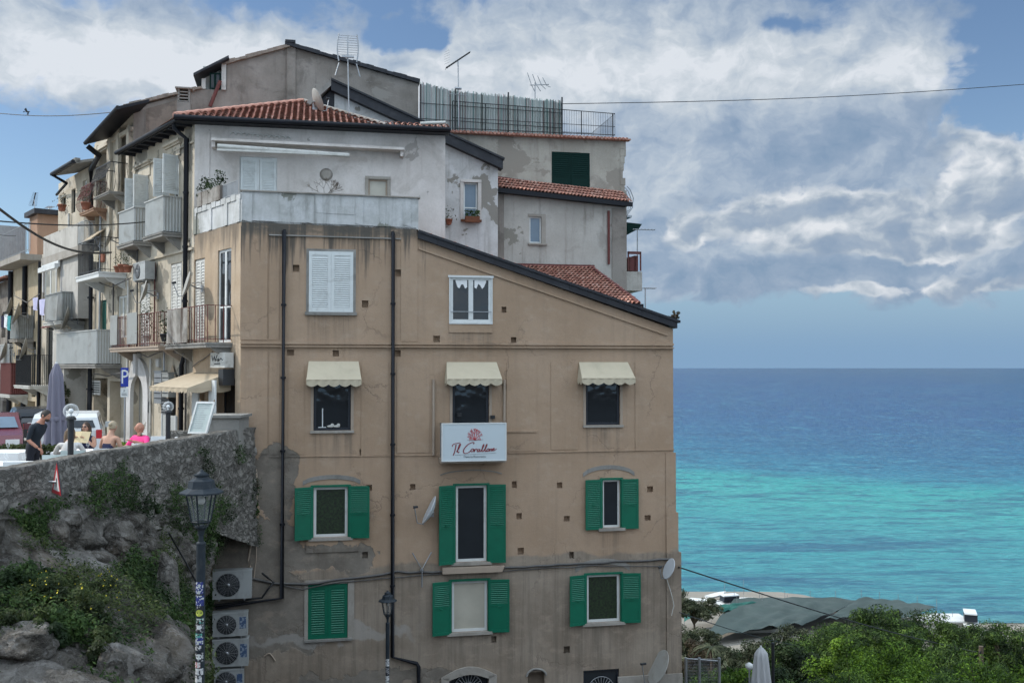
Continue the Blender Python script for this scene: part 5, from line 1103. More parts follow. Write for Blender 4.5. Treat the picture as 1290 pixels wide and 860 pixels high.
for k in range(2): m = MB(); leaf(m, hw-.02, gw[3]-gw[2]-.04, Matrix.Translation((gw[0]+.01+hw*k, YR-.02, gw[2]+.02)), panel=.3, pitch=.08); RB.part('shutter', m, MAT['dkgreen'], o)
m = MB(); rx0 = FA.S(570,YR-.1); rx1 = FA.S(776,YR-.1); zra = FA.Z(570,163,YR-.1)+.0; zrb = FA.Z(776,172,YR-.1)+.02; hA = FA.Z(570,127,YR-.1)-zra; hB = FA.Z(776,143,YR-.1)-zrb
n = 66
for f in (.05, .42, 1.0): m.tube([(rx0,YR-.05,zra+hA*f),(rx1,YR-.05,zrb+hB*f)], .016 if f != .42 else .012, 4)
for i in range(n+1): x = rx0+(rx1-rx0)*i/n; zz = zra+(zrb-zra)*i/n; hh = hA+(hB-hA)*i/n; m.tube([(x,YR-.05,zz),(x,YR-.05,zz+hh)], .022 if i % 13 == 0 else .0055, 4)
railing_bars(m, (rx1,YR-.05,zrb), (rx1,YR+3.2,zrb), hB, 20, .007); railing_bars(m, (rx1-3,YR+3.2,zrb), (rx1,YR+3.2,zrb), hB, 20, .007); RB.part('railing', m, MAT['black'])
RS = Thing('reed_screen', 'tall bluish split-reed screen tied inside the roof terrace railing', 'screen', (FA.S(528,YR), YR+.15, zra), FA)
m = MB(); xa, xb = FA.S(528,YR+.1), FA.S(708.5,YR+.1); n = 250
for i in range(n):
    x = xa+(xb-xa)*i/n; px = 528+180*i/n; zt__ = FA.Z(px, 104 + (i/n)*18 + (6*min(1, i/60)) + rg.uniform(-2,2.2), YR+.1); w = (xb-xa)/n
    m.box(x, x+w*rg.uniform(.66,.95), YR+.08+rg.uniform(0,.03), YR+.13, zra-.1, zt__)
RS.part('reeds', m, MAT['reed'])
m = MB()
for px in (528.5, 573, 640, 708): x = FA.S(px, YR+.1); m.box(x-.025, x+.025, YR+.02, YR+.07, zra-.1, FA.Z(px, 106 + (px-528)*.09, YR))
for f in (.3, .75): m.tube([(xa,YR+.055,zra+hA*1.2*f),(xb,YR+.055,zra+hA*1.2*f-.1)], .012, 4)
RS.part('posts', m, MAT['black'])
# lower annex with lean-to tiled roof
YA = 7.0; AN = Thing('annex_house', 'pale rendered annex with a tiled lean-to roof, below the roof terrace', 'house', (FA.S(628,YA), YA, -3), FA)
xa, xb = FA.S(626,YA), FA.S(789,YA); zaL = FA.Z(630,240,YA); zaR = FA.Z(789,258,YA); aw_ = FA.rect(667, 682, 273, 306, YA)
AT = lambda s: zaL+(zaR-zaL)*(s-xa)/(xb-xa)
m = MB(); wall(m, xa, xb, -3, lambda s: AT(s)-.02, [(*aw_,.14)], YA); m.quad((xb,YA,-3),(xb,YA+3,-3),(xb,YA+3,AT(xb)),(xb,YA,AT(xb))); AN.part('wall', m, MAT['creamwall'])
m = MB(); tiles(m, (xb+.12,YA-.28,zaR+.05), (xa-xb-.12,0,zaL-zaR), (0,1.3,.62), 38, 4); AN.part('roof', m, MAT['tile'])
m = MB(); slab(m, xa-.05, xb+.15, YA-.36, YA-.28, AT(xa)-.12, AT(xa)+.04, AT(xb)-.12, AT(xb)+.04); slab(m, xa, xb, YA-.28, YA, AT(xa)-.1, AT(xa)-.03, AT(xb)-.1, AT(xb)-.03); AN.part('gutter', m, MAT['gutter'])
m = MB(); zz = AT(xa)+.67; slab(m, xa, xb-.05, YA+.95, YR-.01, zz-.05, zz+.06, zz-.55, zz-.44); AN.part('flashing', m, MAT['rustred'])
o = window(AN, aw_, YA+.06, 'white', 'glass_blue', .05, 1, label='small pale blue window'); m = MB(); q = aw_; m.box(q[1]+.003, q[1]+.16, YA-.03, YA, q[2]-.02, q[3]+.1); m.box(q[0]-.06, q[1]+.0, YA-.03, YA, q[3]+.003, q[3]+.1); m.box(q[0]-.06, q[1]+.2, YA-.1, YA, q[2]-.08, q[2]-.02); AN.part('surround', m, MAT['sillstone'], o)
s, z = FA.hit(766, 266, YA); s2, z2_ = FA.hit(767, 333, YA); downpipe(AN, [(s,YA-.08,z),(s,YA-.08,z2_)], .05, 'rustred')
m = MB(); m.box(xa-.05, xa+.25, YA-.06, YA, -3, AT(xa)-.15); m.box(xb-.55, xb+.02, YA-.03, YA, -3, AT(xb)-.15); AN.part('corner_strip', m, MAT['greyrender'])
# low tiled roof behind the slope of the tan building
YL = 3.0; LR = Thing('low_tiled_house', 'low outbuilding with a bright terracotta roof, tucked behind the tan facade slope', 'house', (FA.S(680,YL), YL, -3), FA)
zL = FA.Z(806, 383, YL); xL0 = FA.S(640,YL); xL1 = FA.S(807,YL)
zup = FA.Z(760, 337, 6.6)
m = MB(); m.box(xL0, xL1-.25, YL+.15, 6.9, -4, zL-.05); LR.part('wall', m, MAT['creamwall'])
def in_lo(u, v): return u > -.01 + v*.135
m = MB(); tri_tiles(m, (xL1,YL,zL), (xL0-xL1,0,0), (0,3.75,zup-zL), 30, 16, in_lo); m.poly([(xL1,YL,zL-.02),(xL1-.6,YL+3.75,zup-.02),(xL0,YL+3.75,zup-.02),(xL0,YL,zL-.02)]); LR.part('roof', m, MAT['tile'])
m = MB(); m.tube([(xL1-.05,YL,zL+.04),(xL1-.65,YL+3.75,zup+.04)], .07, 6); m.box(xL0, xL1-.5, 6.7, 6.98, zup-.1, zup+.10); LR.part('flashing', m, MAT['rustred'])
m = MB(); m.box(xL0, xL1+.08, YL-.1, YL-.02, zL-.14, zL+.0); m.box(xL1-.5, xL1-.44, YL-.12, YL-.1, zL-.5, zL); LR.part('gutter', m, MAT['gutter'])
# bits sticking out at the sea side of the back houses
YB = 7.6
def fbox(T, nm, x0, x1, yt, yb, y0, y1, mat): a, b, c, d = FA.rect(x0, x1, yt, yb, y0); m = MB(); m.box(a, b, y0, y1, c, d); return T.part(nm, m, MAT[mat])
SBk = Thing('cliff_side_house', 'sliver of a house behind, with small balconies hanging out over the sea side', 'house', (FA.S(780,9), 9, -3), FA)
m = MB(); m.box(FA.S(770,9), FA.S(790,9), 9, 14, -3, FA.Z(789,240,9)); SBk.part('wall', m, MAT['beigeback'])
m = MB(); a, zq = FA.hit(790, 271, 9); 
for i in range(7): x = a + .0; yy = 9+.28*i; m.tube([(a+.0,yy,zq),(a+.22,yy,zq+.3),(a+.26,yy,zq+.7),(a+.14,yy,zq+1.0),(a+.0,yy,zq+1.15)], .016, 4)
m.box(a, a+.2, 9, 10.8, zq-.08, zq); SBk.part('bulging_rail', m, MAT['metal'])
m = MB(); a, zq = FA.hit(790, 288, 9); m.add([(a,9,zq-.25),(a+.5,9,zq+.02),(a+.5,11,zq+.02),(a,11,zq-.25),(a,9,zq+.25),(a+.62,9,zq+.2),(a+.62,11,zq+.2),(a,11,zq+.25)],[(3,2,1,0),(0,1,5,4),(4,5,6,7),(1,2,6,5)]); SBk.part('canopy', m, MAT['dkgreen'])
a, b, c, d = FA.rect(791, 809, 342, 366, 8); m = MB(); m.box(a-.5, b, 8, 9.4, c, d); o = SBk.part('box_balcony', m, MAT['creamwall'])
a, b, c, d = FA.rect(791, 808, 320, 341, 8); m = MB(); m.box(b-.05, b, 8, 8.05, c, d+.1); m.box(a, a+.05, 8, 8.05, c, d+.1); m.box(a, b, 8, 8.06, d, d+.1); m.box(a+.1, a+.35, 8.1, 8.5, c, d-.1); m.box(b-.25, b-.1, 8.1, 8.5, c, d-.05); SBk.part('dark_frame', m, MAT['rustred'], o)
# aerials
def aerial(label, base, top, kind, fr, y, ang=0, L=1.0, group=None):
    b_, t_ = fr.hit(*base, y), fr.hit(*top, y); T = Thing('tv_aerial', label, 'aerial', (b_[0], y, b_[1]), fr, group)
    m = MB(); m.tube([(b_[0],y,b_[1]),(t_[0],y,t_[1])], .022, 6); T.part('mast', m, MAT['metal'])
    z = t_[1]; x = t_[0]; m = MB()
    if kind == 'yagi':
        c, s_ = math.cos(R(ang)), math.sin(R(ang)); e = [(x-L*.5*c, y, z-L*.5*s_), (x+L*.5*c, y, z+L*.5*s_)]; m.tube(e, .03, 5)
        for i in range(12): f = i/11; px = e[0][0]+(e[1][0]-e[0][0])*f; pz = e[0][2]+(e[1][2]-e[0][2])*f; l = .22-.08*f; m.tube([(px, y-l, pz), (px, y+l, pz)], .008, 4)
    elif kind == 'panel':
        for sx in (-1, 1):
            m.tube([(x+sx*.34*(1-.16*(k/4-1)**2), y-.12, z-.45+.9*k/8*1.0) for k in range(9)], .022, 5)
            m.tube([(x+sx*(.28+.12*(k/4)), y-.1, z-.5-.42*(k/4)) for k in range(5)], .02, 5)
        for k in range(9): zz = z-.2+.62*k/8; m.tube([(x-.33,y-.05,zz),(x+.33,y-.05,zz)], .008, 4)
        m.box(x-.02, x+.02, y-.06, y, z-.4, z+.45); m.box(x-.2, x+.2, y-.16, y-.08, z-.32, z-.26)
    elif kind == 'cross':
        m.tube([(x-L*.2,y,z),(x+L*.8,y,z)], .02, 5)
        for i in range(7): px = x-L*.15+L*.9*i/6; m.tube([(px,y-.18,z-.0),(px,y+.18,z+.0)], .008, 4)
    elif kind == 'fish':
        m.tube([(x-.2,y,z-.12),(x+.55,y,z-.05)], .02, 5)
        for i in range(4):
            px = x-.18+.2*i; m.tube([(px-.12,y,z+.36-.05*i),(px+.04,y,z-.1+.0*i),(px+.2,y,z-.42+.09*i)], .014, 4)
    T.part('antenna', m, MAT['metal'] if kind != 'yagi' else MAT['black']); return T
aerial('panel aerial with curved arms on a mast behind the tiled hip roof', (440,165), (438,62), 'panel', FA, 4.2)
t = aerial('tilted long yagi aerial above the reed screen', (578,160), (577,76), 'yagi', FA, YR-.25, 36, 1.1)
m = MB(); q = FA.hit(562, 76, YR); 
for k in range(6): m.tube([(q[0]-.1, YR-.3, q[1]-.25+.09*k), (q[0]+.05, YR-.6, q[1]-.25+.09*k)], .006, 4)
q = FA.hit(577, 112, YR-.25); m.tube([(q[0]-.12,YR-.3,q[1]),(q[0]+.12,YR-.3,q[1])], .05, 6); q = FA.hit(577, 120, YR-.25); m.tube([(q[0]-.35,YR-.3,q[1]+.02),(q[0]+.35,YR-.3,q[1]-.02)], .012, 4); t.part('amplifier', m, MAT['metal'])
aerial('spiky aerial standing behind the right part of the reed screen', (674,165), (674,104), 'fish', FA, YR+.4)
aerial('slim T-shaped aerial beside the sea side box balcony', (803,345), (803,289), 'cross', FA, 8.2, 0, .9)
aerial('short T-shaped aerial above the end of the tan roof slope', (813,394), (813,363), 'cross', FA, 4.0, 0, .45)
aerial('distant leaning aerial above the ochre house hut', (44,268), (43,251), 'yagi', ST, 2, 45, .9)
aerial('distant flat T-shaped aerial beside the ochre house hut', (64,266), (61,262), 'cross', ST, 2, 0, .9)
aerial('little aerial far left over the street end', (8,318), (8,298), 'cross', ST, 1, 0, .8)

# small clutter along the street fronts
rc = random.Random(21)
for i, (px, y0, y1, r_, mt) in enumerate([(171,300,445,.03,'cable'),(193,330,430,.025,'rustred'),(206,440,540,.03,'metal'),(189,452,545,.04,'oldwhite'),(233,445,545,.03,'cable'),(160,352,470,.05,'oldwhite'),(141,350,460,.03,'cable'),(124,270,460,.04,'metal'),(84,270,318,.05,'oldwhite'),(48,330,540,.07,'gutter'),(30,330,500,.05,'oldwhite'),(70,380,470,.05,'cable'),(105,464,550,.06,'oldwhite'),(90,405,500,.04,'cable')]):
    s_ = ST.S(px, -.1); z0, z1 = ST.Z(px, y1, -.1), ST.Z(px, y0, -.1); T_ = U if px > 165 else (T4 if px > 116 else (T5 if px > 51 else T6)); m = MB(); m.tube([(s_,-.08,z0),(s_+.02,-.08,(z0+z1)/2),(s_,-.08,z1)], r_, 6)
    (T_ if T_ is not T4 else T4T).part('pipe', m, MAT[mt])
for i, (pts, lab) in enumerate([([(60,300),(85,309),(116,300)],'loose cable looping under the pale terrace parapet'),([(118,352),(140,362),(165,350)],'cable sagging beneath the white slabbed balcony'),([(166,440),(186,450),(208,441),(232,446)],'dark cable sagging under the long rusty balcony'),([(96,300),(104,322),(116,312)],'pale looped cable at the corner of the beige house'),([(18,372),(34,381),(50,370)],'cable drooping across the ochre house'),([(118,470),(135,474),(160,468)],'cable crossing above the dark doorway')]): cable(lab, pts, .022, 'cable', ST, y=-.3, name='cable')
for i, (x0, x1, yt, yb, mt, lab) in enumerate([(197,201,452,462,'oldwhite','tiny white alarm box on the street wall under the rusty balcony'),(184,189,505,520,'acdark','dark intercom panel beside the arched doorway'),(126,131,318,330,'terracotta','small terracotta tile plaque by the black railing'),(60,66,498,512,'oldwhite','white plate on the wall beside the closed parasol')]):
    a, b, c, d_ = ST.rect(x0, x1, yt, yb, -.06); m = MB(); m.box(a, b, -.08, 0, c, d_); m.box(a+.02, b-.02, -.095, -.08, c+.03, d_-.03); Thing('wall_box' if i < 2 else 'wall_plaque', lab, 'wall fitting', (a, 0, c), ST, None, m, MAT[mt])
for i, (x0, x1, yt, yb, out, lab) in enumerate([(120,133,296,303,.5,'little slanted canopy over a balcony door on the tall grey house'),(70,82,406,412,.6,'small faded canopy below the washing')]):
    a, b, c, d_ = ST.rect(x0, x1, yt, yb, 0); Tn = Thing('canopy', lab, 'canopy', (a, 0, c), ST); m = MB(); m.add([(a,0,d_+.2),(b,0,d_+.2),(b,-out,c),(a,-out,c),(a,0,d_+.16),(b,0,d_+.16),(b,-out,c-.04),(a,-out,c-.04)], [(0,3,2,1),(4,5,6,7),(3,7,6,2),(0,4,7,3),(1,2,6,5)]); Tn.part('cover', m, MAT['rustred' if i else 'awning2']); m = MB(); m.tube([(a+.05,0,c-.2),(a+.05,-out,c)], .015, 4); m.tube([(b-.05,0,c-.2),(b-.05,-out,c)], .015, 4); Tn.part('stay', m, MAT['metal'])
# ------------------------------------------------------------------ leaf clouds
def leaves_np(P, N, size, rng, aspect=.5, droop=0.0):
    """one small quad per point, roughly facing N"""
    n = len(P); N = N + rng.normal(0, .55, (n, 3)); N /= np.linalg.norm(N, axis=1)[:, None] + 1e-9
    A = rng.normal(0, 1, (n, 3)); A[:, 2] -= droop; A -= N*np.sum(A*N, axis=1)[:, None]; A /= np.linalg.norm(A, axis=1)[:, None] + 1e-9
    B = np.cross(N, A); s = size*(.6+.8*rng.random(n))[:, None]
    a, b = A*s, B*s*aspect
    V = np.stack([P-a*.5, P+b*.5, P+a*.5, P-b*.5], 1).reshape(-1, 3)
    F = np.arange(n*4).reshape(-1, 4); return V, F
def np_mesh(name, V, F, mat):
    me = bpy.data.meshes.new(name); me.vertices.add(len(V)); me.vertices.foreach_set('co', V.astype(np.float32).ravel())
    me.loops.add(F.size); me.loops.foreach_set('vertex_index', F.astype(np.int32).ravel())
    k = F.shape[1]; me.polygons.add(len(F)); me.polygons.foreach_set('loop_start', np.arange(len(F), dtype=np.int32)*k); me.polygons.foreach_set('loop_total', np.full(len(F), k, dtype=np.int32))
    me.update(); me.validate(); me.materials.append(mat); return me
def crown_pts(rx, ry, rz, n, nclump, rng, flat=.0):
    """points in uneven clumps filling an ellipsoid"""
    C = rng.normal(0, 1, (nclump, 3)); C /= np.linalg.norm(C, axis=1)[:, None]; C *= (rng.random(nclump)**.45)[:, None]*.86
    C[:, 2] = np.where(C[:, 2] < -.35, C[:, 2]*.5, C[:, 2]); rad = .13+.17*rng.random(nclump)
    idx = rng.integers(0, nclump, n); D = rng.normal(0, 1, (n, 3)); D /= np.linalg.norm(D, axis=1)[:, None]
    r = (rng.random(n)**.4)[:, None]*rad[idx][:, None]; Q = C[idx] + D*r; return Q*np.array([rx, ry, rz]), D, C*np.array([rx, ry, rz])
def tree(label, base, h, crown_r, mat, n=7000, leafsize=.2, seed=0, name='tree', cat='tree', group=None, ry=None, crown_h=None, aspect=.5, nclump=46, trunk_r=.14, lift=None):
    rng = np.random.default_rng(seed); ch = crown_h or h*.62; cz = (lift if lift is not None else h-ch*.5)
    T = Thing(name, label, cat, base, W, group)
    Q, D, C = crown_pts(crown_r, ry or crown_r, ch*.5, n, nclump, rng); Q[:, 2] += cz
    V, F = leaves_np(Q, D+np.array([0,0,.5]), leafsize, rng, aspect)
    o = bpy.data.objects.new('crown', np_mesh('crown', V, F, MAT[mat])); COL.objects.link(o); o.parent = T.o
    m = MB(); b = Vector(base); m.tube([b+Vector((0,0,-.3)), b+Vector((.05*h*.2,0,h*.25)), b+Vector((0,0,cz*.9))], [trunk_r*1.3, trunk_r, trunk_r*.7], 8)
    for c in C[:9]: m.tube([b+Vector((0,0,cz*.55)), b+Vector((c[0]*.4,c[1]*.4,cz*.8+c[2]*.3)), b+Vector((c[0],c[1],cz+c[2]))], [trunk_r*.6, trunk_r*.35, trunk_r*.1], 5)
    T.part('trunk', m, MAT['bark']); return T
# ------------------------------------------------------------------ terrain, beach, sea
def tz(x, y):
    def sm(a, b, t): t = min(1, max(0, (t-a)/(b-a))); return t*t*(3-2*t)
    z = -1.75 + (-5.6+1.75)*sm(3.6, 4.6, y) + (-10.85+5.6)*sm(14, 26, y)
    z += (-24+10.85)*sm(31, 66, y) + (-48.2+24)*sm(60, 172, y); sh = 28*(1-sm(58, 88, x)); z += -1.1*sm(176, 188, y) - 5.0*sm(186+sh, 226+sh, y)
    if y > 33: z += .5*mnoise.noise((x*.05, y*.05, 0))*sm(36, 60, y)*(1-sm(175, 200, y))
    return z
xs = list(np.concatenate([np.arange(-420,-60,30), np.arange(-60,110,4), np.arange(110,440,30)])); ys = list(np.concatenate([np.arange(-40,2,6), np.arange(2,34,1.5), np.arange(34,200,4), np.arange(200,262,4)]))
m = MB(); m.add([(x, y, tz(x, y)) for y in ys for x in xs], [(j*len(xs)+i, j*len(xs)+i+1, (j+1)*len(xs)+i+1, (j+1)*len(xs)+i) for j in range(len(ys)-1) for i in range(len(xs)-1)], smooth=True)
def terrmat():
    m, t, b = newmat('hillside_ground'); co = t.node('ShaderNodeTexCoord').outputs['Object']; x, y, z = t.sep(co)
    soil = t.mix(t.ss(t.noise(co, .12, 7, .65), .4, .6), (.05,.06,.025), (.13,.115,.07)); road = t.mix(t.noise(co, 3, 6), (.05,.05,.05), (.085,.082,.078)); sand = t.mix(t.noise(co, .5, 6), (.17,.155,.125), (.28,.255,.215))
    c = t.mix(t.ss(y, 34, 36), road, soil); c = t.mix(t.ss(t.m('ADD', y, t.m('MULTIPLY', t.noise(co, .08, 4), 12)), 174, 180), c, sand)
    t.put(b.inputs['Base Color'], c); b.inputs['Roughness'].default_value = .95; t.put(b.inputs['Normal'], t.bump(t.noise(co, 5, 6), .4, .08)); return m
structure('ground', m, terrmat())
def seamat():
    m, t, b = newmat('sea_water'); co = t.node('ShaderNodeTexCoord').outputs['Object']; x, y, z = t.sep(co)
    v = t.m('DIVIDE', 62500.0, t.m('MAXIMUM', y, 60.0))                    # falls off with distance from the shore
    wob = t.m('MULTIPLY', t.m('SUBTRACT', t.noise(t.scale(co, (.0035, .0016, 1)), 1.0, 6, .6), .5), 70)
    slant = t.m('MULTIPLY', t.m('SUBTRACT', t.m('DIVIDE', x, t.m('MAXIMUM', y, 60.0)), .33), 65)
    f = t.m('DIVIDE', t.m('SUBTRACT', t.m('ADD', v, wob), slant), 330.0)
    c = t.ramp(f, [(0.0, (.016,.045,.105)), (.05, (.010,.045,.135)), (.20, (.013,.065,.165)), (.30, (.015,.10,.19)), (.38, (.022,.165,.235)), (.425, (.032,.29,.27)), (.50, (.048,.33,.295)), (.62, (.045,.27,.275)), (.76, (.045,.255,.27)), (.88, (.055,.235,.255)), (1.0, (.09,.24,.235))])
    # dark weed beds, broken up across the shallows
    sp = t.comb(t.m('MULTIPLY', x, .010), t.m('MULTIPLY', v, .052), 0)
    weed = t.ss(t.noise(sp, 1.0, 8, .68, .5), .50, .64); near = t.ss(f, .22, .5)
    c = t.mix(t.m('MULTIPLY', weed, t.m('ADD', .35, t.m('MULTIPLY', near, .45))), c, (.02,.085,.15))
    st = t.noise(t.comb(t.m('MULTIPLY', x, .035), t.m('MULTIPLY', v, .22), 0), 1.0, 7, .7)
    st2 = t.noise(t.comb(t.m('MULTIPLY', x, .16), t.m('MULTIPLY', v, .75), 4), 1.0, 6, .7)
    c = t.mix(t.m('MULTIPLY', t.ss(st, .50, .62), .62), c, (.012,.065,.13)); c = t.mix(t.m('MULTIPLY', t.ss(st, .46, .32), .32), c, (.09,.33,.36))
    c = t.mix(t.m('MULTIPLY', t.ss(st2, .50, .60), .50), c, (.012,.075,.14)); c = t.mix(t.m('MULTIPLY', t.ss(st2, .45, .34), .42), c, (.16,.42,.46)); st3 = t.noise(t.comb(t.m('MULTIPLY', x, .42), t.m('MULTIPLY', v, 1.3), 7), 1.0, 3, .6); c = t.mix(t.m('MULTIPLY', t.ss(st3, .50, .62), .35), c, (.015,.08,.14)); c = t.mix(t.m('MULTIPLY', t.ss(st3, .44, .34), .25), c, (.22,.46,.50))
    # whitecaps
    cap = t.noise(t.comb(t.m('MULTIPLY', x, .10), t.m('MULTIPLY', v, .55), 2), 1.0, 4, .6)
    gate = t.ss(t.noise(t.comb(t.m('MULTIPLY', x, .012), t.m('MULTIPLY', v, .05), 9), 1.0, 3), .55, .66)
    c = t.mix(t.m('MULTIPLY', t.ss(cap, .70, .735), t.m('MULTIPLY', gate, .8)), c, (.75,.8,.8))
    t.put(b.inputs['Base Color'], c); b.inputs['Roughness'].default_value = .32; b.inputs['Specular IOR Level'].default_value = .22
    w = t.noise(t.scale(co, (.16, .38, 1)), 1.0, 8, .7); w2 = t.noise(t.scale(co, (.03, .08, 1)), 1.0, 5, .6)
    t.put(b.inputs['Normal'], t.bump(t.m('ADD', w, t.m('MULTIPLY', w2, 2.0)), .9, 1.4)); return m
m = MB(); ysea = [196, 260, 400, 800, 2000, 6000, 20000, 90000]
xx_ = [-90000, -3000, -400, 0, 400, 3000, 90000]
m.add([(x, y, -50) for y in ysea for x in xx_], [(j*7+i, j*7+i+1, (j+1)*7+i+1, (j+1)*7+i) for j in range(7) for i in range(6)]); structure('sea', m, seamat())
# piazza
m = MB(); far = ST.world((-70, 6, 0)); c0 = ST.world((0, .4, 0)); 
m.poly([(-7.3,27.2,ZS),(c0.x,c0.y,ZS),(far.x,far.y,ZS),(-90,far.y,ZS),(-90,4,ZS),(-9.0,4,ZS),(-8.35,14,ZS)]); structure('piazza', m, MAT['paving'])
m = MB(); a = [ST.world((s, -1.6, 0)) for s in (0.0, -45)]; b = [ST.world((s, -1.45, 0)) for s in (0.0, -45)]
m.add([(a[0].x,a[0].y,ZS+.004),(a[1].x,a[1].y,ZS+.004),(b[1].x,b[1].y,ZS+.004),(b[0].x,b[0].y,ZS+.004)], [(0,1,2,3)]); structure('pavement_line', m, MAT['sillstone'])
# ------------------------------------------------------------------ cliff and rubble wall
def xt(y): return -8.2 + (y-15.9)*.093
def zwb(y): return -2.35 - .75*min(1, max(0, (y-15)/8)) - 1.3*min(1, max(0, (y-23)/4.3))    # foot of the wall
def fbm(p, o=5):
    s = 0; a = 1; f = 1
    for _ in range(o): s += a*mnoise.noise((p[0]*f, p[1]*f, p[2]*f)); a *= .5; f *= 2.1
    return s
BUMPS = []
def cliff_pt(y, z):
    zt_ = zwb(y); h = max(0, zt_-z); k = min(1, h/2.3); k = k*k*(3-2*k)
    xb = min(-.318*y, -5.0) - .0; base = xt(y) + (xb-xt(y))*k*(1 if y < 24 else 1)
    if y > 24.5: base -= .9*min(1, (y-24.5)/2)*min(1, h/1.0)
    d, pts = mnoise.voronoi((y*.55, z*.75, 0)); blk = (d[1]-d[0]); cell = mnoise.noise((pts[0][0]*9.1, pts[0][1]*7.3, 2.2))
    g1, g2 = mnoise.noise((pts[0][0]*3.3, 5.1, 1)), mnoise.noise((pts[0][1]*3.7, 2.1, 8)); tilt = g1*2.4*(y*.55-pts[0][0])+g2*2.4*(z*.75-pts[0][1]); d2, p2 = mnoise.voronoi((y*1.7, z*2.1, 3)); k2 = d2[1]-d2[0]; tl2 = mnoise.noise((p2[0][0]*3.3, p2[0][1]*2.9, 1))*(y*1.7-p2[0][0])*1.6+mnoise.noise((p2[0][1]*3.7, 2.1, 8))*(z*2.1-p2[0][1])*1.6
    amp = .75*min(1, h/.7)*(1 if y < 24 else max(.25, 1-(y-24)*.3))
    rid = 1-abs(mnoise.noise((y*.9+.4*z, z*.7, 7)))*2.2; rid2 = 1-abs(mnoise.noise((y*2.3, z*2.0, 3)))*2
    r = amp*(.42*fbm((y*.35, z*.35, 0), 3)+ .34*cell*min(1, blk*4) + .16*rid + .10*rid2 + .30*tilt + .14*tl2 - .16*(1-min(1, blk*7)) - .07*(1-min(1, k2*6)) + .20*fbm((y*2.4, z*2.4, 4), 6) + .07*(1-2.5*abs(mnoise.noise((y*4.6, z*5.2, 8)))) ) - .1
    for by, bz, ry_, rz_, A in BUMPS:
        w_ = .22*mnoise.noise((y*2.2, z*2.2, by)); q = (abs((y-by)/ry_)**2.6+abs((z-bz)/rz_)**2.6) + w_
        if q < 1: r += A*min(1, (1-q)*2.2)**.6*(.8+.35*cell)
    return Vector((base + r + (.0 if h > 0 else 0), y, z))
ny, nz = 300, 190; ysC = np.linspace(7.5, 27.45, ny); 
def zrow(y, f): return zwb(y)+.18 + (-11.2-zwb(y)-.18)*f
def proj(p): q = Vector(p); yf = q.y*math.cos(PITCH)+q.z*math.sin(PITCH); u = -q.y*math.sin(PITCH)+q.z*math.cos(PITCH); return CX+FPX*q.x/yf, CY-FPX*u/yf
mkCP = lambda st: [[cliff_pt(y, zrow(y, (j/(nz-1))**1.25)) for j in range(0, nz, st)] for y in ysC[::st]]
coarse = [p for r_ in mkCP(4) for p in r_]; coarse = [(p, proj(p)) for p in coarse]
for px, py, ry_, rz_, A in [(160,682,.62,.55,.55),(90,664,.60,.42,.42),(6,690,.55,.5,.4),(118,712,.5,.32,.30),(55,822,.9,.55,.45),(232,700,.35,.3,.25),(205,650,.4,.2,.2),(150,815,.5,.6,.3),(60,850,.4,.3,.35)]:
    p = min(coarse, key=lambda c: abs(c[1][0]-px)+abs(c[1][1]-py))[0]; BUMPS.append((p.y, p.z, ry_, rz_, A))
CP = mkCP(1)
m = MB(); m.add([p for row in CP for p in row], [(i*nz+j, (i+1)*nz+j, (i+1)*nz+j+1, i*nz+j+1) for i in range(ny-1) for j in range(nz-1)], smooth=True)
# shelf that closes the top of the cliff under the wall
structure('cliff', m, MAT['rock'])
def boulder(label, px, py, rx, rz, sink=.1, seed=0, out=.0):
    best = min(((abs(proj(CP[i][j])[0]-px)+abs(proj(CP[i][j])[1]-py)), i, j) for i in range(4, ny, 4) for j in range(0, nz, 4)); c = CP[best[1]][best[2]] + Vector((-sink+out, -.1, 0)); rg_b = random.Random(seed)
    PL = [(Vector((rg_b.gauss(0,1), rg_b.gauss(0,1), rg_b.gauss(0,1))).normalized(), rg_b.uniform(.62,.95)) for _ in range(15)]; m = MB(); n, k_ = 72, 48; vs = []
    for j in range(k_+1):
        for i in range(n):
            tt, a = math.pi*j/k_, 2*math.pi*i/n; d = Vector((math.sin(tt)*math.cos(a), math.sin(tt)*math.sin(a), -math.cos(tt))); r = 1.0
            for nn_, hh in PL:
                q = d.dot(nn_)
                if q > .15: r = min(r, hh/q)
            r += .13*fbm(d*1.8+Vector((seed,0,0)), 6) + .03*(1-2*abs(mnoise.noise(d*5+Vector((0,seed,0))))) - .05*max(0, 1-abs(mnoise.noise(d*2.4+Vector((3,seed,0))))*14)
            vs.append(c+Vector((d.x*rx*.8, d.y*rx, d.z*rz))*r)
    m.add(vs, [(j*n+i, j*n+(i+1)%n, (j+1)*n+(i+1)%n, (j+1)*n+i) for j in range(k_) for i in range(n)], smooth=True); return Thing('boulder', label, 'boulder', c, W, 'boulders of the cliff', m, MAT['rock'])
for k, a in enumerate([('big squarish grey boulder right under the rubble wall',160,684,.62,.55),('knobbly grey boulder below the warning sign',92,668,.58,.46),('pale boulder cut by the left edge beside the ivy',2,690,.60,.52),('brownish boulder wedged below the knobbly one',128,716,.50,.30),
    ('broad pale boulder at the bottom left under the yellow flowers',48,830,.60,.34),('tan boulder at the bottom below the hanging dark bush',160,842,.36,.50),('small pale boulder near the wall cable, left of the lantern',206,668,.34,.24),('upright grey slab of rock behind the sticker-covered post',226,770,.42,1.1)]): boulder(a[0], a[1], a[2], a[3], a[4], .22, 3+k*7)
SWl = Thing('stone_wall', 'rough grey rubble retaining wall with a worn pale top, between the terrace diners and the cliff', 'wall', (xt(16), 16, -2.6))
m = MB(); nyw, nzw = 260, 46
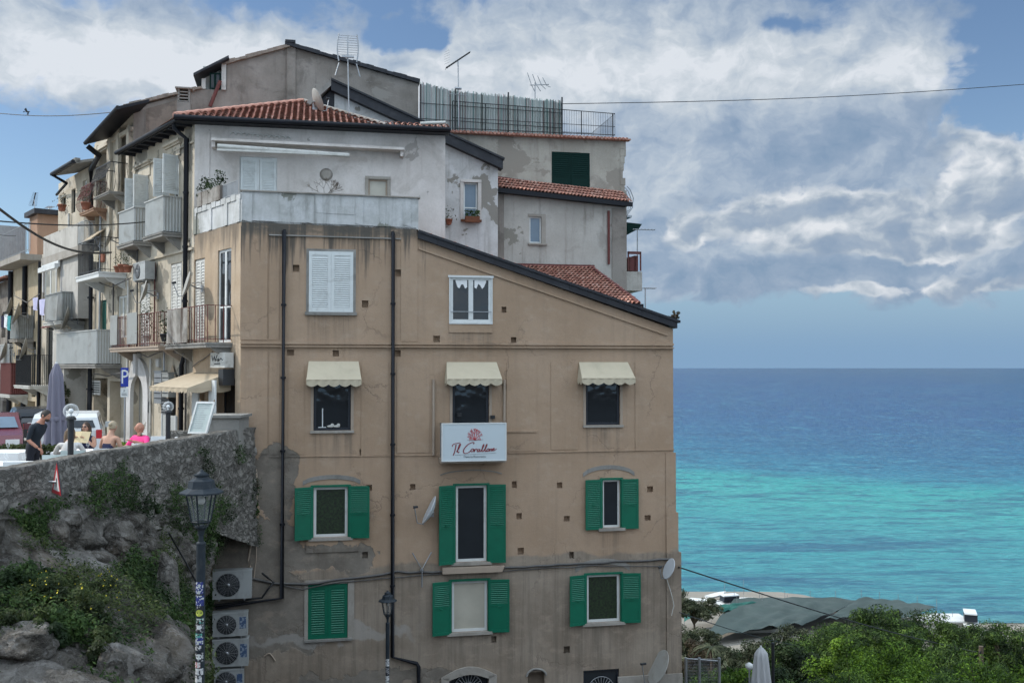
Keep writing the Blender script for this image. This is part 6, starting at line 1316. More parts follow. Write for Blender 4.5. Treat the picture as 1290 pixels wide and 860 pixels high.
def wall_x(y, z):
    d, pts = mnoise.voronoi((y*3.4+.5*mnoise.noise((y*3,z*3,0)), z*5.0+.5*mnoise.noise((y*3,z*3,5)), 1)); e = min(1, (d[1]-d[0])*3); up = min(1, max(0, (z+2.2)/.35))
    return xt(y) + .07*e*(1-.8*up) + .07*fbm((y*1.3, z*1.3, 3), 6) + .05*mnoise.noise((pts[0][0]*5, pts[0][1]*5, 1)) + .10*(-1.64-z)*.35
ytop = lambda y: -1.64 + .025*mnoise.noise((y*1.1, 0, 0)) + .012*mnoise.noise((y*5, 0, 0))
grid = []
for i in range(nyw):
    y = 7.5 + (27.42-7.5)*i/(nyw-1); zb = zwb(y)-.5; row = [(wall_x(y, zb+(ytop(y)-zb)*j/(nzw-1)), y, zb+(ytop(y)-zb)*j/(nzw-1)) for j in range(nzw)]
    row += [(xt(y)-.12, y, ytop(y)+.012), (xt(y)-.38, y, ytop(y)+.0), (xt(y)-.42, y, ytop(y)-.05), (xt(y)-.42, y, ZS-.1)]; grid.append(row)
nn = len(grid[0]); m.add([p for r_ in grid for p in r_], [(i*nn+j, (i+1)*nn+j, (i+1)*nn+j+1, i*nn+j+1) for i in range(nyw-1) for j in range(nn-1)], smooth=True); SWl.part('masonry', m, MAT['wallstone'])
# end block where the wall meets the corner, and the part that covers the house corner
c = at(302, 540, 27.0); m = MB(); m.box(-8.05, -7.2, 26.2, 27.2, -2.4, -1.32); m.box(-8.12, -7.13, 26.13, 27.27, -1.32, -1.25); SWl.part('end_block', m, MAT['cement'])
m = MB(); s1_ = FA.S(319); gridw = []
for i in range(26):
    f = i/25; row = []
    for j in range(40):
        g = j/39; z = -1.72 - 3.3*g; right = s1_ + .03 - max(0, g-.72)*4.2*1.0 + .05*mnoise.noise((0, z*2, 0)); x = -1.9 + (right+1.9)*f
        bul = .16*math.sin(math.pi*min(1, (1-f)*3+.02)*.5) if f > .6 else .16; row.append((x, -bul - .12*abs(fbm((x*1.3, z*1.3, 5), 4)) + .0, z))
    row.append((row[-1][0], .2, row[-1][2])); gridw.append(row)
gw_ = len(gridw[0]); m.add([p for r_ in gridw for p in r_], [(i*gw_+j, (i)*gw_+j+1, (i+1)*gw_+j+1, (i+1)*gw_+j) for i in range(25) for j in range(gw_-1)], smooth=True)
m.add([r_[0] for r_ in gridw]+[(r_[0][0], .2, r_[0][2]) for r_ in gridw], [(i, i+1, i+27, i+26) for i in range(25)])
m.v = [tuple(FA.M @ Vector(p)) for p in m.v]; SWl.part('corner_masonry', m, MAT['wallstone'])
# plants on the cliff ---------------------------------------------------------
rngp = np.random.default_rng(11); pts_, nrm_ = [], []
def dens(px, py, y, z):
    n = fbm((y*.42+3, z*.55, 9), 4); d = n*1.1 + .44
    for cx, cy, rx, ry, w in [(45,655,60,45,.5),(160,630,80,22,.5),(230,655,40,60,.45),(185,740,55,55,.75),(90,745,90,40,.9),(20,720,30,80,.7),(240,800,30,60,.4),(150,690,30,20,-.2),
                              (160,682,40,34,-2.2),(90,666,36,28,-2.0),(5,690,24,34,-2.0),(50,832,46,26,-1.6),(160,840,26,30,-1.0),(215,825,30,50,-.9),(265,610,60,60,-.35),(115,715,45,22,-.5),(235,710,16,50,-.5)]:
        q = ((px-cx)/rx)**2+((py-cy)/ry)**2
        if q < 1: d += w*(1-q)**.5
    return d
for i in range(1, ny-1):
    for j in range(1, nz-1):
        p = CP[i][j]
        if p.y < 10: continue
        px, py = proj(p)
        if px < -60 or py > 930: continue
        d = dens(px, py, p.y, p.z)
        if d < .30: continue
        a = CP[i+1][j]-CP[i-1][j]; b_ = CP[i][j+1]-CP[i][j-1]; n = b_.cross(a); n = n.normalized() if n.length > 0 else Vector((1,0,0)); n = n if n.x > 0 else -n
        area = a.length*b_.length/4; cnt = rngp.poisson(min(1.0, (d-.25)*2.6)*area*(1500 if p.y < 20 else 1000))
        for _ in range(min(cnt, 60)):
            hgt = rngp.random()**1.3*(.08+.30*min(1, d-.25)*(.6+.8*abs(mnoise.noise((p.y*1.6, p.z*1.6, 5))))); o = p + n*hgt + Vector(rngp.normal(0, .05, 3)); pts_.append(o); nrm_.append((n.x, n.y, n.z+.5))
Pn, Nn = np.array(pts_), np.array(nrm_); sel = np.array([fbm((p[1]*.6, p[2]*.6, 1), 3) for p in Pn[::1]]) > .05 if len(Pn) < 400000 else np.random.default_rng(1).random(len(Pn)) > .5
for nm, mk, s_, mt in (('cliff_plants', sel, .066, 'leaf_ivy'), ('cliff_scrub', ~sel, .055, 'leaf_scrub')):
    V, F = leaves_np(Pn[mk], Nn[mk], s_, rngp, .42, .4); o = bpy.data.objects.new(nm, np_mesh(nm, V, F, MAT[mt])); COL.objects.link(o); o['kind'] = 'stuff'
print('cliff leaves', len(Pn))
# plants growing in the joints of the wall
pts_, nrm_ = [], []
for i in range(0, nyw):
    for j in range(0, nzw-6):
        p = Vector(grid[i][j]); px, py = proj(p)
        if p.y < 10: continue
        d = fbm((p.y*.9+8, p.z*1.3, 2), 5) - .04 - .45*max(0, (p.z+2.35)); 
        for cx, cy, rx, ry, w in [(150,618,50,32,.8),(45,640,50,40,.4),(265,640,30,40,.3),(230,640,40,40,.3),(205,600,10,10,.3)]:
            q = ((px-cx)/rx)**2+((py-cy)/ry)**2
            if q < 1: d += w*(1-q)
        if d < .22: continue
        for _ in range(rngp.poisson(min(1, d*2.2)*4.6)): pts_.append(p+Vector((rngp.random()*.22*(d+.3), rngp.normal(0,.05), rngp.normal(0,.05)-.03))); nrm_.append((1, -.3, .4))
V, F = leaves_np(np.array(pts_), np.array(nrm_), .060, rngp, .42, .6); o = bpy.data.objects.new('wall_plants', np_mesh('wall_plants', V, F, MAT['leaf_ivy'])); COL.objects.link(o); o['kind'] = 'stuff'
def shrub(label, pos, r, mat, n, leaf, seed, name='shrub', group=None, flowers=0, asp=.42, nclump=30):
    rng = np.random.default_rng(seed); T = Thing(name, label, 'shrub', pos, W, group); Q, D, C = crown_pts(*r, n, nclump, rng); V, F = leaves_np(Q, D+np.array([.3,-.3,.6]), leaf, rng, asp, .3)
    o = bpy.data.objects.new('foliage', np_mesh('foliage', V, F, MAT[mat])); COL.objects.link(o); o.parent = T.o
    m = MB(); b = Vector(pos)
    for c in C[:8]: m.tube([b-Vector((.3*r[0],0,.3*r[2])), b+Vector(c)*.5, b+Vector(c)], [.02,.014,.006], 4)
    T.part('stems', m, MAT['bark'])
    if flowers:
        k = rng.choice(len(Q), flowers, replace=False); dirn = Q[k]/np.linalg.norm(Q[k]/np.array(r), axis=1)[:, None]*.98
        V, F = leaves_np(dirn, dirn, .028, rng, .9); o = bpy.data.objects.new('flowers', np_mesh('flowers', V, F, MAT['flower'])); COL.objects.link(o); o.parent = T.o
    return T
def cliff_at(px, py):
    """point of the cliff seen at this place of the photograph"""
    best = min(((abs(proj(CP[i][j])[0]-px)+abs(proj(CP[i][j])[1]-py)), i, j) for i in range(4, ny, 4) for j in range(0, nz, 4)); return CP[best[1]][best[2]]
p = cliff_at(80, 752); shrub('broad mound of scrub dotted with yellow flowers on the cliff', p, (.75,1.2,.50), 'leaf_scrub', 15000, .06, 5, 'flowering_shrub', flowers=170)
p = cliff_at(115, 790); shrub('straggly bush with a few yellow flowers trailing below the flowering mound', p, (.4,.6,.55), 'leaf_scrub', 5200, .055, 6, 'flowering_shrub', flowers=50)
p = cliff_at(30, 655); shrub('ivy spilling over the foot of the rubble wall at the far left', p, (.35,.7,.35), 'leaf_ivy', 4500, .06, 17)
p = cliff_at(190, 640); shrub('leafy creeper hanging below the wall, left of the lantern', p, (.3,.6,.35), 'leaf_ivy', 4200, .06, 18)
p = cliff_at(130, 830); shrub('dark bush tumbling down the lower cliff beneath the flowering mound', p, (.35,.5,.55), 'leaf_scrub', 5200, .055, 19)
p = cliff_at(8, 790); shrub('green bank of scrub at the lower left corner above the pale boulder', p, (.4,.6,.45), 'leaf_scrub', 6000, .055, 20)
p = cliff_at(62, 800); shrub('dark trailing bush at the bottom left between the pale boulders', p, (.40,.7,.40), 'leaf_ivy', 6000, .06, 15)
p = cliff_at(215, 800); shrub('narrow dark creeper low on the cliff beside the lamp post', p, (.3,.35,.6), 'leaf_ivy', 4200, .06, 16)
p = cliff_at(182, 745); shrub('dark bush hanging like a curtain down the cliff, left of the near lamp', p, (.5,.8,.85), 'leaf_ivy', 10000, .065, 7)
p = cliff_at(28, 735); shrub('deep green ivy bank at the left edge of the cliff', p, (.45,.8,.6), 'leaf_ivy', 7600, .06, 8)
s, z = fz(316, 640); shrub('small leafy caper bush sprouting from the wall corner by the hoses', FA.world((s,-.25,z)), (.28,.25,.30), 'leaf_ivy', 1500, .09, 9)
s, z = fz(262, 745); shrub('leafy tuft between the lamp post and the air conditioners', FA.world((s,-.4,z)), (.3,.3,.9), 'leaf_ivy', 2600, .09, 10)
s, z = fz(849, 398); shrub('reddish weed growing on the tip of the tan roof slope', FA.world((s+.02,0,z)), (.2,.2,.30), 'leaf_brown', 260, .085, 12, nclump=14)
m = MB(); pts = [cliff_at(190, 668), cliff_at(212, 705), cliff_at(225, 735), cliff_at(238, 800), cliff_at(243, 850)]; pts = [p+Vector((.5,-.25,.0)) for p in pts]; m.tube(pts, .02, 5)
Thing('power_cable', 'black cable draped down the cliff toward the foot of the near lamp', 'cable', pts[0], W, None, m, MAT['blackcable'])
# ------------------------------------------------------------------ trees on the slope
def at_tree(px, py_top, d, h): q = at(px, py_top, d); return (q.x, d, q.z-h)
TR = [ # px, py of crown top, distance, height, crown radius, crown height, material, label, leaf size, n
 (1105,768,62,9,4.4,5.6,'leaf_pine','tall dark umbrella-like pine, highest crown right of the closed parasol',.34,11000),
 (1180,772,66,9,4.2,5.2,'leaf_pine','dense pine whose crown stands just left of the white boat cover',.34,9000),
 (1035,776,58,9,3.6,5.4,'leaf_pine','shaggy pine between the shade nets and the tallest crown',.32,9000),
 (1015,806,48,8,2.6,5.0,'leaf_dark','dark rounded tree directly right of the closed parasol',.28,8000),
 (1075,800,44,8,2.6,4.6,'leaf_bright','light green feathery tree in the middle foreground of the grove',.25,6500),
 (1140,812,40,8,3.0,5.0,'leaf_bright','brightest yellow-green tree at the bottom centre of the grove',.23,8000),
 (1210,806,46,8,3.2,5.0,'leaf_pine','broad pine under the slack wire at the right of the grove',.26,9000),
 (1262,786,62,8,3.0,5.5,'leaf_dark','dark tree cut by the right edge of the picture',.32,7000),
 (1250,826,38,8,2.6,4.6,'leaf_bright','light green shrubby tree in the lower right corner',.22,6500),
 (1062,836,34,7,2.2,4.0,'leaf_pine','low pine crown at the bottom edge beside the brightest tree',.20,6500),
 (1180,842,33,7,2.2,4.0,'leaf_pine','low pine crown at the bottom edge under the broad pine',.20,6500),
 (985,828,40,7,2.0,4.2,'leaf_dark','small dark tree behind the closed parasol',.22,5200),
 (938,800,60,6,2.2,4.0,'leaf_olive','greyish olive tree left of the closed parasol',.26,5200),
 (925,822,42,6,2.0,3.8,'leaf_bright','leafy lime green tree beside the wire fence',.22,5000),
 (880,798,78,7,3.0,4.2,'leaf_brown','reddish brown tree near the corner of the tan building',.34,4200),
 (884,784,100,8,4.0,4.4,'leaf_olive','olive tree in front of the shade nets, near the tan building',.4,4200),
 (874,738,150,9,4.6,6.0,'leaf_olive','tree against the sea at the corner of the tan building',.6,3600),
 (1001,786,84,7,3.0,4.6,'leaf_olive','pale grey-green tree at the near edge of the shade nets',.36,4400),
 (1290,780,60,9,3.6,5.6,'leaf_pine','dark green pine at the extreme right edge of the grove',.3,9000),
 (1130,766,88,9,4.2,5.4,'leaf_dark','dark bushy tree peeping between the two highest pines',.36,7000),
 (1080,782,80,9,3.6,5.0,'leaf_pine','pine whose tip overlaps the far end of the grey net',.34,7000),
 (1222,786,92,9,4.0,5.0,'leaf_olive','greyish tree in front of the right hand boats',.36,6000),
 (1010,852,32,7,1.9,3.8,'leaf_pine','low pine crown at the bottom edge right of the closed parasol',.18,6500),
 (1118,850,31,7,2.0,3.8,'leaf_bright','lime green crown at the bottom edge, centre of the grove',.18,6500),
 (1240,850,32,7,2.2,3.8,'leaf_pine','pine crown at the bottom edge near the right corner',.18,7000),
 (925,850,34,6,1.5,3.0,'leaf_dark','dark low bush tree at the bottom edge by the wire fence',.18,4200),
 (1240,800,78,7,2.6,4.0,'leaf_dark','dark tree beside the white boat cover',.36,4000),
 (868,838,45,6,1.6,4.0,'leaf_dark','dark tree hugging the foot of the tan building',.24,3000),
 (962,800,86,7,2.8,3.8,'leaf_dark','low dark tree right of the palm by the nets',.36,3600),
]
for i, (px, py, d, h, r_, ch, mt, lab, ls, n) in enumerate(TR):
    tree(lab, at_tree(px, py, d, h), h, r_, mt, int(n*2.6), ls*.56, 100+i, 'pine_tree' if 'pine' in lab else 'tree', crown_h=ch, nclump=40 if n > 6000 else 30, aspect=.34 if mt == 'leaf_pine' else .5, group='trees of the grove below the building', trunk_r=.16)
# ground scrub so that soil does not show between the crowns
rngq = np.random.default_rng(77); N_ = 170000; X = rngq.uniform(6, 100, N_); Y = 43+rngq.random(N_)**1.2*123; Zq = np.array([tz(x, y) for x, y in zip(X, Y)]) + rngq.random(N_)*1.1
keep = np.array([mnoise.noise((x*.13, y*.13, 0)) > -.12 for x, y in zip(X, Y)]); P_ = np.stack([X, Y, Zq], 1)[keep]; V, F = leaves_np(P_, np.tile([0,-.4,1.0], (len(P_), 1)), .27, rngq, .5)
o = bpy.data.objects.new('scrub', np_mesh('scrub', V, F, MAT['leaf_olive'])); COL.objects.link(o); o['kind'] = 'stuff'
# low palm by the nets
q = at(897, 815, 70); T = Thing('palm', 'small palm with drooping fronds in front of the shade nets', 'palm tree', (q.x, 70, q.z-2.6)); m = MB(); m.tube([(q.x,70,q.z-4.5),(q.x,70,q.z)], [.16,.12], 8); T.part('trunk', m, MAT['bark']); m = MB()
for k in range(16):
    a = k*2.4; el = .9-.1*(k % 6); pr = None
    for j in range(7): f = j/6; p = Vector((q.x+math.cos(a)*1.5*f, 70+math.sin(a)*1.5*f, q.z+.9*f*el-1.1*f*f)); n = Vector((-math.sin(a), math.cos(a), 0))*.13*(1-f*.8); vs = (p+n+Vector((0,0,-.08)), p, p-n+Vector((0,0,-.08))); \
        (m.add([*pr, *vs], [(0,1,4,3),(1,2,5,4)]) if pr else None); pr = vs
T.part('fronds', m, MAT['leaf_olive'])
# ------------------------------------------------------------------ beach club: nets, boats, sheds, wires
MAT['net'] = M_('grey_shade_net', (.040,.060,.056), .9, .35, .25, dirt=.5, dirtcol=(.085,.105,.10)); MAT['netgreen'] = M_('green_shade_net', (.02,.10,.08), .9, .2, .4)
zN = -46.5
def net(label, corners, sag, mat, seed, nposts=6):
    P = [atz(px, py, zN) for px, py in corners]; T = Thing('shade_net', label, 'shade net', (P[0].x, P[0].y, -49.3)); m = MB(); nu, nv = 26, 14; vs = []
    for j in range(nv+1):
        for i in range(nu+1):
            u, v = i/nu, j/nv; p = (P[0]*(1-u)+P[1]*u)*(1-v)+(P[3]*(1-u)+P[2]*u)*v; z = zN - sag*(1-math.sin(math.pi*((u*4) % 1))*.0) + .5*mnoise.noise((u*7, v*5, seed)) + .35*abs(math.sin(math.pi*u*5))*(.4+.6*v) + .3*math.sin(math.pi*u); vs.append((p.x, p.y, z))
    m.add(vs, [(j*(nu+1)+i, j*(nu+1)+i+1, (j+1)*(nu+1)+i+1, (j+1)*(nu+1)+i) for j in range(nv) for i in range(nu)], smooth=True); m.add([(a,b,c-.03) for a,b,c in vs], [(j*(nu+1)+i, (j+1)*(nu+1)+i, (j+1)*(nu+1)+i+1, j*(nu+1)+i+1) for j in range(nv) for i in range(nu)], smooth=True)
    T.part('netting', m, MAT[mat]); 
    for k in range(nposts):
        f = k/(nposts-1); p = P[0]*(1-f)+P[1]*f; q = MB(); q.tube([(p.x,p.y,-50.2),(p.x,p.y,zN+1.6)], .05, 5); T.part('pole', q, MAT['metal'])
net('wide grey shade net sagging over the beach', [(925,752),(1085,754),(1010,786),(885,804)], .2, 'net', 1)
net('green strip of shade net along the beach, left of the grey one', [(862,772),(960,756),(925,768),(862,782)], .1, 'netgreen', 2, 4)
net('far pale shade net reaching toward the white boat cover', [(1085,752),(1180,764),(1130,780),(1035,780)], .1, 'net', 3, 5)
def boat(label, px, py, L, B, H, yaw, cover=False, z=-48.6):
    p = atz(px, py, z); M = Matrix.Translation(p) @ Matrix.Rotation(R(yaw), 4, 'Z'); T = Thing('boat', label, 'boat', p, W, 'boats drawn up on the beach'); m = MB(); n = 12; rows = []
    for i in range(n+1):
        f = i/n; w = B*.5*(1-max(0, (f-.45)/.55)**2.2)*(.86+.14*min(1, f*4)); z1 = H*(.7+.3*f*f); rows.append([(-L/2+L*f, -w, z1), (-L/2+L*f, -w*.75, H*.25), (-L/2+L*f, 0, 0+.25*H*max(0,f-.7)), (-L/2+L*f, w*.75, H*.25), (-L/2+L*f, w, z1)])
    m.add([q for r_ in rows for q in r_], [(i*5+j, (i+1)*5+j, (i+1)*5+j+1, i*5+j+1) for i in range(n) for j in range(4)], M, True); m.add(rows[0], [(0,1,2,3,4)], M)
    T.part('hull', m, MAT['plastic_white']); d = MB(); d.add([q for r_ in rows for q in (r_[0], (r_[0][0], 0, r_[0][2]+.06), r_[4])], [(i*3+j, i*3+j+1, (i+1)*3+j+1, (i+1)*3+j) for i in range(n) for j in range(2)], M); T.part('deck', d, MAT['white'])
    if cover: c = MB(); c.prism([(-L*.3,-B*.4,H),(L*.18,-B*.36,H),(L*.18,B*.36,H),(-L*.3,B*.4,H)], (.15,0,H*.8), M); T.part('cabin', c, MAT['navy']); c = MB(); c.box(-L*.3, L*.2, -B*.38, B*.38, H*1.8, H*1.95, M); T.part('cabin_roof', c, MAT['plastic_white'])
    return T
boat('white cabin boat with a dark windscreen beached left of the nets', 921, 764, 7, 2.5, 1.3, 15, True); boat('open white boat drawn up nearest the tan building', 888, 760, 6.5, 2.2, 1.0, -30); boat('flat white boat lying behind the cabin boat', 903, 752, 6, 2.0, .9, 40); boat('small white boat at the water by the nets', 936, 757, 4, 1.7, .8, 0)
boat('white covered boat at the right, beyond the grove', 1222, 790, 8, 2.8, 1.6, 70, True); boat('white boat bow showing between crowns at the centre of the beach', 1062, 770, 6, 2, 1, 20)
boat('long white boat under the near edge of the nets', 960, 797, 8, 2.2, 1.0, 5); boat('low white boat among the trees below the right cover', 1250, 808, 7, 2.3, 1, 20)
for i, (px, py) in enumerate([(913,738),(937,737),(992,745),(1060,749),(1200,768),(1160,764)]):
    p = atz(px, py+24, -49.4); m = MB(); m.tube([p, p+Vector((0,0,5.2 if i < 2 else 3.4))], .045, 5); Thing('beach_pole', 'slim pole standing on the beach, %s' % ['left of the two by the cabin boat','right of the two by the cabin boat','over the left end of the grey net','over the right end of the grey net','by the right-hand boat cover','just left of the right-hand boat cover'][i], 'pole', p, W, 'poles on the beach', m, MAT['metal'])
p = atz(1205, 779, -47.5); T = Thing('beach_hut', 'low white beach hut roof beside the right boat cover', 'hut', (p.x, p.y, -50)); m = MB(); m.box(p.x-7, p.x+1, p.y-3, p.y+2, -50, -47.4); T.part('wall', m, MAT['oldwhite']); m = MB(); m.box(p.x-8, p.x+1.5, p.y-3.5, p.y+2.5, -47.4, -47.1); T.part('roof', m, MAT['white'])
def span(label, a, b, r, sag, mat='blackcable', name='power_cable'):
    a, b = Vector(a), Vector(b); m = MB(); m.tube([a.lerp(b, k/24)-Vector((0,0,sag*math.sin(math.pi*k/24))) for k in range(25)], r, 5); return Thing(name, label, 'cable', a, W, None, m, MAT[mat])
c0 = FA.world((LW+.1, -.1, FA.Z(853, 713)))
PO = at(1236, 822, 52); span('black wire running from the tan building corner down to the wooden pole', c0, PO, .022, .2)
p = at(872, 775, 34); span('thinner wire sloping from the tan building toward the palm', at(856, 771, 29.6), at(1000, 812, 48), .014, .1)
T = Thing('utility_pole', 'dark wooden pole among the pines where the slack wire ends', 'pole', (PO.x, PO.y, PO.z-9)); m = MB(); m.tube([(PO.x,PO.y,PO.z-9),(PO.x,PO.y,PO.z+.35)], [.16,.12], 8); T.part('post', m, MAT['bark']); m = MB(); m.tube([(PO.x-.1,PO.y-.14,PO.z+.0),(PO.x-.1,PO.y-.14,PO.z+.14)], .04, 8); T.part('insulator', m, MAT['acdark'])
span('thin wire crossing the sky from the roof terrace to the right edge', at(709, 131, 40), at(1310, 105, 46), .016, .2); span('thin wire crossing the sky at the upper left', at(-20, 141, 46), at(158, 140, 40), .018, .2)
span('thick black wire sagging in from the left edge to the tall grey house', at(-30, 240, 22), at(140, 318, 34), .035, .5); span('thin wire stretched level across the left houses', at(-20, 277, 26), at(200, 278, 33), .02, .15); span('faint wire in the sky left of the ochre house', at(-20, 292, 36), at(20, 297, 44), .014, .05)
# bird
p = at(35, 141, 40); T = Thing('bird', 'small dark swallow with spread wings in the sky at the upper left', 'bird', p); m = MB(); m.ball(p, (.09,.03,.03), 8, 6); m.add([p+Vector(v) for v in ((0,0,.01),(-.06,-.02,.16),(-.14,-.02,.10),(.05,0,0),(.03,.0,-.13),(-.04,0,-.12),(-.08,0,0),(-.2,0,-.03),(-.17,0,.03))], [(0,1,2),(3,4,5),(6,7,8),(0,2,6),(3,5,0)]); T.part('body', m, MAT['acdark'])
# ------------------------------------------------------------------ street lanterns
MAT['lampmetal'] = M_('grey_lamp_iron', (.020,.027,.034), .55, .25, 8, spec=.25, dirt=.3, dirtcol=(.09,.09,.085))
def lampglass():
    m, t, b = newmat('lantern_glass'); b.inputs['Base Color'].default_value = (.8,.85,.85,1); b.inputs['Roughness'].default_value = .05
    tr = t.node('ShaderNodeBsdfTransparent'); mx = t.node('ShaderNodeMixShader'); mx.inputs[0].default_value = .93; t.l.new(b.outputs[0], mx.inputs[1]); t.l.new(tr.outputs[0], mx.inputs[2]); t.l.new(mx.outputs[0], t.n['Material Output'].inputs[0]); return m
MAT['lampglass'] = lampglass()
def lantern(label, px, py_tip, d, k, zfoot, sleeve=True):
    p = at(px, py_tip, d); x, y, z = p.x, d, p.z; T = Thing('street_lamp', label, 'street lamp', (x, y, zfoot)); C_ = lambda zz: Matrix.Translation((x, y, z-zz*k))
    m = MB(); m.lathe([(.03,-.0),(.045,.0)], 8, C_(.06)); m.lathe([(.001,0),(.03,-.03),(.03,-.06)][::-1], 8, C_(0)); m.lathe([(.06*k,0),(.10*k,.03*k),(.02,.08*k)], 12, C_(.11)); T.part('finial', m, MAT['lampmetal'])
    m = MB(); prof = [(.27*k,-.02*k),(.27*k,0),(.17*k,.05*k),(.155*k,.14*k),(.10*k,.17*k),(.09*k,.19*k)]; M8 = C_(.29) @ Matrix.Rotation(R(22.5), 4, 'Z'); m.lathe(prof, 8, M8, False); T.part('hood', m, MAT['lampmetal'])
    cage = MB(); gl = MB(); tp, bt, zt_, zb_ = .185*k, .115*k, z-.31*k, z-.66*k
    for i in range(6):
        a0, a1 = math.pi*2*(i+.5)/6, math.pi*2*(i+1.5)/6; A, B = Vector((x+tp*math.cos(a0), y+tp*math.sin(a0), zt_)), Vector((x+bt*math.cos(a0), y+bt*math.sin(a0), zb_)); C2, D2 = Vector((x+tp*math.cos(a1), y+tp*math.sin(a1), zt_)), Vector((x+bt*math.cos(a1), y+bt*math.sin(a1), zb_))
        cage.tube([A, B], .009*k+.002, 5); cage.tube([A, C2], .008*k+.002, 5); cage.tube([B, D2], .012*k, 5); cage.tube([B, Vector((x, y, zb_-.10*k))+Vector((math.cos(a0), math.sin(a0), 0))*.05*k], .009*k, 4); gl.quad(A, B, D2, C2)
    T.part('cage', cage, MAT['lampmetal']); T.part('glass', gl, MAT['lampglass'])
    m = MB(); m.ball((x, y, z-.40*k), .05*k); m.box(x-.04*k, x+.04*k, y-.04*k, y+.04*k, z-.35*k, z-.30*k); T.part('bulb', m, MAT['oldwhite'])
    m = MB(); m.lathe([(.03*k,0),(.045*k,.05*k),(.045*k,.09*k),(.09*k,.12*k),(.03*k,.14*k)][::1], 12, C_(.84)); m.lathe([(.035*k,-.12*k),(.03*k,0)], 10, C_(.84)); m.lathe([(.058*k,-.02*k),(.062*k,.0),(.045*k,.02*k)], 12, C_(.93)); m.tube([(x,y,z-.94*k),(x,y,zfoot+.5)], .056*k, 14); m.lathe([(.12,0),(.13,.1),(.09,.14),(.085,.5),(.06,.55)], 14, Matrix.Translation((x, y, zfoot))); T.part('post', m, MAT['lampmetal'])
    return T, x, y, z
T, lx, ly, lz = lantern('large grey lantern on a sticker-covered post, in front of the cliff', 254, 590, 12.5, 1.0, -5.75)
def sticker(T, z0, z1, x0, x1, y, mat, name='sticker', rad=.0575, a0=-150, a1=-30):
    m = MB(); n = 8; vs = []
    for i in range(n+1):
        a = R(a0+(a1-a0)*i/n); vs += [(lx+rad*math.cos(a), ly+rad*math.sin(a), z0), (lx+rad*math.cos(a), ly+rad*math.sin(a), z1)]
    m.add(vs, [(2*i, 2*i+2, 2*i+3, 2*i+1) for i in range(n)]); T.part(name, m, mat)
STK = [stickermat('sticker_print_%s' % nm, *cs, sc) for nm, cs, sc in (('navy', ((.02,.03,.16),(.5,.52,.5),(.03,.04,.2)), 60), ('mint', ((.1,.35,.3),(.5,.5,.45),(.02,.02,.02)), 55), ('white', ((.6,.6,.58),(.5,.5,.5),(.05,.05,.06)), 50), ('red', ((.6,.6,.58),(.4,.03,.04),(.55,.5,.5)), 70), ('black', ((.02,.02,.025),(.4,.4,.4),(.02,.02,.03)), 60))]
YEL = M_('yellow_sticker', (.42,.45,.08), .5); zpx = lambda py: at(250, py, 12.44).z
for i, (t_, b_, k, a0, a1) in enumerate([(733,748,0,-160,-40),(750,763,0,-150,-30),(779,785,1,-130,-30),(786,797,4,-150,-25),(798,803,1,-150,-50),(803,812,0,-150,-35),(813,819,2,-160,-60),(822,833,4,-150,-30),(834,841,3,-160,-70),(842,850,2,-150,-30),(851,862,2,-165,-50),(764,768,4,-120,-40)]): sticker(T, zpx(b_), zpx(t_), 0, 0, 0, STK[k], a0=a0, a1=a1)
def round_st(T, py, r_, mat, mat2=None):
    z = zpx(py); m = MB(); n = 20; vs = [(lx, ly-.0600, z)]
    for i in range(n): a = 2*math.pi*i/n; xx = r_*math.cos(a)*.95; an = xx/.058; vs.append((lx+.0595*math.sin(an), ly-.0595*math.cos(an), z+r_*math.sin(a)*.8))
    m.add(vs, [(0, i+1, (i+1) % n+1) for i in range(n)]); T.part('sticker', m, mat)
round_st(T, 772, .052, YEL); round_st(T, 790, .034, MAT['white']); round_st(T, 827, .042, MAT['white'])
T2, lx2, ly2, lz2 = lantern('smaller grey lantern standing against the tan facade by the second rain pipe', 488.5, 743, 26.2, .92, ZG+.15)
lx, ly = lx2, ly2
for i, (t_, b_, k) in enumerate([(829,838,2),(840,849,4),(850,860,2)]): sticker(T2, at(488,b_,26.2).z, at(488,t_,26.2).z, 0, 0, 0, STK[k], rad=.054)
# ------------------------------------------------------------------ terrace: globe lamps, parasol, furniture, cars
def globemat():
    m, t, b = newmat('clear_globe'); b.inputs['Base Color'].default_value = (.75,.78,.78,1); b.inputs['Roughness'].default_value = .06; lw = t.node('ShaderNodeLayerWeight'); lw.inputs[0].default_value = .35
    tr = t.node('ShaderNodeBsdfTransparent'); mx = t.node('ShaderNodeMixShader'); t.l.new(t.m('SUBTRACT', .96, t.m('MULTIPLY', lw.outputs['Facing'], .6)), mx.inputs[0]); t.l.new(b.outputs[0], mx.inputs[1]); t.l.new(tr.outputs[0], mx.inputs[2]); t.l.new(mx.outputs[0], t.n['Material Output'].inputs[0]); return m
MAT['globe'] = globemat()
def wallpt(px, back=.2):
    """point standing on the wall line seen at this column"""
    r = ray(px, 560); y = None
    for k in range(400):
        yy = 12+k*.04
        if r.x/r.y*yy >= xt(yy)-back - 1e-9 and False: pass
    # solve x = xt(y)-back
    a = r.x/r.y; y = (-8.2-15.9*.093-back)/(a-.093); return Vector((a*y, y, 0))
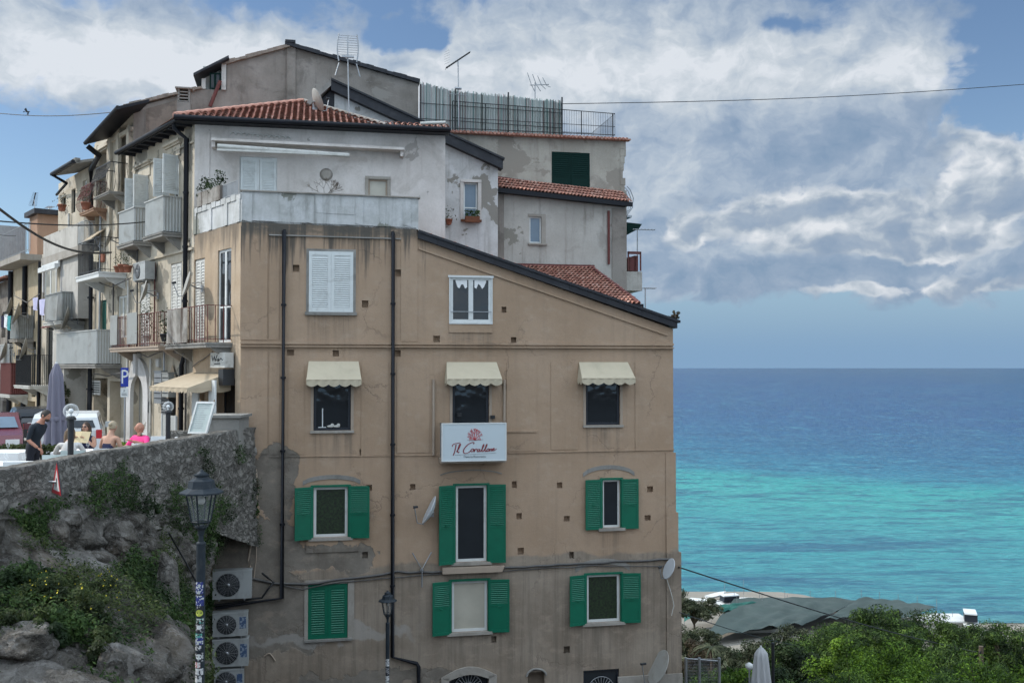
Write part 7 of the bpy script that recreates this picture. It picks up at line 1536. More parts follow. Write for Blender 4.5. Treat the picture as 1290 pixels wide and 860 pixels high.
for px, py, rr, lab in ((89, 517.5, .145, 'black post with a clear glass globe, left one behind the wall top'), (211.5, 512, .125, 'black post with a clear glass globe, right one near the menu board')):
    w_ = wallpt(px, .55); z = at(px, py, w_.y).z; T = Thing('globe_lamp', lab, 'globe lamp', (w_.x, w_.y, ZS), W, 'globe lamps on the terrace'); m = MB(); m.tube([(w_.x,w_.y,ZS),(w_.x,w_.y,z-rr*.85)], .055, 10); m.lathe([(.09,0),(.1,.03),(.06,.08)], 12, Matrix.Translation((w_.x, w_.y, z-rr-.03))); T.part('post', m, MAT['black'])
    m = MB(); m.ball((w_.x, w_.y, z), rr, 20, 14); T.part('globe', m, MAT['globe']); m = MB(); m.ball((w_.x, w_.y, z), rr*.34); m.tube([(w_.x,w_.y,z-rr*.9),(w_.x,w_.y,z-rr*.3)], .02, 6); T.part('bulb', m, MAT['plastic_white'])
def parasol(label, p, ztop, zlow, r0, mat, lean=0, zf=ZS, cat='parasol'):
    x, y = p; T = Thing('closed_parasol', label, cat, (x, y, zf)); m = MB(); m.tube([(x,y,zf),(x+lean*.5,y,ztop+.05)], .03, 8); m.lathe([(.3,0),(.3,.06),(.06,.1)], 16, Matrix.Translation((x,y,zf))); T.part('pole', m, MAT['white'])
    m = MB(); n = 40; rows = 14; vs = []
    for j in range(rows+1):
        f = j/rows; z = zlow+(ztop-zlow)*f; r_ = r0*(1.0-.25*f if f < .25 else (.94 - .35*(f-.25)/.75))*(1 if f < .9 else (1-f)*6+.3)*(1 if j else 1.12)
        for i in range(n): a = 2*math.pi*i/n; fold = 1+.28*math.sin(a*8+f*2.0)*(1-f*.6); vs.append((x+lean*f*.5+r_*fold*math.cos(a), y+r_*fold*math.sin(a), z + (.06*math.sin(a*4) if j == 0 else 0)))
    m.add(vs, [(j*n+i, j*n+(i+1)%n, (j+1)*n+(i+1)%n, (j+1)*n+i) for j in range(rows) for i in range(n)], smooth=True); m.add([vs[rows*n+i] for i in range(n)], [tuple(range(n))]); T.part('canopy', m, MAT[mat]); return T
pp_ = at(70, 560, 23.6); zt1 = at(68, 458, 23.6).z; T = parasol('tall closed mauve-grey parasol on the terrace behind the waiter', (pp_.x, 23.6), zt1, at(68, 562, 23.6).z, .22, 'parasol')
m = MB(); m.lathe([(.215,0),(.23,.05),(.215,.1)], 20, Matrix.Translation((pp_.x, 23.6, (zt1+ZS)/2-.0))); T.part('tie_band', m, MAT['parasol'])
pp_ = at(959, 870, 30); parasol('closed pale grey parasol below the building, among the trees', (pp_.x, 30), at(957, 815, 30).z, at(960, 868, 30).z, .27, 'parasolgrey', 0, -11.2)
# table, chair
def chair(label, p, yaw, mat='greencloth', group='white chairs on the terrace'):
    M = Matrix.Translation(Vector(p)) @ Matrix.Rotation(R(yaw), 4, 'Z'); T = Thing('chair', label, 'chair', p, W, group); m = MB(); m.box(-.23,.23,-.23,.23,.43,.46,M); T.part('seat', m, MAT[mat])
    m = MB(); m.box(-.23,.23,.2,.235,.5,.92,M); T.part('backrest', m, MAT[mat])
    for x, y in ((-.21,-.21),(.19,-.21),(-.21,.2),(.19,.2)): m = MB(); m.box(x, x+.025, y, y+.025, 0, .43 if y < 0 else .92, M); T.part('leg', m, MAT['white'])
    for x in (-.24, .22): m = MB(); m.box(x, x+.025, -.2, .2, .64, .67, M); m.box(x, x+.025, -.2, -.175, .43, .64, M); T.part('armrest', m, MAT['white'])
    return T
def table(label, p, w, d, yaw=0):
    M = Matrix.Translation(Vector(p)) @ Matrix.Rotation(R(yaw), 4, 'Z'); T = Thing('table', label, 'table', p, W, 'white restaurant tables on the terrace'); m = MB(); m.box(-w/2, w/2, -d/2, d/2, .72, .75, M); T.part('tabletop', m, MAT['white'])
    for x in (-w/2+.05, w/2-.1):
        for y in (-d/2+.05, d/2-.1): m = MB(); m.box(x, x+.05, y, y+.05, 0, .72, M); T.part('leg', m, MAT['white'])
    c = MB(); n = 10; vs = []; e = .02
    ring = [(-1,-1),(1,-1),(1,1),(-1,1)]; P = []
    for k in range(4):
        (ax, ay), (bx, by) = ring[k], ring[(k+1) % 4]
        for i in range(n): f = i/n; P.append(((ax+(bx-ax)*f)*(w/2+e), (ay+(by-ay)*f)*(d/2+e)))
    N_ = len(P); vs = [(x, y, .757) for x, y in P]+[(x*1.02+.012*math.sin(i*1.7), y*1.02+.012*math.cos(i*1.3), .757-.26-.03*math.sin(i*.9)) for i, (x, y) in enumerate(P)]
    c.add(vs, [tuple(range(N_))]+[(i, N_+i, N_+(i+1) % N_, (i+1) % N_) for i in range(N_)], M)
    t2 = Thing('tablecloth', label.replace('table', 'white cloth on the table', 1), 'tablecloth', Vector(p)+Vector((0,0,.757)), W, 'white tablecloths', c, MAT['cloth_white'])
    for k, (gx, gy) in enumerate(((-.2,.1),(.22,-.12))):
        g = MB(); g.lathe([(.03,0),(.005,.01),(.005,.08),(.035,.12),(.03,.19)], 10, M @ Matrix.Translation((gx,gy,.76))); q = M @ Vector((gx,gy,.76)); Thing('wine_glass', ('left' if k == 0 else 'right') + ' wine glass of the two on the ' + label.split(',')[0], 'glass', q, W, 'wine glasses', g, MAT['globe'])
    return T
def onfloor(px, d): q = at(px, 500, d); return (q.x, d, ZS)
table('long white table, left of the waiter', onfloor(20, 19.2), 2.0, .9, 5); table('small white table, near the woman with a menu', onfloor(100, 22.2), .9, .9, 10)
table('white table, between the woman in navy and the man in pink', onfloor(160, 22.4), .9, .9, 12); table('empty white table, nearest the menu board', onfloor(199, 23.6), .8, .7, 6); table('far left white table, by the planter', onfloor(2, 22.0), 1.2, .9, 0)
for px, d, yaw, lab in ((3,17.2,200,'pale chair nearest the left edge'),(75,19.4,185,'pale chair with nobody on it, in front of the waiter'),(96,20.4,190,'pale chair of the woman in white'),(137,20.9,185,'pale chair of the woman in navy'),(116,23.3,0,'pale chair of the woman with the menu'),(186,22.3,150,'pale chair of the man in pink'),(212,23.9,-60,'empty chair under the right globe lamp'),(28,18.0,185,'pale chair tucked at the long table'),(196,24.2,0,'empty chair far side of the last table')): chair(lab, onfloor(px, d), yaw, 'greencloth' if px in (3,75,96) else 'plastic_white')
m = MB(); q = onfloor(30, 19.2); 
for k in range(1): m.prism([(q[0]+.7+.12*math.cos(a), q[1]+.1*math.sin(a), ZS+.76) for a in (0,1.57,3.14,4.71)], (0,0,.10)); 
Thing('napkin_stack', 'folded white napkins standing on the long table by the waiter', 'napkins', (q[0]+.7,q[1],ZS+.76), W, None, m, MAT['cloth_white'])
# planters and hedge
for px, d, lab, w in ((14,23.3,'leafy hedge planter by the parked cars at the left',2.2),(218,25.2,'low planter of grass under the menu board',1.4),(158,26.2,'small planter of bright leaves behind the man in pink',.8)):
    q = onfloor(px, d); T = Thing('planter', lab, 'planter', q); m = MB(); m.box(q[0]-w/2, q[0]+w/2, d-.2, d+.2, ZS, ZS+.45); m.box(q[0]-w/2-.03, q[0]+w/2+.03, d-.23, d+.23, ZS+.42, ZS+.47); T.part('trough', m, MAT['terracotta' if w < 1 else 'cement']); rng_ = np.random.default_rng(int(px)); Q = rng_.uniform((-w/2,-.2,.42),(w/2,.2,.62 if w < 2 else .8),(int(1100*w),3)); V, F = leaves_np(Q, np.tile([0,-.5,.8],(len(Q),1)), .10, rng_); o = bpy.data.objects.new('foliage', np_mesh('foliage', V, F, MAT['leaf_bright' if w < 2 else 'leaf_scrub'])); COL.objects.link(o); o.parent = T.o
# menu board
q = at(236, 530, 25.0); M = Matrix.Translation((q.x, 25.0, ZS)) @ Matrix.Rotation(R(-22), 4, 'Z') @ Matrix.Rotation(R(-8), 4, 'X'); T = Thing('menu_board', 'white framed menu board leaning on an easel by the shop awning', 'menu board', (q.x, 25, ZS)); ml = Matrix.Translation((0,0,0)); sh = Matrix(((1,0,.22,0),(0,1,0,0),(0,0,1,0),(0,0,0,1)))
zb_, zt_ = at(236, 546, 25).z-ZS, at(236, 505, 25).z-ZS; M = M @ sh; m = MB(); w = .29
for x0, x1, z0, z1 in ((-w,w,zt_-.05,zt_),(-w,w,zb_,zb_+.05),(-w,-w+.05,zb_+.05,zt_-.05),(w-.05,w,zb_+.05,zt_-.05)): m.box(x0, x1, -.03, .03, z0, z1, M)
T.part('frame', m, MAT['white']); MAT['menupaper'] = M_('menu_sheet', (.42,.48,.46), .5, .12, 9); m = MB(); m.box(-w+.05, w-.05, -.01, .01, zb_+.05, zt_-.05, M); T.part('sheet', m, MAT['menupaper']); m = MB(); rg = random.Random(2)
for k in range(13): z = zt_-.12-.055*k; m.box(-w+.09, -w+.09+rg.uniform(.2,.36), -.0125, -.0115, z, z+.012, M) if z > zb_+.1 else None
T.part('menu_lines', m, MAT['metal']); m = MB()
for x in (-.22, .22): m.tube([M @ Vector((x,.02,zt_+.05)), M @ Vector((x*1.2,.1,-.0))], .018, 5)
m.tube([M @ Vector((0,.04,zt_-.1)), M @ Vector((0,.55,.0))], .016, 5); T.part('easel', m, MAT['wood'])
# parking sign on its post, warning sign, wall boxes
d = 30; q = at(157, 480, d); T = Thing('parking_sign', 'blue parking sign with a white P over a small white plate', 'road sign', (q.x, d, ZS)); a0, a1 = at(152.5, 463, d), at(161.5, 487, d); Mx = Matrix.Translation((q.x, d, 0)) @ Matrix.Rotation(R(8), 4, 'Z')
w = (a1.x-a0.x)/2; m = MB(); m.box(-w, w, -.02, .0, a1.z, a0.z, Mx); T.part('panel', m, MAT['blue']); m = MB(); put_text(m, 'P', (a0.z-a1.z)*1.05, Mx @ Matrix.Translation((0,-.024,a1.z+.1)), .75); T.part('letter', m, MAT['white']); z2 = at(157, 500, d).z
m = MB(); m.box(-w, w, -.02, 0, z2, a1.z-.03, Mx); T.part('plate', m, MAT['white']); m = MB(); put_text(m, 'P', .10, Mx @ Matrix.Translation((0,-.023,a1.z-.16))); m.box(-w*.7, w*.7, -.0225, -.0215, z2+.06, z2+.075, Mx); m.box(-w*.7, w*.6, -.0225, -.0215, z2+.10, z2+.115, Mx); T.part('plate_text', m, MAT['signink']); m = MB(); m.tube([(q.x,d+.04,ZS),(q.x,d+.04,a0.z)], .03, 8); T.part('post', m, MAT['metal'])
wp = wallpt(72, -.42); zc1, zc0 = at(72, 582, wp.y).z, at(72, 622, wp.y).z; T = Thing('warning_sign', 'red bordered triangular warning sign seen almost edge-on against the rubble wall', 'road sign', (wp.x, wp.y, zc0)); Mx = Matrix.Translation((wp.x, wp.y, zc0)) @ Matrix.Rotation(R(-52), 4, 'Z'); h = zc1-zc0; w = h*.58
m = MB(); m.prism([(-w,.0,0),(w,0,0),(0,0,h)], (0,.02,0), Mx); T.part('plate', m, MAT['acdark']); MAT['signalred'] = M_('signal_red', (.45,.02,.03), .4, .08); m = MB(); A, B, C_ = Vector((-w,0,0)), Vector((w,0,0)), Vector((0,0,h)); c_ = (A+B+C_)/3; ins = [c_+(p-c_)*.66 for p in (A,B,C_)]; off = Vector((0,-.004,0))
for (p, q_, r_, s_) in ((A,B,ins[1],ins[0]),(B,C_,ins[2],ins[1]),(C_,A,ins[0],ins[2])): m.add([v+off for v in (p,q_,r_,s_)], [(0,1,2,3)], Mx)
T.part('red_border', m, MAT['signalred']); m = MB(); m.add([v+off for v in ins], [(0,1,2)], Mx); T.part('white_field', m, MAT['white']); m = MB(); m.add([(-.02,-.007,h*.22),(.02,-.007,h*.22),(.03,-.007,h*.5),(-.03,-.007,h*.5)], [(0,1,2,3)], Mx); T.part('symbol', m, MAT['black'])
m = MB(); m.tube([Vector((wp.x-.15,wp.y+.05,zc0+.2)), Mx @ Vector((0,.02,.2))], .02, 5); T.part('bracket', m, MAT['metal'])
for i, (x0, x1, yt, yb, mt, lab, dp) in enumerate([(194,203,468,508,'metal','ribbed grey meter cabinet on the street wall, left of the other box',.2),(204,212,470,500,'greypanel','smooth grey electricity box beside the ribbed cabinet',.25),(203,213,503,525,'acdark','black letter box under the electricity boxes',.2),(115,126,479,497,'oldwhite','white notice with dark lines on the wall beneath the corrugated balcony',.03)]):
    a, b, c, d_ = ST.rect(x0, x1, yt, yb, -dp); T = Thing('wall_box' if i < 3 else 'notice', lab, 'wall box' if i < 3 else 'notice', (a, 0, c), ST); m = MB(); m.box(a, b, -dp, 0, c, d_)
    if i < 3: m.box(a-.02, b+.02, -dp-.02, 0, d_, d_+.03)
    T.part('box' if i < 3 else 'sheet', m, MAT[mt]); m = MB()
    for k in range(5): zz = c+(d_-c)*(.15+.16*k); m.box(a+.05, b-.05, -dp-.012, -dp-.001, zz, zz+(.03 if i < 3 else .035)); 
    T.part('ribs' if i < 3 else 'text_lines', m, MAT['acdark' if i != 2 else 'metal'])
a, b, c, d_ = ST.rect(204, 222, 523, 556, -1.0); T = Thing('metal_gate', 'low pale grey corrugated gate panel against the street wall', 'gate', (a, -1.0, ZS), ST); m = MB(); m.box(a, b, -1.0, -.96, ZS+.02, d_); T.part('panel', m, MAT['palepanel']); m = MB(); [m.box(x, x+.04, -1.03, -1.0, ZS, d_+.03) for x in (a, (a+b)/2, b-.04)]; T.part('frame', m, MAT['white'])
# oleander bush by dark doorway
q = ST.world((ST.S(112), -1.1, 0)); shrub('flowering oleander in front of the dark doorway behind the van', (q.x, q.y, ZS+1.3), (.45,.45,1.1), 'leaf_olive', 2200, .13, 31, 'oleander', flowers=40)
# laundry and pots
def cloth(label, fr, px0, px1, yt, yb, y, mat, name='laundry', cat='washing', group='washing on the far balconies'):
    a, b, c, d_ = fr.rect(px0, px1, yt, yb, y); m = MB(); n = 10; vs = []
    for i in range(n+1):
        for j in range(6): f, g = i/n, j/5; vs.append((a+(b-a)*f, y+.05*math.sin(f*9+g), d_+(c-d_)*g*(1-.08*math.sin(f*7))))
    m.add(vs, [(i*6+j, (i+1)*6+j, (i+1)*6+j+1, i*6+j+1) for i in range(n) for j in range(5)], smooth=True); return Thing(name, label, cat, (a, y, d_), fr, group, m, mat)
PUR = M_('lilac_cloth', (.52,.50,.66), .9); TEAL = M_('teal_cloth', (.08,.33,.34), .9); NAV = M_('navy_cloth', (.02,.02,.05), .9); PINK = M_('pink_cloth', (.55,.22,.35), .9)
for px0, px1, yt, yb, mt, lab in ((41,47,375,390,PUR,'lilac shirt hanging at the left of the grey panelled balcony'),(49,56,377,396,PUR,'lilac towel hanging beside the lilac shirt'),(57,72,374,402,MAT['greypanel'],'pale grey sheet over the balcony rail'),(9,13,398,415,TEAL,'teal towel drying on the ochre house'),(5,9,396,412,MAT['cloth_white'],'white cloth drying at the far left'),(1,5,398,412,NAV,'navy garment drying at the left edge')): cloth(lab, ST, px0, px1, yt, yb, -1.42 if px0 > 30 else -1.2, mt)
s, z = ST.hit(121, 325, -1.05); m = MB(); q = ST.rect(117, 124, 318, 328, -1.05); cloth('cream cloth bundled on the black balcony rail', ST, 117, 124, 317, 329, -1.02, MAT['awning'])
def pot(label, fr, px, py, y, r, plant='leaf_olive', n=160, hh=.35, mat='terracotta', group='plant pots'):
    s, z = fr.hit(px, py, y); T = Thing('flower_pot', label, 'plant pot', (s, y, z), fr, group); m = MB(); m.lathe([(r*.7,0),(r,r*1.3),(r*1.1,r*1.3),(r*1.1,r*1.6),(r*.9,r*1.6)], 12, Matrix.Translation((s, y, z))); T.part('pot', m, MAT[mat]); rng_ = np.random.default_rng(int(px*7+py)); Q = rng_.normal(0, 1, (n, 3))*np.array([r*.9, r*.8, hh*.4])+np.array([0, 0, r*1.6+hh*.5]); V, F = leaves_np(Q, rng_.normal(0,1,(n,3)), .07, rng_); o = bpy.data.objects.new('plant', np_mesh('plant', V, F, MAT[plant])); COL.objects.link(o); o.parent = T.o; return T
pot('red pot with a spiky plant on the ledge left of the tall narrow window', FA, 565.5, 283, YG-.15, .12, n=60); a, b, c, d_ = FA.rect(586, 604, 269, 280, YG-.25)
T = Thing('flower_box', 'brown window box with leafy plants under the tall narrow window', 'window box', (a, YG-.3, c), FA); m = MB(); m.box(a, b, YG-.34, YG-.14, c, c+.2); T.part('box', m, MAT['rust']); rng_ = np.random.default_rng(4); Q = rng_.uniform((a,YG-.34,c+.15),(b,YG-.14,c+.42),(200,3))-np.array([a,YG-.3,c]); V, F = leaves_np(Q, rng_.normal(0,1,(200,3)), .08, rng_); o = bpy.data.objects.new('plants', np_mesh('plants', V, F, MAT['leaf_ivy'])); COL.objects.link(o); o.parent = T.o
for px, py, r_, lab in ((148.5,343,.13,'small red pot at the near end of the black railed balcony'),(155,343,.17,'large red pot on the white slabbed balcony'),(161,343,.14,'red pot closest to the grey air conditioner')): pot(lab, ST, px, py, -.6, r_, n=50)
pot('dark potted plant on the long rusty balcony', ST, 208, 430, -.6, .15, 'leaf_dark', 200, .6, 'acdark'); pot('variegated plant in a white pot on the long rusty balcony', ST, 185, 430, -.6, .13, 'leaf_olive', 260, .9, 'oldwhite')
pot('red potted plant on the pale terrace parapet of the beige house', ST, 108, 264, -1.25, .16, 'leaf_brown', 120, .4); pot('terracotta pot at the back of the beige house terrace', ST, 78, 266, -1.1, .16, 'leaf_brown', 90, .4)
# planter box and twiggy plants on the white parapet
sx0, sx1 = ST.S(247), ST.S(276); z = ST.Z(262, 262); T = Thing('planter_box', 'weathered box of straggling dark plants on the white side parapet', 'planter', (sx0, .0, z), ST); m = MB(); zb_ = ST.Z(303,244)+.03; m.box(sx0, sx1, -.02, .2, zb_, zb_+.42); T.part('box', m, MAT['screen']); rng_ = np.random.default_rng(14); Q = rng_.uniform((sx0,-.05,zb_+.4),(sx1,.22,zb_+.75),(420,3)); Q[:,2] += .15*np.sin(Q[:,0]*6); Q -= np.array([sx0,0,z]); V, F = leaves_np(Q, rng_.normal(0,1,(420,3)), .08, rng_); o = bpy.data.objects.new('plants', np_mesh('plants', V, F, MAT['leaf_dark'])); COL.objects.link(o); o.parent = T.o
m = MB(); railing_bars(m, (sx1+.05,.06,zb_), (-.45,.06,zb_), .4, 12, .01); GSub.part('parapet_railing', m, MAT['metal'])
s, z = FA.hit(409, 241, .3); T = Thing('bare_plant', 'dead twiggy plant spreading above the white parapet', 'plant', (s, .4, z-.3), FA); m = MB(); rg = random.Random(9); m.lathe([(.1,-.0),(.14,.2)], 10, Matrix.Translation((s,.4,z-.32)))
def twig(p, d, L, r_, dep):
    q = p+d*L; m.tube([p, q], [r_, r_*.6], 4, caps=False)
    if dep:
        for _ in range(3): twig(q, (d+Vector((rg.uniform(-.9,.9), rg.uniform(-.6,.6), rg.uniform(-.2,.6)))).normalized(), L*.7, r_*.65, dep-1)
for _ in range(7): twig(Vector((s,.4,z-.15)), Vector((rg.uniform(-1.1,1.1), rg.uniform(-.3,.3), .8)).normalized(), .24, .012, 3)
T.part('twigs', m, MAT['screen'])
# wire fence bottom right
q0, q1 = at(856, 845, 33), at(908, 850, 33); T = Thing('mesh_fence', 'short run of wire mesh fence with grey posts beside the tan building', 'fence', (q0.x, 33, -11)); 
for px in (864, 881, 906): p = at(px, 828, 33); m = MB(); m.tube([(p.x,33,-11.2),(p.x,33,p.z)], .05, 8); T.part('post', m, MAT['metal'])
a, b = at(864, 829, 33), at(906, 832, 33); m = MB(); m.tube([a, b], .025, 5); n = 34
for i in range(n): x = a.x+(b.x-a.x)*i/n; m.tube([(x,33,-11),(x,33,a.z)], .004, 3, caps=False)
for k in range(34): z = a.z-.1*k; m.tube([(a.x,33,z),(b.x,33,z)], .004, 3, caps=False)
T.part('mesh', m, MAT['metal'])
p = at(974, 850, 31); m = MB(); m.tube([(p.x,31,-11.2),(p.x,31,p.z+1.0)], .05, 8); Thing('iron_post', 'dark slender post right of the closed pale parasol', 'post', (p.x,31,-11.2), W, None, m, MAT['black'])
p = at(944, 843, 31.5); T = Thing('garden_lamp', 'small white garden lamp left of the closed pale parasol', 'lamp', (p.x,31.5,-11.2)); m = MB(); m.tube([(p.x,31.5,-11.2),(p.x,31.5,p.z)], .03, 6); T.part('post', m, MAT['metal']); m = MB(); m.lathe([(.05,0),(.13,.08),(.13,.16),(.03,.22)], 12, Matrix.Translation(p)); T.part('head', m, MAT['white'])
# ------------------------------------------------------------------ cars
def car(label, p, yaw, L, Wd, H, mat, van=False, seed=0):
    M = Matrix.Translation(Vector(p)) @ Matrix.Rotation(R(yaw), 4, 'Z'); T = Thing('parked_car', label, 'car', p, W, None); m = MB(); hw = Wd/2
    prof = [(-L/2,.35),(-L/2,.85),(-L*.47,1.0),(-L*.40,H*.97),(-L*.1,H),(L*.12,H*.96),(L*.27,.98),(L*.45,.86),(L*.5,.62),(L*.5,.35)] if not van else [(-L/2,.3),(-L/2,1.0),(-L*.47,H*.93),(-L*.42,H),(L*.1,H),(L*.25,1.1),(L*.46,.95),(L*.5,.6),(L*.5,.3)]
    ins = lambda z: hw*(1-.16*max(0, (z-.9)/(H-.9)))
    n = len(prof); vs = [(x, -ins(z), z) for x, z in prof]+[(x, ins(z), z) for x, z in prof]; m.add(vs, [tuple(range(n)), tuple(range(n, 2*n))[::-1]], M); m.add(vs, [(i, i+n, (i+1) % n+n, (i+1) % n) for i in range(n)], M); T.part('body', m, mat)
    g = MB(); t = .012
    for sgn in (-1, 1):
        z0, z1 = 1.0, H-.1; y = lambda z: sgn*(ins(z)+t)
        for x0, x1, x2, x3 in ((-L*.41,-L*.08,-L*.12,-L*.37),(-L*.05,L*.21,L*.1,-L*.05)): g.add([(x0,y(z0),z0),(x1,y(z0),z0),(x2,y(z1),z1),(x3,y(z1),z1)], [(0,1,2,3) if sgn < 0 else (3,2,1,0)], M)
    T.part('side_windows', g, MAT['glass']); g = MB()
    a = prof[5] if not van else prof[4]; b = prof[6] if not van else prof[5]; g.add([(b[0]-.02,-hw*.86,b[1]+.03),(b[0]-.02,hw*.86,b[1]+.03),(a[0]+.06,hw*.74,a[1]-.03),(a[0]+.06,-hw*.74,a[1]-.03)], [(0,1,2,3)], M @ Matrix.Translation((.015,0,.015))); T.part('windscreen', g, MAT['glass_blue'])
    g = MB(); a, b = (prof[2], prof[3]) if not van else ((-L*.49,1.05),(-L*.47,H*.93)); g.add([(a[0]-.03,hw*.82,a[1]+.03),(a[0]-.03,-hw*.82,a[1]+.03),(b[0]-.03,-hw*.74,b[1]-.06),(b[0]-.03,hw*.74,b[1]-.06)], [(0,1,2,3)], M); T.part('rear_window', g, MAT['glass'])
    for x in (-L*.31, L*.31):
        for s_ in (-1, 1):
            w = MB(); Mw = M @ Matrix.Translation((x, s_*(hw-.09), .32)) @ Matrix.Rotation(R(90), 4, 'X'); w.lathe([(.2,-.11),(.32,-.1),(.32,.1),(.2,.11)], 20, Mw); wo = T.part('wheel', w, MAT['acdark']); w = MB(); w.lathe([(.001,-.105),(.19,-.105),(.19,.105),(.001,.105)], 14, Mw); T.part('rim', w, MAT['metal'], wo)
    for s_ in (-1, 1):
        w = MB(); w.box(-L/2-.02, -L/2+.02, s_*hw*.92-.07, s_*hw*.92+.07, .80, 1.02 if van else .95, M); T.part('tail_light', w, MAT['signalred']); w = MB(); w.box(L*.485, L*.5+.012, s_*hw*.72-.16, s_*hw*.72+.16, .62, .76, M); T.part('headlight', w, MAT['plastic_white'])
        w = MB(); w.box(L*.14, L*.2, s_*(hw+.12)-.1, s_*(hw+.12)+.1, .95, 1.1, M); T.part('mirror', w, mat)
    return T
CR = M_('car_red', (.13,.03,.04), .25, .06, 2, spec=.6); CW_ = M_('car_white', (.62,.63,.62), .25, .05, 2, spec=.6); CK = M_('car_dark', (.03,.032,.036), .2, .1, 2, spec=.6)
q = onfloor(88, 26.9); car('white hatchback with a dark rear window parked behind the seated women', q, 111, 3.8, 1.72, 1.42, CW_, True)
q = onfloor(-14, 27.0); car('red car with a bright windscreen at the left edge behind the hedge', q, -64, 4.0, 1.7, 1.36, CR)
q = onfloor(48, 34); car('dark car beyond the waiter', q, 120, 4.2, 1.75, 1.3, CK)
# things on the sill behind the left awning window
r = WIN['a1']; s0 = r[0]+.25; T = Thing('desk_lamp', 'slim white lamp standing inside the left awning window', 'lamp', (s0, .03, r[2]+.08), FA); m = MB(); m.tube([(s0,.045,r[2]+.09),(s0,.045,r[2]+.62)], .018, 6); T.part('tube', m, MAT['plastic_white']); m = MB(); m.box(s0-.12, s0+.1, .02, .058, r[2]+.08, r[2]+.10); T.part('foot', m, MAT['plastic_white'])
for k in range(2):
    s1_ = s0+.22+.17*k; m = MB(); m.ball((s1_, .035, r[2]+.115), (.10,.022,.035), 10, 6); m.ball((s1_+.05, .035, r[2]+.15), (.05,.02,.045), 10, 6); Thing('shoe', ('left' if k == 0 else 'right') + ' pale shoe of the pair on the sill of the left awning window', 'shoe', (s1_, .035, r[2]+.08), FA, None, m, MAT['oldwhite'])
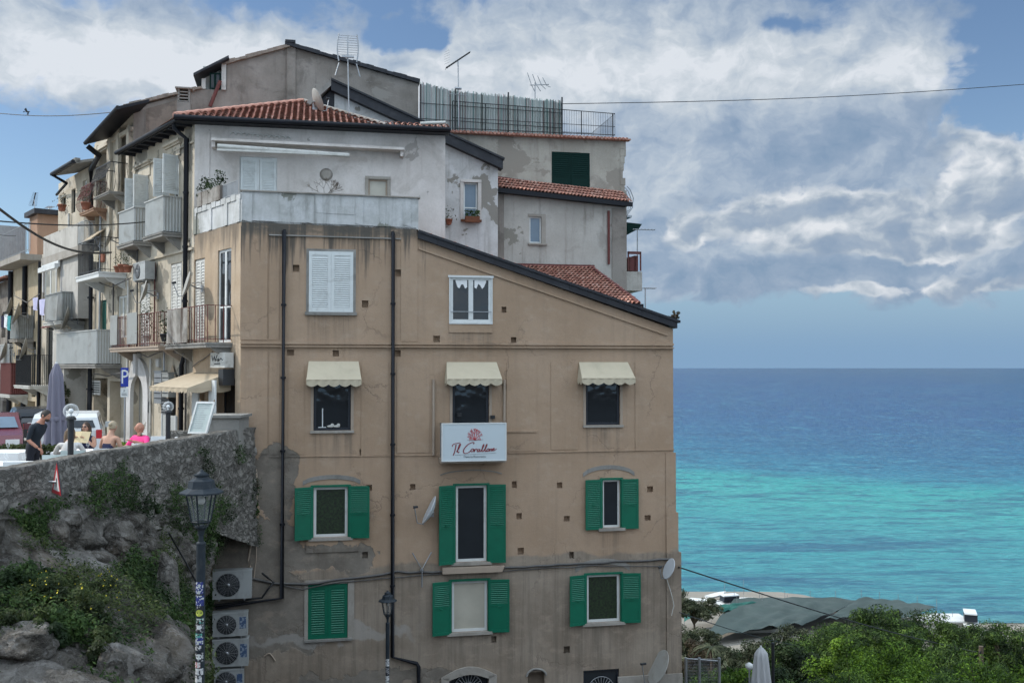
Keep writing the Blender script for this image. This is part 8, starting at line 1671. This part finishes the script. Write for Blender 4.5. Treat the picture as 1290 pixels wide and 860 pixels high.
# ------------------------------------------------------------------ people
SKIN = M_('skin', (.42,.235,.16), .55, .1, 12); SKINR = M_('tanned_skin', (.40,.19,.125), .55, .1, 12)
def person(label, pos, yaw, joints, bones, shirt, trousers, hairmat, skin, hair='short', bald=False, sleeve='short', extra=None, beard=False, glasses=False, look=0, nod=0, base=None):
    """joints: name -> (x, y, z, r); the figure faces local -y. bones: (a, b, kind)"""
    names = list(joints); me = bpy.data.meshes.new('body'); me.from_pydata([joints[k][:3] for k in names], [(names.index(a), names.index(b)) for a, b, _ in bones], [])
    o = bpy.data.objects.new('tmp_body', me); COL.objects.link(o); md = o.modifiers.new('s', 'SKIN'); md.use_smooth_shade = True
    if not me.skin_vertices: bpy.context.view_layer.objects.active = o; 
    sv = me.skin_vertices[0].data if me.skin_vertices else None
    for i, k in enumerate(names):
        sv[i].radius = (joints[k][3],)*2 if len(joints[k]) == 4 else (joints[k][3], joints[k][4])
        sv[i].use_root = (k == 'pelvis')
    ss_ = o.modifiers.new('u', 'SUBSURF'); ss_.levels = 2; ss_.render_levels = 2
    dg = bpy.context.evaluated_depsgraph_get(); ev = o.evaluated_get(dg); em_ = ev.to_mesh(); vs = [v.co.copy() for v in em_.vertices]; fs = [tuple(p.vertices) for p in em_.polygons]; ev.to_mesh_clear()
    bpy.data.objects.remove(o); bpy.data.meshes.remove(me)
    m = MB(); kinds = {'skin':0, 'shirt':1, 'trousers':2}
    B = [(Vector(joints[a][:3]), Vector(joints[b][:3]), kinds[k]) for a, b, k in bones]
    def near(p):
        best = (1e9, 0)
        for a, b, k in B: d = b-a; t = max(0, min(1, (p-a).dot(d)/max(1e-9, d.dot(d)))); q = (p-(a+d*t)).length; best = min(best, (q, k))
        return best[1]
    for f in fs:
        pass
    m.v = [tuple(v) for v in vs]; m.f = fs; m.sm = [True]*len(fs); m.mi = [near(sum((vs[i] for i in f), Vector())/len(f)) for f in fs]
    # head
    h = Vector(joints['head'][:3]); Mh = Matrix.Translation(h) @ Matrix.Rotation(R(look), 4, 'Z') @ Matrix.Rotation(R(nod), 4, 'X')
    hv = []; n, k_ = 20, 14
    for j in range(k_+1):
        t = math.pi*j/k_
        for i in range(n):
            a = 2*math.pi*i/n; x, y, z = math.sin(t)*math.cos(a), math.sin(t)*math.sin(a), -math.cos(t)
            wx = .078*(1-.22*max(0, -z)**1.2); wy = .098; p = [x*wx, y*wy, z*.118]
            if y < -.3:
                p[1] -= .026*math.exp(-((x*.078)/.014)**2-((p[2]+.008)/.026)**2) ; p[1] += .010*math.exp(-((abs(p[0])-.032)/.015)**2-((p[2]-.012)/.014)**2); p[1] -= .007*math.exp(-(p[0]/.03)**2-((p[2]+.052)/.01)**2); p[1] -= .006*math.exp(-((p[2]-.032)/.012)**2)
            hv.append(tuple(p))
    m.cur = 0; m.add(hv, [(j*n+i, j*n+(i+1)%n, (j+1)*n+(i+1)%n, (j+1)*n+i) for j in range(k_) for i in range(n)], Mh, True)
    for s_ in (-1, 1): m.ball((s_*.079, .008, -.004), (.012,.022,.032), 8, 6, Mh)
    # hands: palm, four unequal bent fingers, thumb from the side
    for side in ('l', 'r'):
        w = Vector(joints['wrist_'+side][:3]); e = Vector(joints['elbow_'+side][:3]); d = (w-e).normalized(); up = Vector((0,0,1)) if abs(d.z) < .8 else Vector((0,-1,0)); sx = d.cross(up).normalized(); nz_ = sx.cross(d)
        Mx = Matrix((( sx.x, d.x, nz_.x, w.x), (sx.y, d.y, nz_.y, w.y), (sx.z, d.z, nz_.z, w.z), (0,0,0,1)))
        m.ball((0,.045,0), (.042,.052,.018), 12, 8, Mx)
        for q, (fx, L) in enumerate(((-.030,.066),(-.010,.078),(.010,.073),(.029,.056))): m.tube([(fx,.075,0),(fx*1.05,.08+L*.5,-.010),(fx*1.05,.08+L*.85,-.032)], [.0095,.009,.007], 6, Mx)
        sd = -1 if side == 'l' else 1; m.tube([(sd*.034,.028,0),(sd*.058,.055,-.010),(sd*.060,.082,-.022)], [.012,.011,.008], 6, Mx)
    T = Thing('person', label, 'person', (0,0,0), W); T.o.matrix_world = Matrix.Translation(Vector(pos)) @ Matrix.Rotation(R(yaw), 4, 'Z')
    m.v = [tuple(v) for v in m.v]; T.part('body', m, [skin, shirt, trousers])
    e = MB()
    for s_ in (-1, 1): e.ball((s_*.030, -.088, .012), (.010,.006,.006), 8, 6, Mh)
    T.part('eyes', e, MAT['acdark']); e = MB(); e.tube([(-.022,-.096,-.052),(0,-.101,-.053),(.022,-.096,-.052)], .0045, 5, Mh); T.part('mouth', e, M_('lips', (.30,.10,.09), .5))
    if hair:
        hm = MB(); hv = []; n, k_ = 24, 12; front = {'short':.50, 'long':.42, 'bun':.48, 'fringe':.60}.get(hair, .5)
        for j in range(k_+1):
            for i in range(n):
                a = 2*math.pi*i/n; fr_ = max(0, -math.sin(a)); tmax = math.pi*(.60-.30*fr_**1.5); t = tmax*j/k_; r_ = 1.07+.03*math.sin(i*3.1)*math.sin(j*1.3)
                hv.append((math.sin(t)*math.cos(a)*.080*r_, math.sin(t)*math.sin(a)*.101*r_+.004, math.cos(t)*.119*r_))
        hm.add(hv, [(j*n+i, (j+1)*n+i, (j+1)*n+(i+1)%n, j*n+(i+1)%n) for j in range(k_) for i in range(n)], Mh, True)
        if hair == 'long':
            for k in range(22): a = R(-10+200*k/21); hm.tube([(.082*math.cos(a), .092*math.sin(a)+.01, .03), (.095*math.cos(a), .10*math.sin(a)+.015, -.08), (.09*math.cos(a), .10*math.sin(a)+.02, -.22-.03*math.sin(k*2.3))], [.022,.024,.010], 6, Mh)
        if hair == 'bun': hm.ball((0,.10,.05), (.045,.04,.045), 10, 8, Mh)
        T.part('hair', hm, hairmat)
    if beard:
        b = MB(); b.ball((0,-.048,-.075), (.056,.048,.045), 12, 8, Mh); T.part('beard', b, hairmat)
    if glasses:
        g = MB(); [g.ball((s_*.032,-.098,.014), (.027,.006,.021), 12, 6, Mh) for s_ in (-1,1)]; g.tube([(-.08,-.02,.018),(-.055,-.09,.018),(.055,-.09,.018),(.08,-.02,.018)], .004, 4, Mh); T.part('sunglasses', g, MAT['acdark'])
    return T, Mh
def sit_joints(lean=0.1, arms=None, sh=.185, w=1.0, up=0.0):
    j = {'pelvis':(0,0,.52,.145*w,.125*w),'waist':(0,-lean*.25,.70,.135*w,.105*w),'chest':(0,-lean*.6,.90,.155*w,.11*w),'neckb':(0,-lean*.85,1.05,.075),'neck':(0,-lean,1.13,.055),'head':(0,-lean*1.25-.01,1.235,.06),
         'sh_l':(-sh,-lean*.8,1.0,.062*w),'sh_r':(sh,-lean*.8,1.0,.062*w),'hip_l':(-.10,-.06,.52,.095*w),'hip_r':(.10,-.06,.52,.095*w),'knee_l':(-.14,-.46,.53,.065),'knee_r':(.14,-.46,.53,.065),'ank_l':(-.13,-.44,.10,.042),'ank_r':(.13,-.44,.10,.042),'toe_l':(-.14,-.60,.045,.035),'toe_r':(.14,-.60,.045,.035)}
    a = {'elbow_l':(-.26,-.18,.76,.045),'wrist_l':(-.18,-.40,.80,.028),'elbow_r':(.26,-.18,.76,.045),'wrist_r':(.18,-.40,.80,.028)}; a.update(arms or {}); j.update(a); return j
def bones_(arm='shirt', fore='skin', leg='trousers', shin='trousers', sho='shirt'):
    return [('pelvis','waist','shirt'),('waist','chest','shirt'),('chest','neckb','shirt' if sho == 'shirt' else 'skin'),('neckb','neck','skin'),('neck','head','skin'),('chest','sh_l',sho),('sh_l','elbow_l',arm),('elbow_l','wrist_l',fore),('chest','sh_r',sho),('sh_r','elbow_r',arm),('elbow_r','wrist_r',fore),
            ('pelvis','hip_l',leg),('hip_l','knee_l',leg),('knee_l','ank_l',shin),('ank_l','toe_l','trousers'),('pelvis','hip_r',leg),('hip_r','knee_r',leg),('knee_r','ank_r',shin),('ank_r','toe_r','trousers')]
BLK = M_('black_polo', (.012,.018,.026), .85, .3); BTR = M_('black_trousers', (.012,.013,.02), .85, .3); PNK = M_('pink_polo', (.75,.045,.22), .8, .12, 9, bump=.3); WHT = M_('cream_knit', (.55,.53,.50), .95, .08, 9, bump=.3); NVY = M_('navy_vest', (.015,.02,.06), .85, .2); BLUE_ = M_('denim', (.05,.08,.15), .9, .2)
HB = M_('brown_hair', (.045,.026,.016), .6, .3, 30); HBl = M_('blond_hair', (.34,.27,.18), .6, .3, 30); HD = M_('dark_stubble', (.03,.024,.02), .7, .3, 30); HMid = M_('light_brown_hair', (.13,.085,.05), .6, .3, 30)
# standing waiter: profile facing right, upper body leaning forward, arms hanging in front
stand = {'pelvis':(0,.02,.93,.14,.125),'waist':(0,0,1.08,.125,.115),'chest':(0,-.10,1.33,.165,.12),'neckb':(0,-.17,1.46,.075),'neck':(0,-.22,1.53,.058),'head':(0,-.285,1.61,.062),
 'sh_l':(-.2,-.12,1.41,.064),'sh_r':(.2,-.12,1.41,.064),'elbow_l':(-.25,-.06,1.12,.046),'wrist_l':(-.20,-.26,.96,.029),'elbow_r':(.26,.10,1.14,.048),'wrist_r':(.20,-.02,.92,.030),
 'hip_l':(-.10,.02,.90,.10),'hip_r':(.10,.02,.90,.10),'knee_l':(-.11,-.03,.50,.068),'knee_r':(.11,.04,.50,.068),'ank_l':(-.11,.02,.09,.043),'ank_r':(.12,.08,.09,.043),'toe_l':(-.12,-.14,.045,.036),'toe_r':(.13,-.08,.045,.036)}
q = onfloor(43, 20.6); person('standing waiter with a dark beard, black polo shirt and black trousers, leaning toward the diners', q, 78, stand, bones_(), BLK, BTR, HD, SKINR, hair='short', beard=True, nod=14)
q = onfloor(86, 20.9); person('seated woman in a cream top with long light brown hair, back to the camera', (q[0], q[1], ZS-.02), 195, sit_joints(.26, {'elbow_l':(-.30,-.28,.80,.05),'wrist_l':(-.14,-.45,.82,.03),'elbow_r':(.30,-.26,.80,.05),'wrist_r':(.12,-.45,.82,.03)}), bones_(fore='shirt'), WHT, BLUE_, HMid, SKIN, hair='long', look=-25, nod=8)
q = onfloor(113, 22.9); T, Mh = person('seated dark haired woman in sunglasses reading a tan menu, facing the camera', q, -8, sit_joints(.10, {'elbow_l':(-.26,-.20,.80,.042),'wrist_l':(-.13,-.36,.98,.027),'elbow_r':(.26,-.20,.80,.042),'wrist_r':(.13,-.36,.98,.027)}, sh=.165, w=.92), bones_(arm='skin'), NVY, BLUE_, HB, SKIN, hair='long', glasses=True, nod=-6)
m = MB(); Mm = Matrix.Translation((q[0]-.02, q[1]-.42, ZS+1.04)) @ Matrix.Rotation(R(-8), 4, 'Z') @ Matrix.Rotation(R(-28), 4, 'X'); m.add([(-.20,.03,-.14),(0,0,-.14),(.20,.03,-.14),(-.20,.03,.14),(0,0,.14),(.20,.03,.14)]+[(-.20,.034,-.14),(0,.004,-.14),(.20,.034,-.14),(-.20,.034,.14),(0,.004,.14),(.20,.034,.14)], [(0,1,4,3),(1,2,5,4),(7,6,9,10),(8,7,10,11)], Mm)
Thing('menu', 'tan folded menu held up by the woman in sunglasses', 'menu', Mm.translation, W, None, m, M_('tan_card', (.52,.42,.25), .8, .1))
q = onfloor(136, 21.4); person('seated woman in a navy vest top with blond hair tied up, back to the camera', (q[0], q[1], ZS+.09), 160, sit_joints(.12, {'elbow_l':(-.27,-.12,.76,.044),'wrist_l':(-.16,-.36,.80,.028),'elbow_r':(.28,-.10,.76,.044),'wrist_r':(.20,-.34,.80,.028)}, w=.98), bones_(arm='skin', sho='skin'), NVY, BLUE_, HBl, SKIN, hair='bun', look=10)
m = MB()
q = onfloor(178, 22.6); person('bald man in a bright pink polo shirt resting his arm on the wall top', (q[0], q[1], ZS), -28, sit_joints(.02, {'elbow_l':(-.30,-.14,.80,.052),'wrist_l':(-.16,-.38,.80,.032),'elbow_r':(.36,-.16,.86,.052),'wrist_r':(.20,-.42,.97,.032)}, sh=.205, w=1.18), bones_(), PNK, BLUE_, HD, SKINR, hair=None, look=-38)
# ------------------------------------------------------------------ sky and light
SUN_EL, SUN_AZ = 41.0, (-.97, .10)
wd = bpy.data.worlds.new('World'); sc.world = wd; wd.use_nodes = True; t = NT(wd.node_tree); bg = t.n['Background']
sky = t.node('ShaderNodeTexSky', sky_type='NISHITA', sun_disc=False); sky.sun_elevation = R(SUN_EL); sky.sun_rotation = math.atan2(SUN_AZ[0], SUN_AZ[1]) % (2*math.pi); sky.altitude = 50; sky.air_density = 1.0; sky.dust_density = .15; sky.ozone_density = 3.2
gv = t.node('ShaderNodeTexCoord').outputs['Generated']; dx, dy, dz = t.sep(gv)
az = t.m('MULTIPLY', t.m('ARCTAN2', dx, dy), 57.29578); el = t.m('MULTIPLY', t.m('ARCSINE', dz), 57.29578)
P0 = t.comb(az, t.m('MULTIPLY', el, 1.35), 0)
def adeg(px, py): r = ray(px, py).normalized(); return math.degrees(math.atan2(r.x, r.y)), math.degrees(math.asin(r.z))
def n2d(vec, scale, detail, rough=.6, out='Fac'):
    nd = t.node('ShaderNodeTexNoise', noise_dimensions='2D'); t.put(nd.inputs['Vector'], vec); nd.inputs['Scale'].default_value = scale; nd.inputs['Detail'].default_value = detail; nd.inputs['Roughness'].default_value = rough; return nd.outputs[out]
def field(vec, blobs):
    s = None
    for px, py, rx, ry, w in blobs:
        a, e = adeg(px, py); kx, ky = 22.0/rx, 22.0/(ry*1.35)
        nd = t.node('ShaderNodeVectorMath', operation='MULTIPLY_ADD'); t.put(nd.inputs[0], vec); nd.inputs[1].default_value = (kx, ky, 0); nd.inputs[2].default_value = (-a*kx, -e*1.35*ky, 0)
        g = t.m('POWER', .3679, t.vm('DOT_PRODUCT', nd.outputs[0], nd.outputs[0])); s = t.m('MULTIPLY', g, w) if s is None else t.m('MULTIPLY_ADD', g, w, s)
    return s
wn = n2d(P0, .16, 4, .62, 'Color'); Pw = t.vm('ADD', P0, t.scale(t.vm('SUBTRACT', wn, (.5,.5,.5)), (5.0, 3.6, 0)))
BL = [(130,70,230,62,1.25),(330,100,220,60,1.1),(660,90,230,90,1.1),(850,80,220,95,1.15),(1080,75,200,60,.95),(950,200,220,90,1.1),(1080,280,260,85,1.2),(1250,280,120,90,1.0),(900,355,200,36,.9),(1285,85,65,70,-1.3),(1000,34,50,16,-1.2),(520,42,60,24,-1.5),(40,230,150,60,-1.6),(1000,428,600,32,-1.9)]
mac = field(Pw, BL)
outside = t.m('ADD', t.ss(t.m('ABSOLUTE', az), 30, 46, 0, 1.3), t.ss(el, 27, 45, 0, .7))  # extra cloud added outside the view for whiter fill light
n1 = n2d(Pw, .21, 6, .6); n2 = n2d(P0, .8, 5, .55); n1b = n2d(t.vm('ADD', Pw, (.9, -1.1, 0)), .21, 5, .6)
D = t.m('ADD', t.m('ADD', mac, outside), t.m('MULTIPLY_ADD', t.m('SUBTRACT', n1, .5), 1.9, t.m('MULTIPLY', t.m('SUBTRACT', n2, .5), .5)))
alpha = t.m('MULTIPLY', t.ss(D, .20, .85), t.ss(el, .8, 4.2))
BR = [(130,70,230,60,.55),(320,110,200,50,.50),(690,80,220,70,.48),(1030,90,240,44,.50),(840,222,110,36,.36),(1180,100,60,24,.35),(950,185,240,30,-.20),(1020,345,280,30,-.12)]
puff = n2d(P0, .5, 5, .6)
L = t.m('ADD', t.m('ADD', .36, field(Pw, BR)), t.m('MULTIPLY_ADD', t.m('SUBTRACT', n1b, n1), 1.15, t.m('MULTIPLY', t.m('SUBTRACT', puff, .5), .42)))
cc = t.ramp(L, [(0.0, (.23,.33,.47)), (.3, (.31,.40,.53)), (.55, (.44,.52,.62)), (.8, (.60,.66,.72)), (1.0, (.76,.80,.85))])
up = t.node('ShaderNodeVectorMath', operation='SCALE'); t.put(up.inputs[0], sky.outputs[0]); up.inputs['Scale'].default_value = .115
base = up.outputs[0]
low = t.ss(el, 9.0, .3); base = t.mix(t.m('MULTIPLY', low, .95), base, (.20,.355,.56))     # pale moist air over the sea
lowh = t.m('MULTIPLY', t.ss(el, 2.2, 0.0), .35); base = t.mix(lowh, base, (.24,.39,.58))
fin = t.mix(t.m('MULTIPLY', alpha, .94), base, cc)
# crisp cumulus bank over the sea: lit crowns, bases sinking into the grey
CU = [(985,275,84,38,1.3),(1085,282,66,30,1.15),(1175,295,66,34,1.15),(872,292,30,24,1.0),(1250,225,64,56,1.25),(1065,368,60,9,.8),(1235,360,80,10,.7)]
Pc = t.vm('ADD', P0, t.scale(t.vm('SUBTRACT', wn, (.5,.5,.5)), (2.4, 2.0, 0)))
bil = n2d(Pc, .36, 5, .56); bil2 = n2d(t.vm('ADD', Pc, (.7, -1.1, 0)), .36, 3, .5)
c0_ = t.m('MULTIPLY_ADD', t.m('SUBTRACT', bil, .5), 1.5, field(Pc, CU))
ca = t.m('MULTIPLY', t.ss(c0_, .30, .62), t.ss(el, 1.0, 4.0))
Lc = t.m('ADD', t.m('MULTIPLY_ADD', t.m('SUBTRACT', bil2, bil), 1.7, .50), t.m('MULTIPLY', t.ss(c0_, 1.2, .45), .20))
cuc = t.ramp(Lc, [(0.0, (.24,.33,.46)), (.35, (.33,.41,.52)), (.6, (.47,.54,.62)), (.85, (.64,.69,.75)), (1.0, (.78,.81,.85))])
fin = t.mix(t.m('MULTIPLY', ca, t.ss(Lc, .1, .6, .55, .96)), fin, cuc)
gain = t.m('MULTIPLY', t.m('ADD', 1.0, t.m('MULTIPLY', t.ss(t.m('ABSOLUTE', az), 34, 75), 1.75)), t.m('ADD', 1.0, t.m('MULTIPLY', t.ss(el, 28, 50), .7)))  # sky outside the view brightened to lift the shaded walls
gs = t.node('ShaderNodeVectorMath', operation='SCALE'); wm = t.vm('MULTIPLY', fin, (1.05, .985, .90)); t.put(gs.inputs[0], t.mix(t.ss(gain, 1.1, 1.9), fin, wm)); t.put(gs.inputs['Scale'], gain); fin = gs.outputs[0]
t.put(bg.inputs['Color'], fin); bg.inputs['Strength'].default_value = 1.0
SKYNODES = (t, bg)
sl = bpy.data.lights.new('sun', 'SUN'); sl.energy = 3.2; sl.angle = R(1.2); sl.color = (1.0, .955, .885); so = bpy.data.objects.new('sun', sl); COL.objects.link(so)
v = Vector((SUN_AZ[0], SUN_AZ[1], 0)).normalized()*math.cos(R(SUN_EL)); v.z = math.sin(R(SUN_EL)); so.rotation_euler = v.to_track_quat('Z', 'Y').to_euler()
# ------------------------------------------------------------------ camera
cam = bpy.data.cameras.new('camera'); cam.sensor_width = 36; cam.lens = FPX/1290*36; cam.clip_end = 200000; cam.clip_start = .1
co_ = bpy.data.objects.new('camera', cam); COL.objects.link(co_); co_.rotation_euler = (math.pi/2+PITCH, 0, 0); sc.camera = co_
sc.view_settings.view_transform = 'Standard'; sc.view_settings.look = 'None'; sc.view_settings.gamma = 1; sc.view_settings.exposure = 0.0
sc.cycles.use_denoising = True; sc.cycles.use_adaptive_sampling = True; sc.cycles.adaptive_threshold = .03; sc.cycles.max_bounces = 4; sc.cycles.diffuse_bounces = 2; sc.cycles.glossy_bounces = 2; sc.cycles.transmission_bounces = 2; sc.cycles.transparent_max_bounces = 12; sc.cycles.caustics_reflective = False; sc.cycles.caustics_refractive = False
print('objects', len(bpy.data.objects))
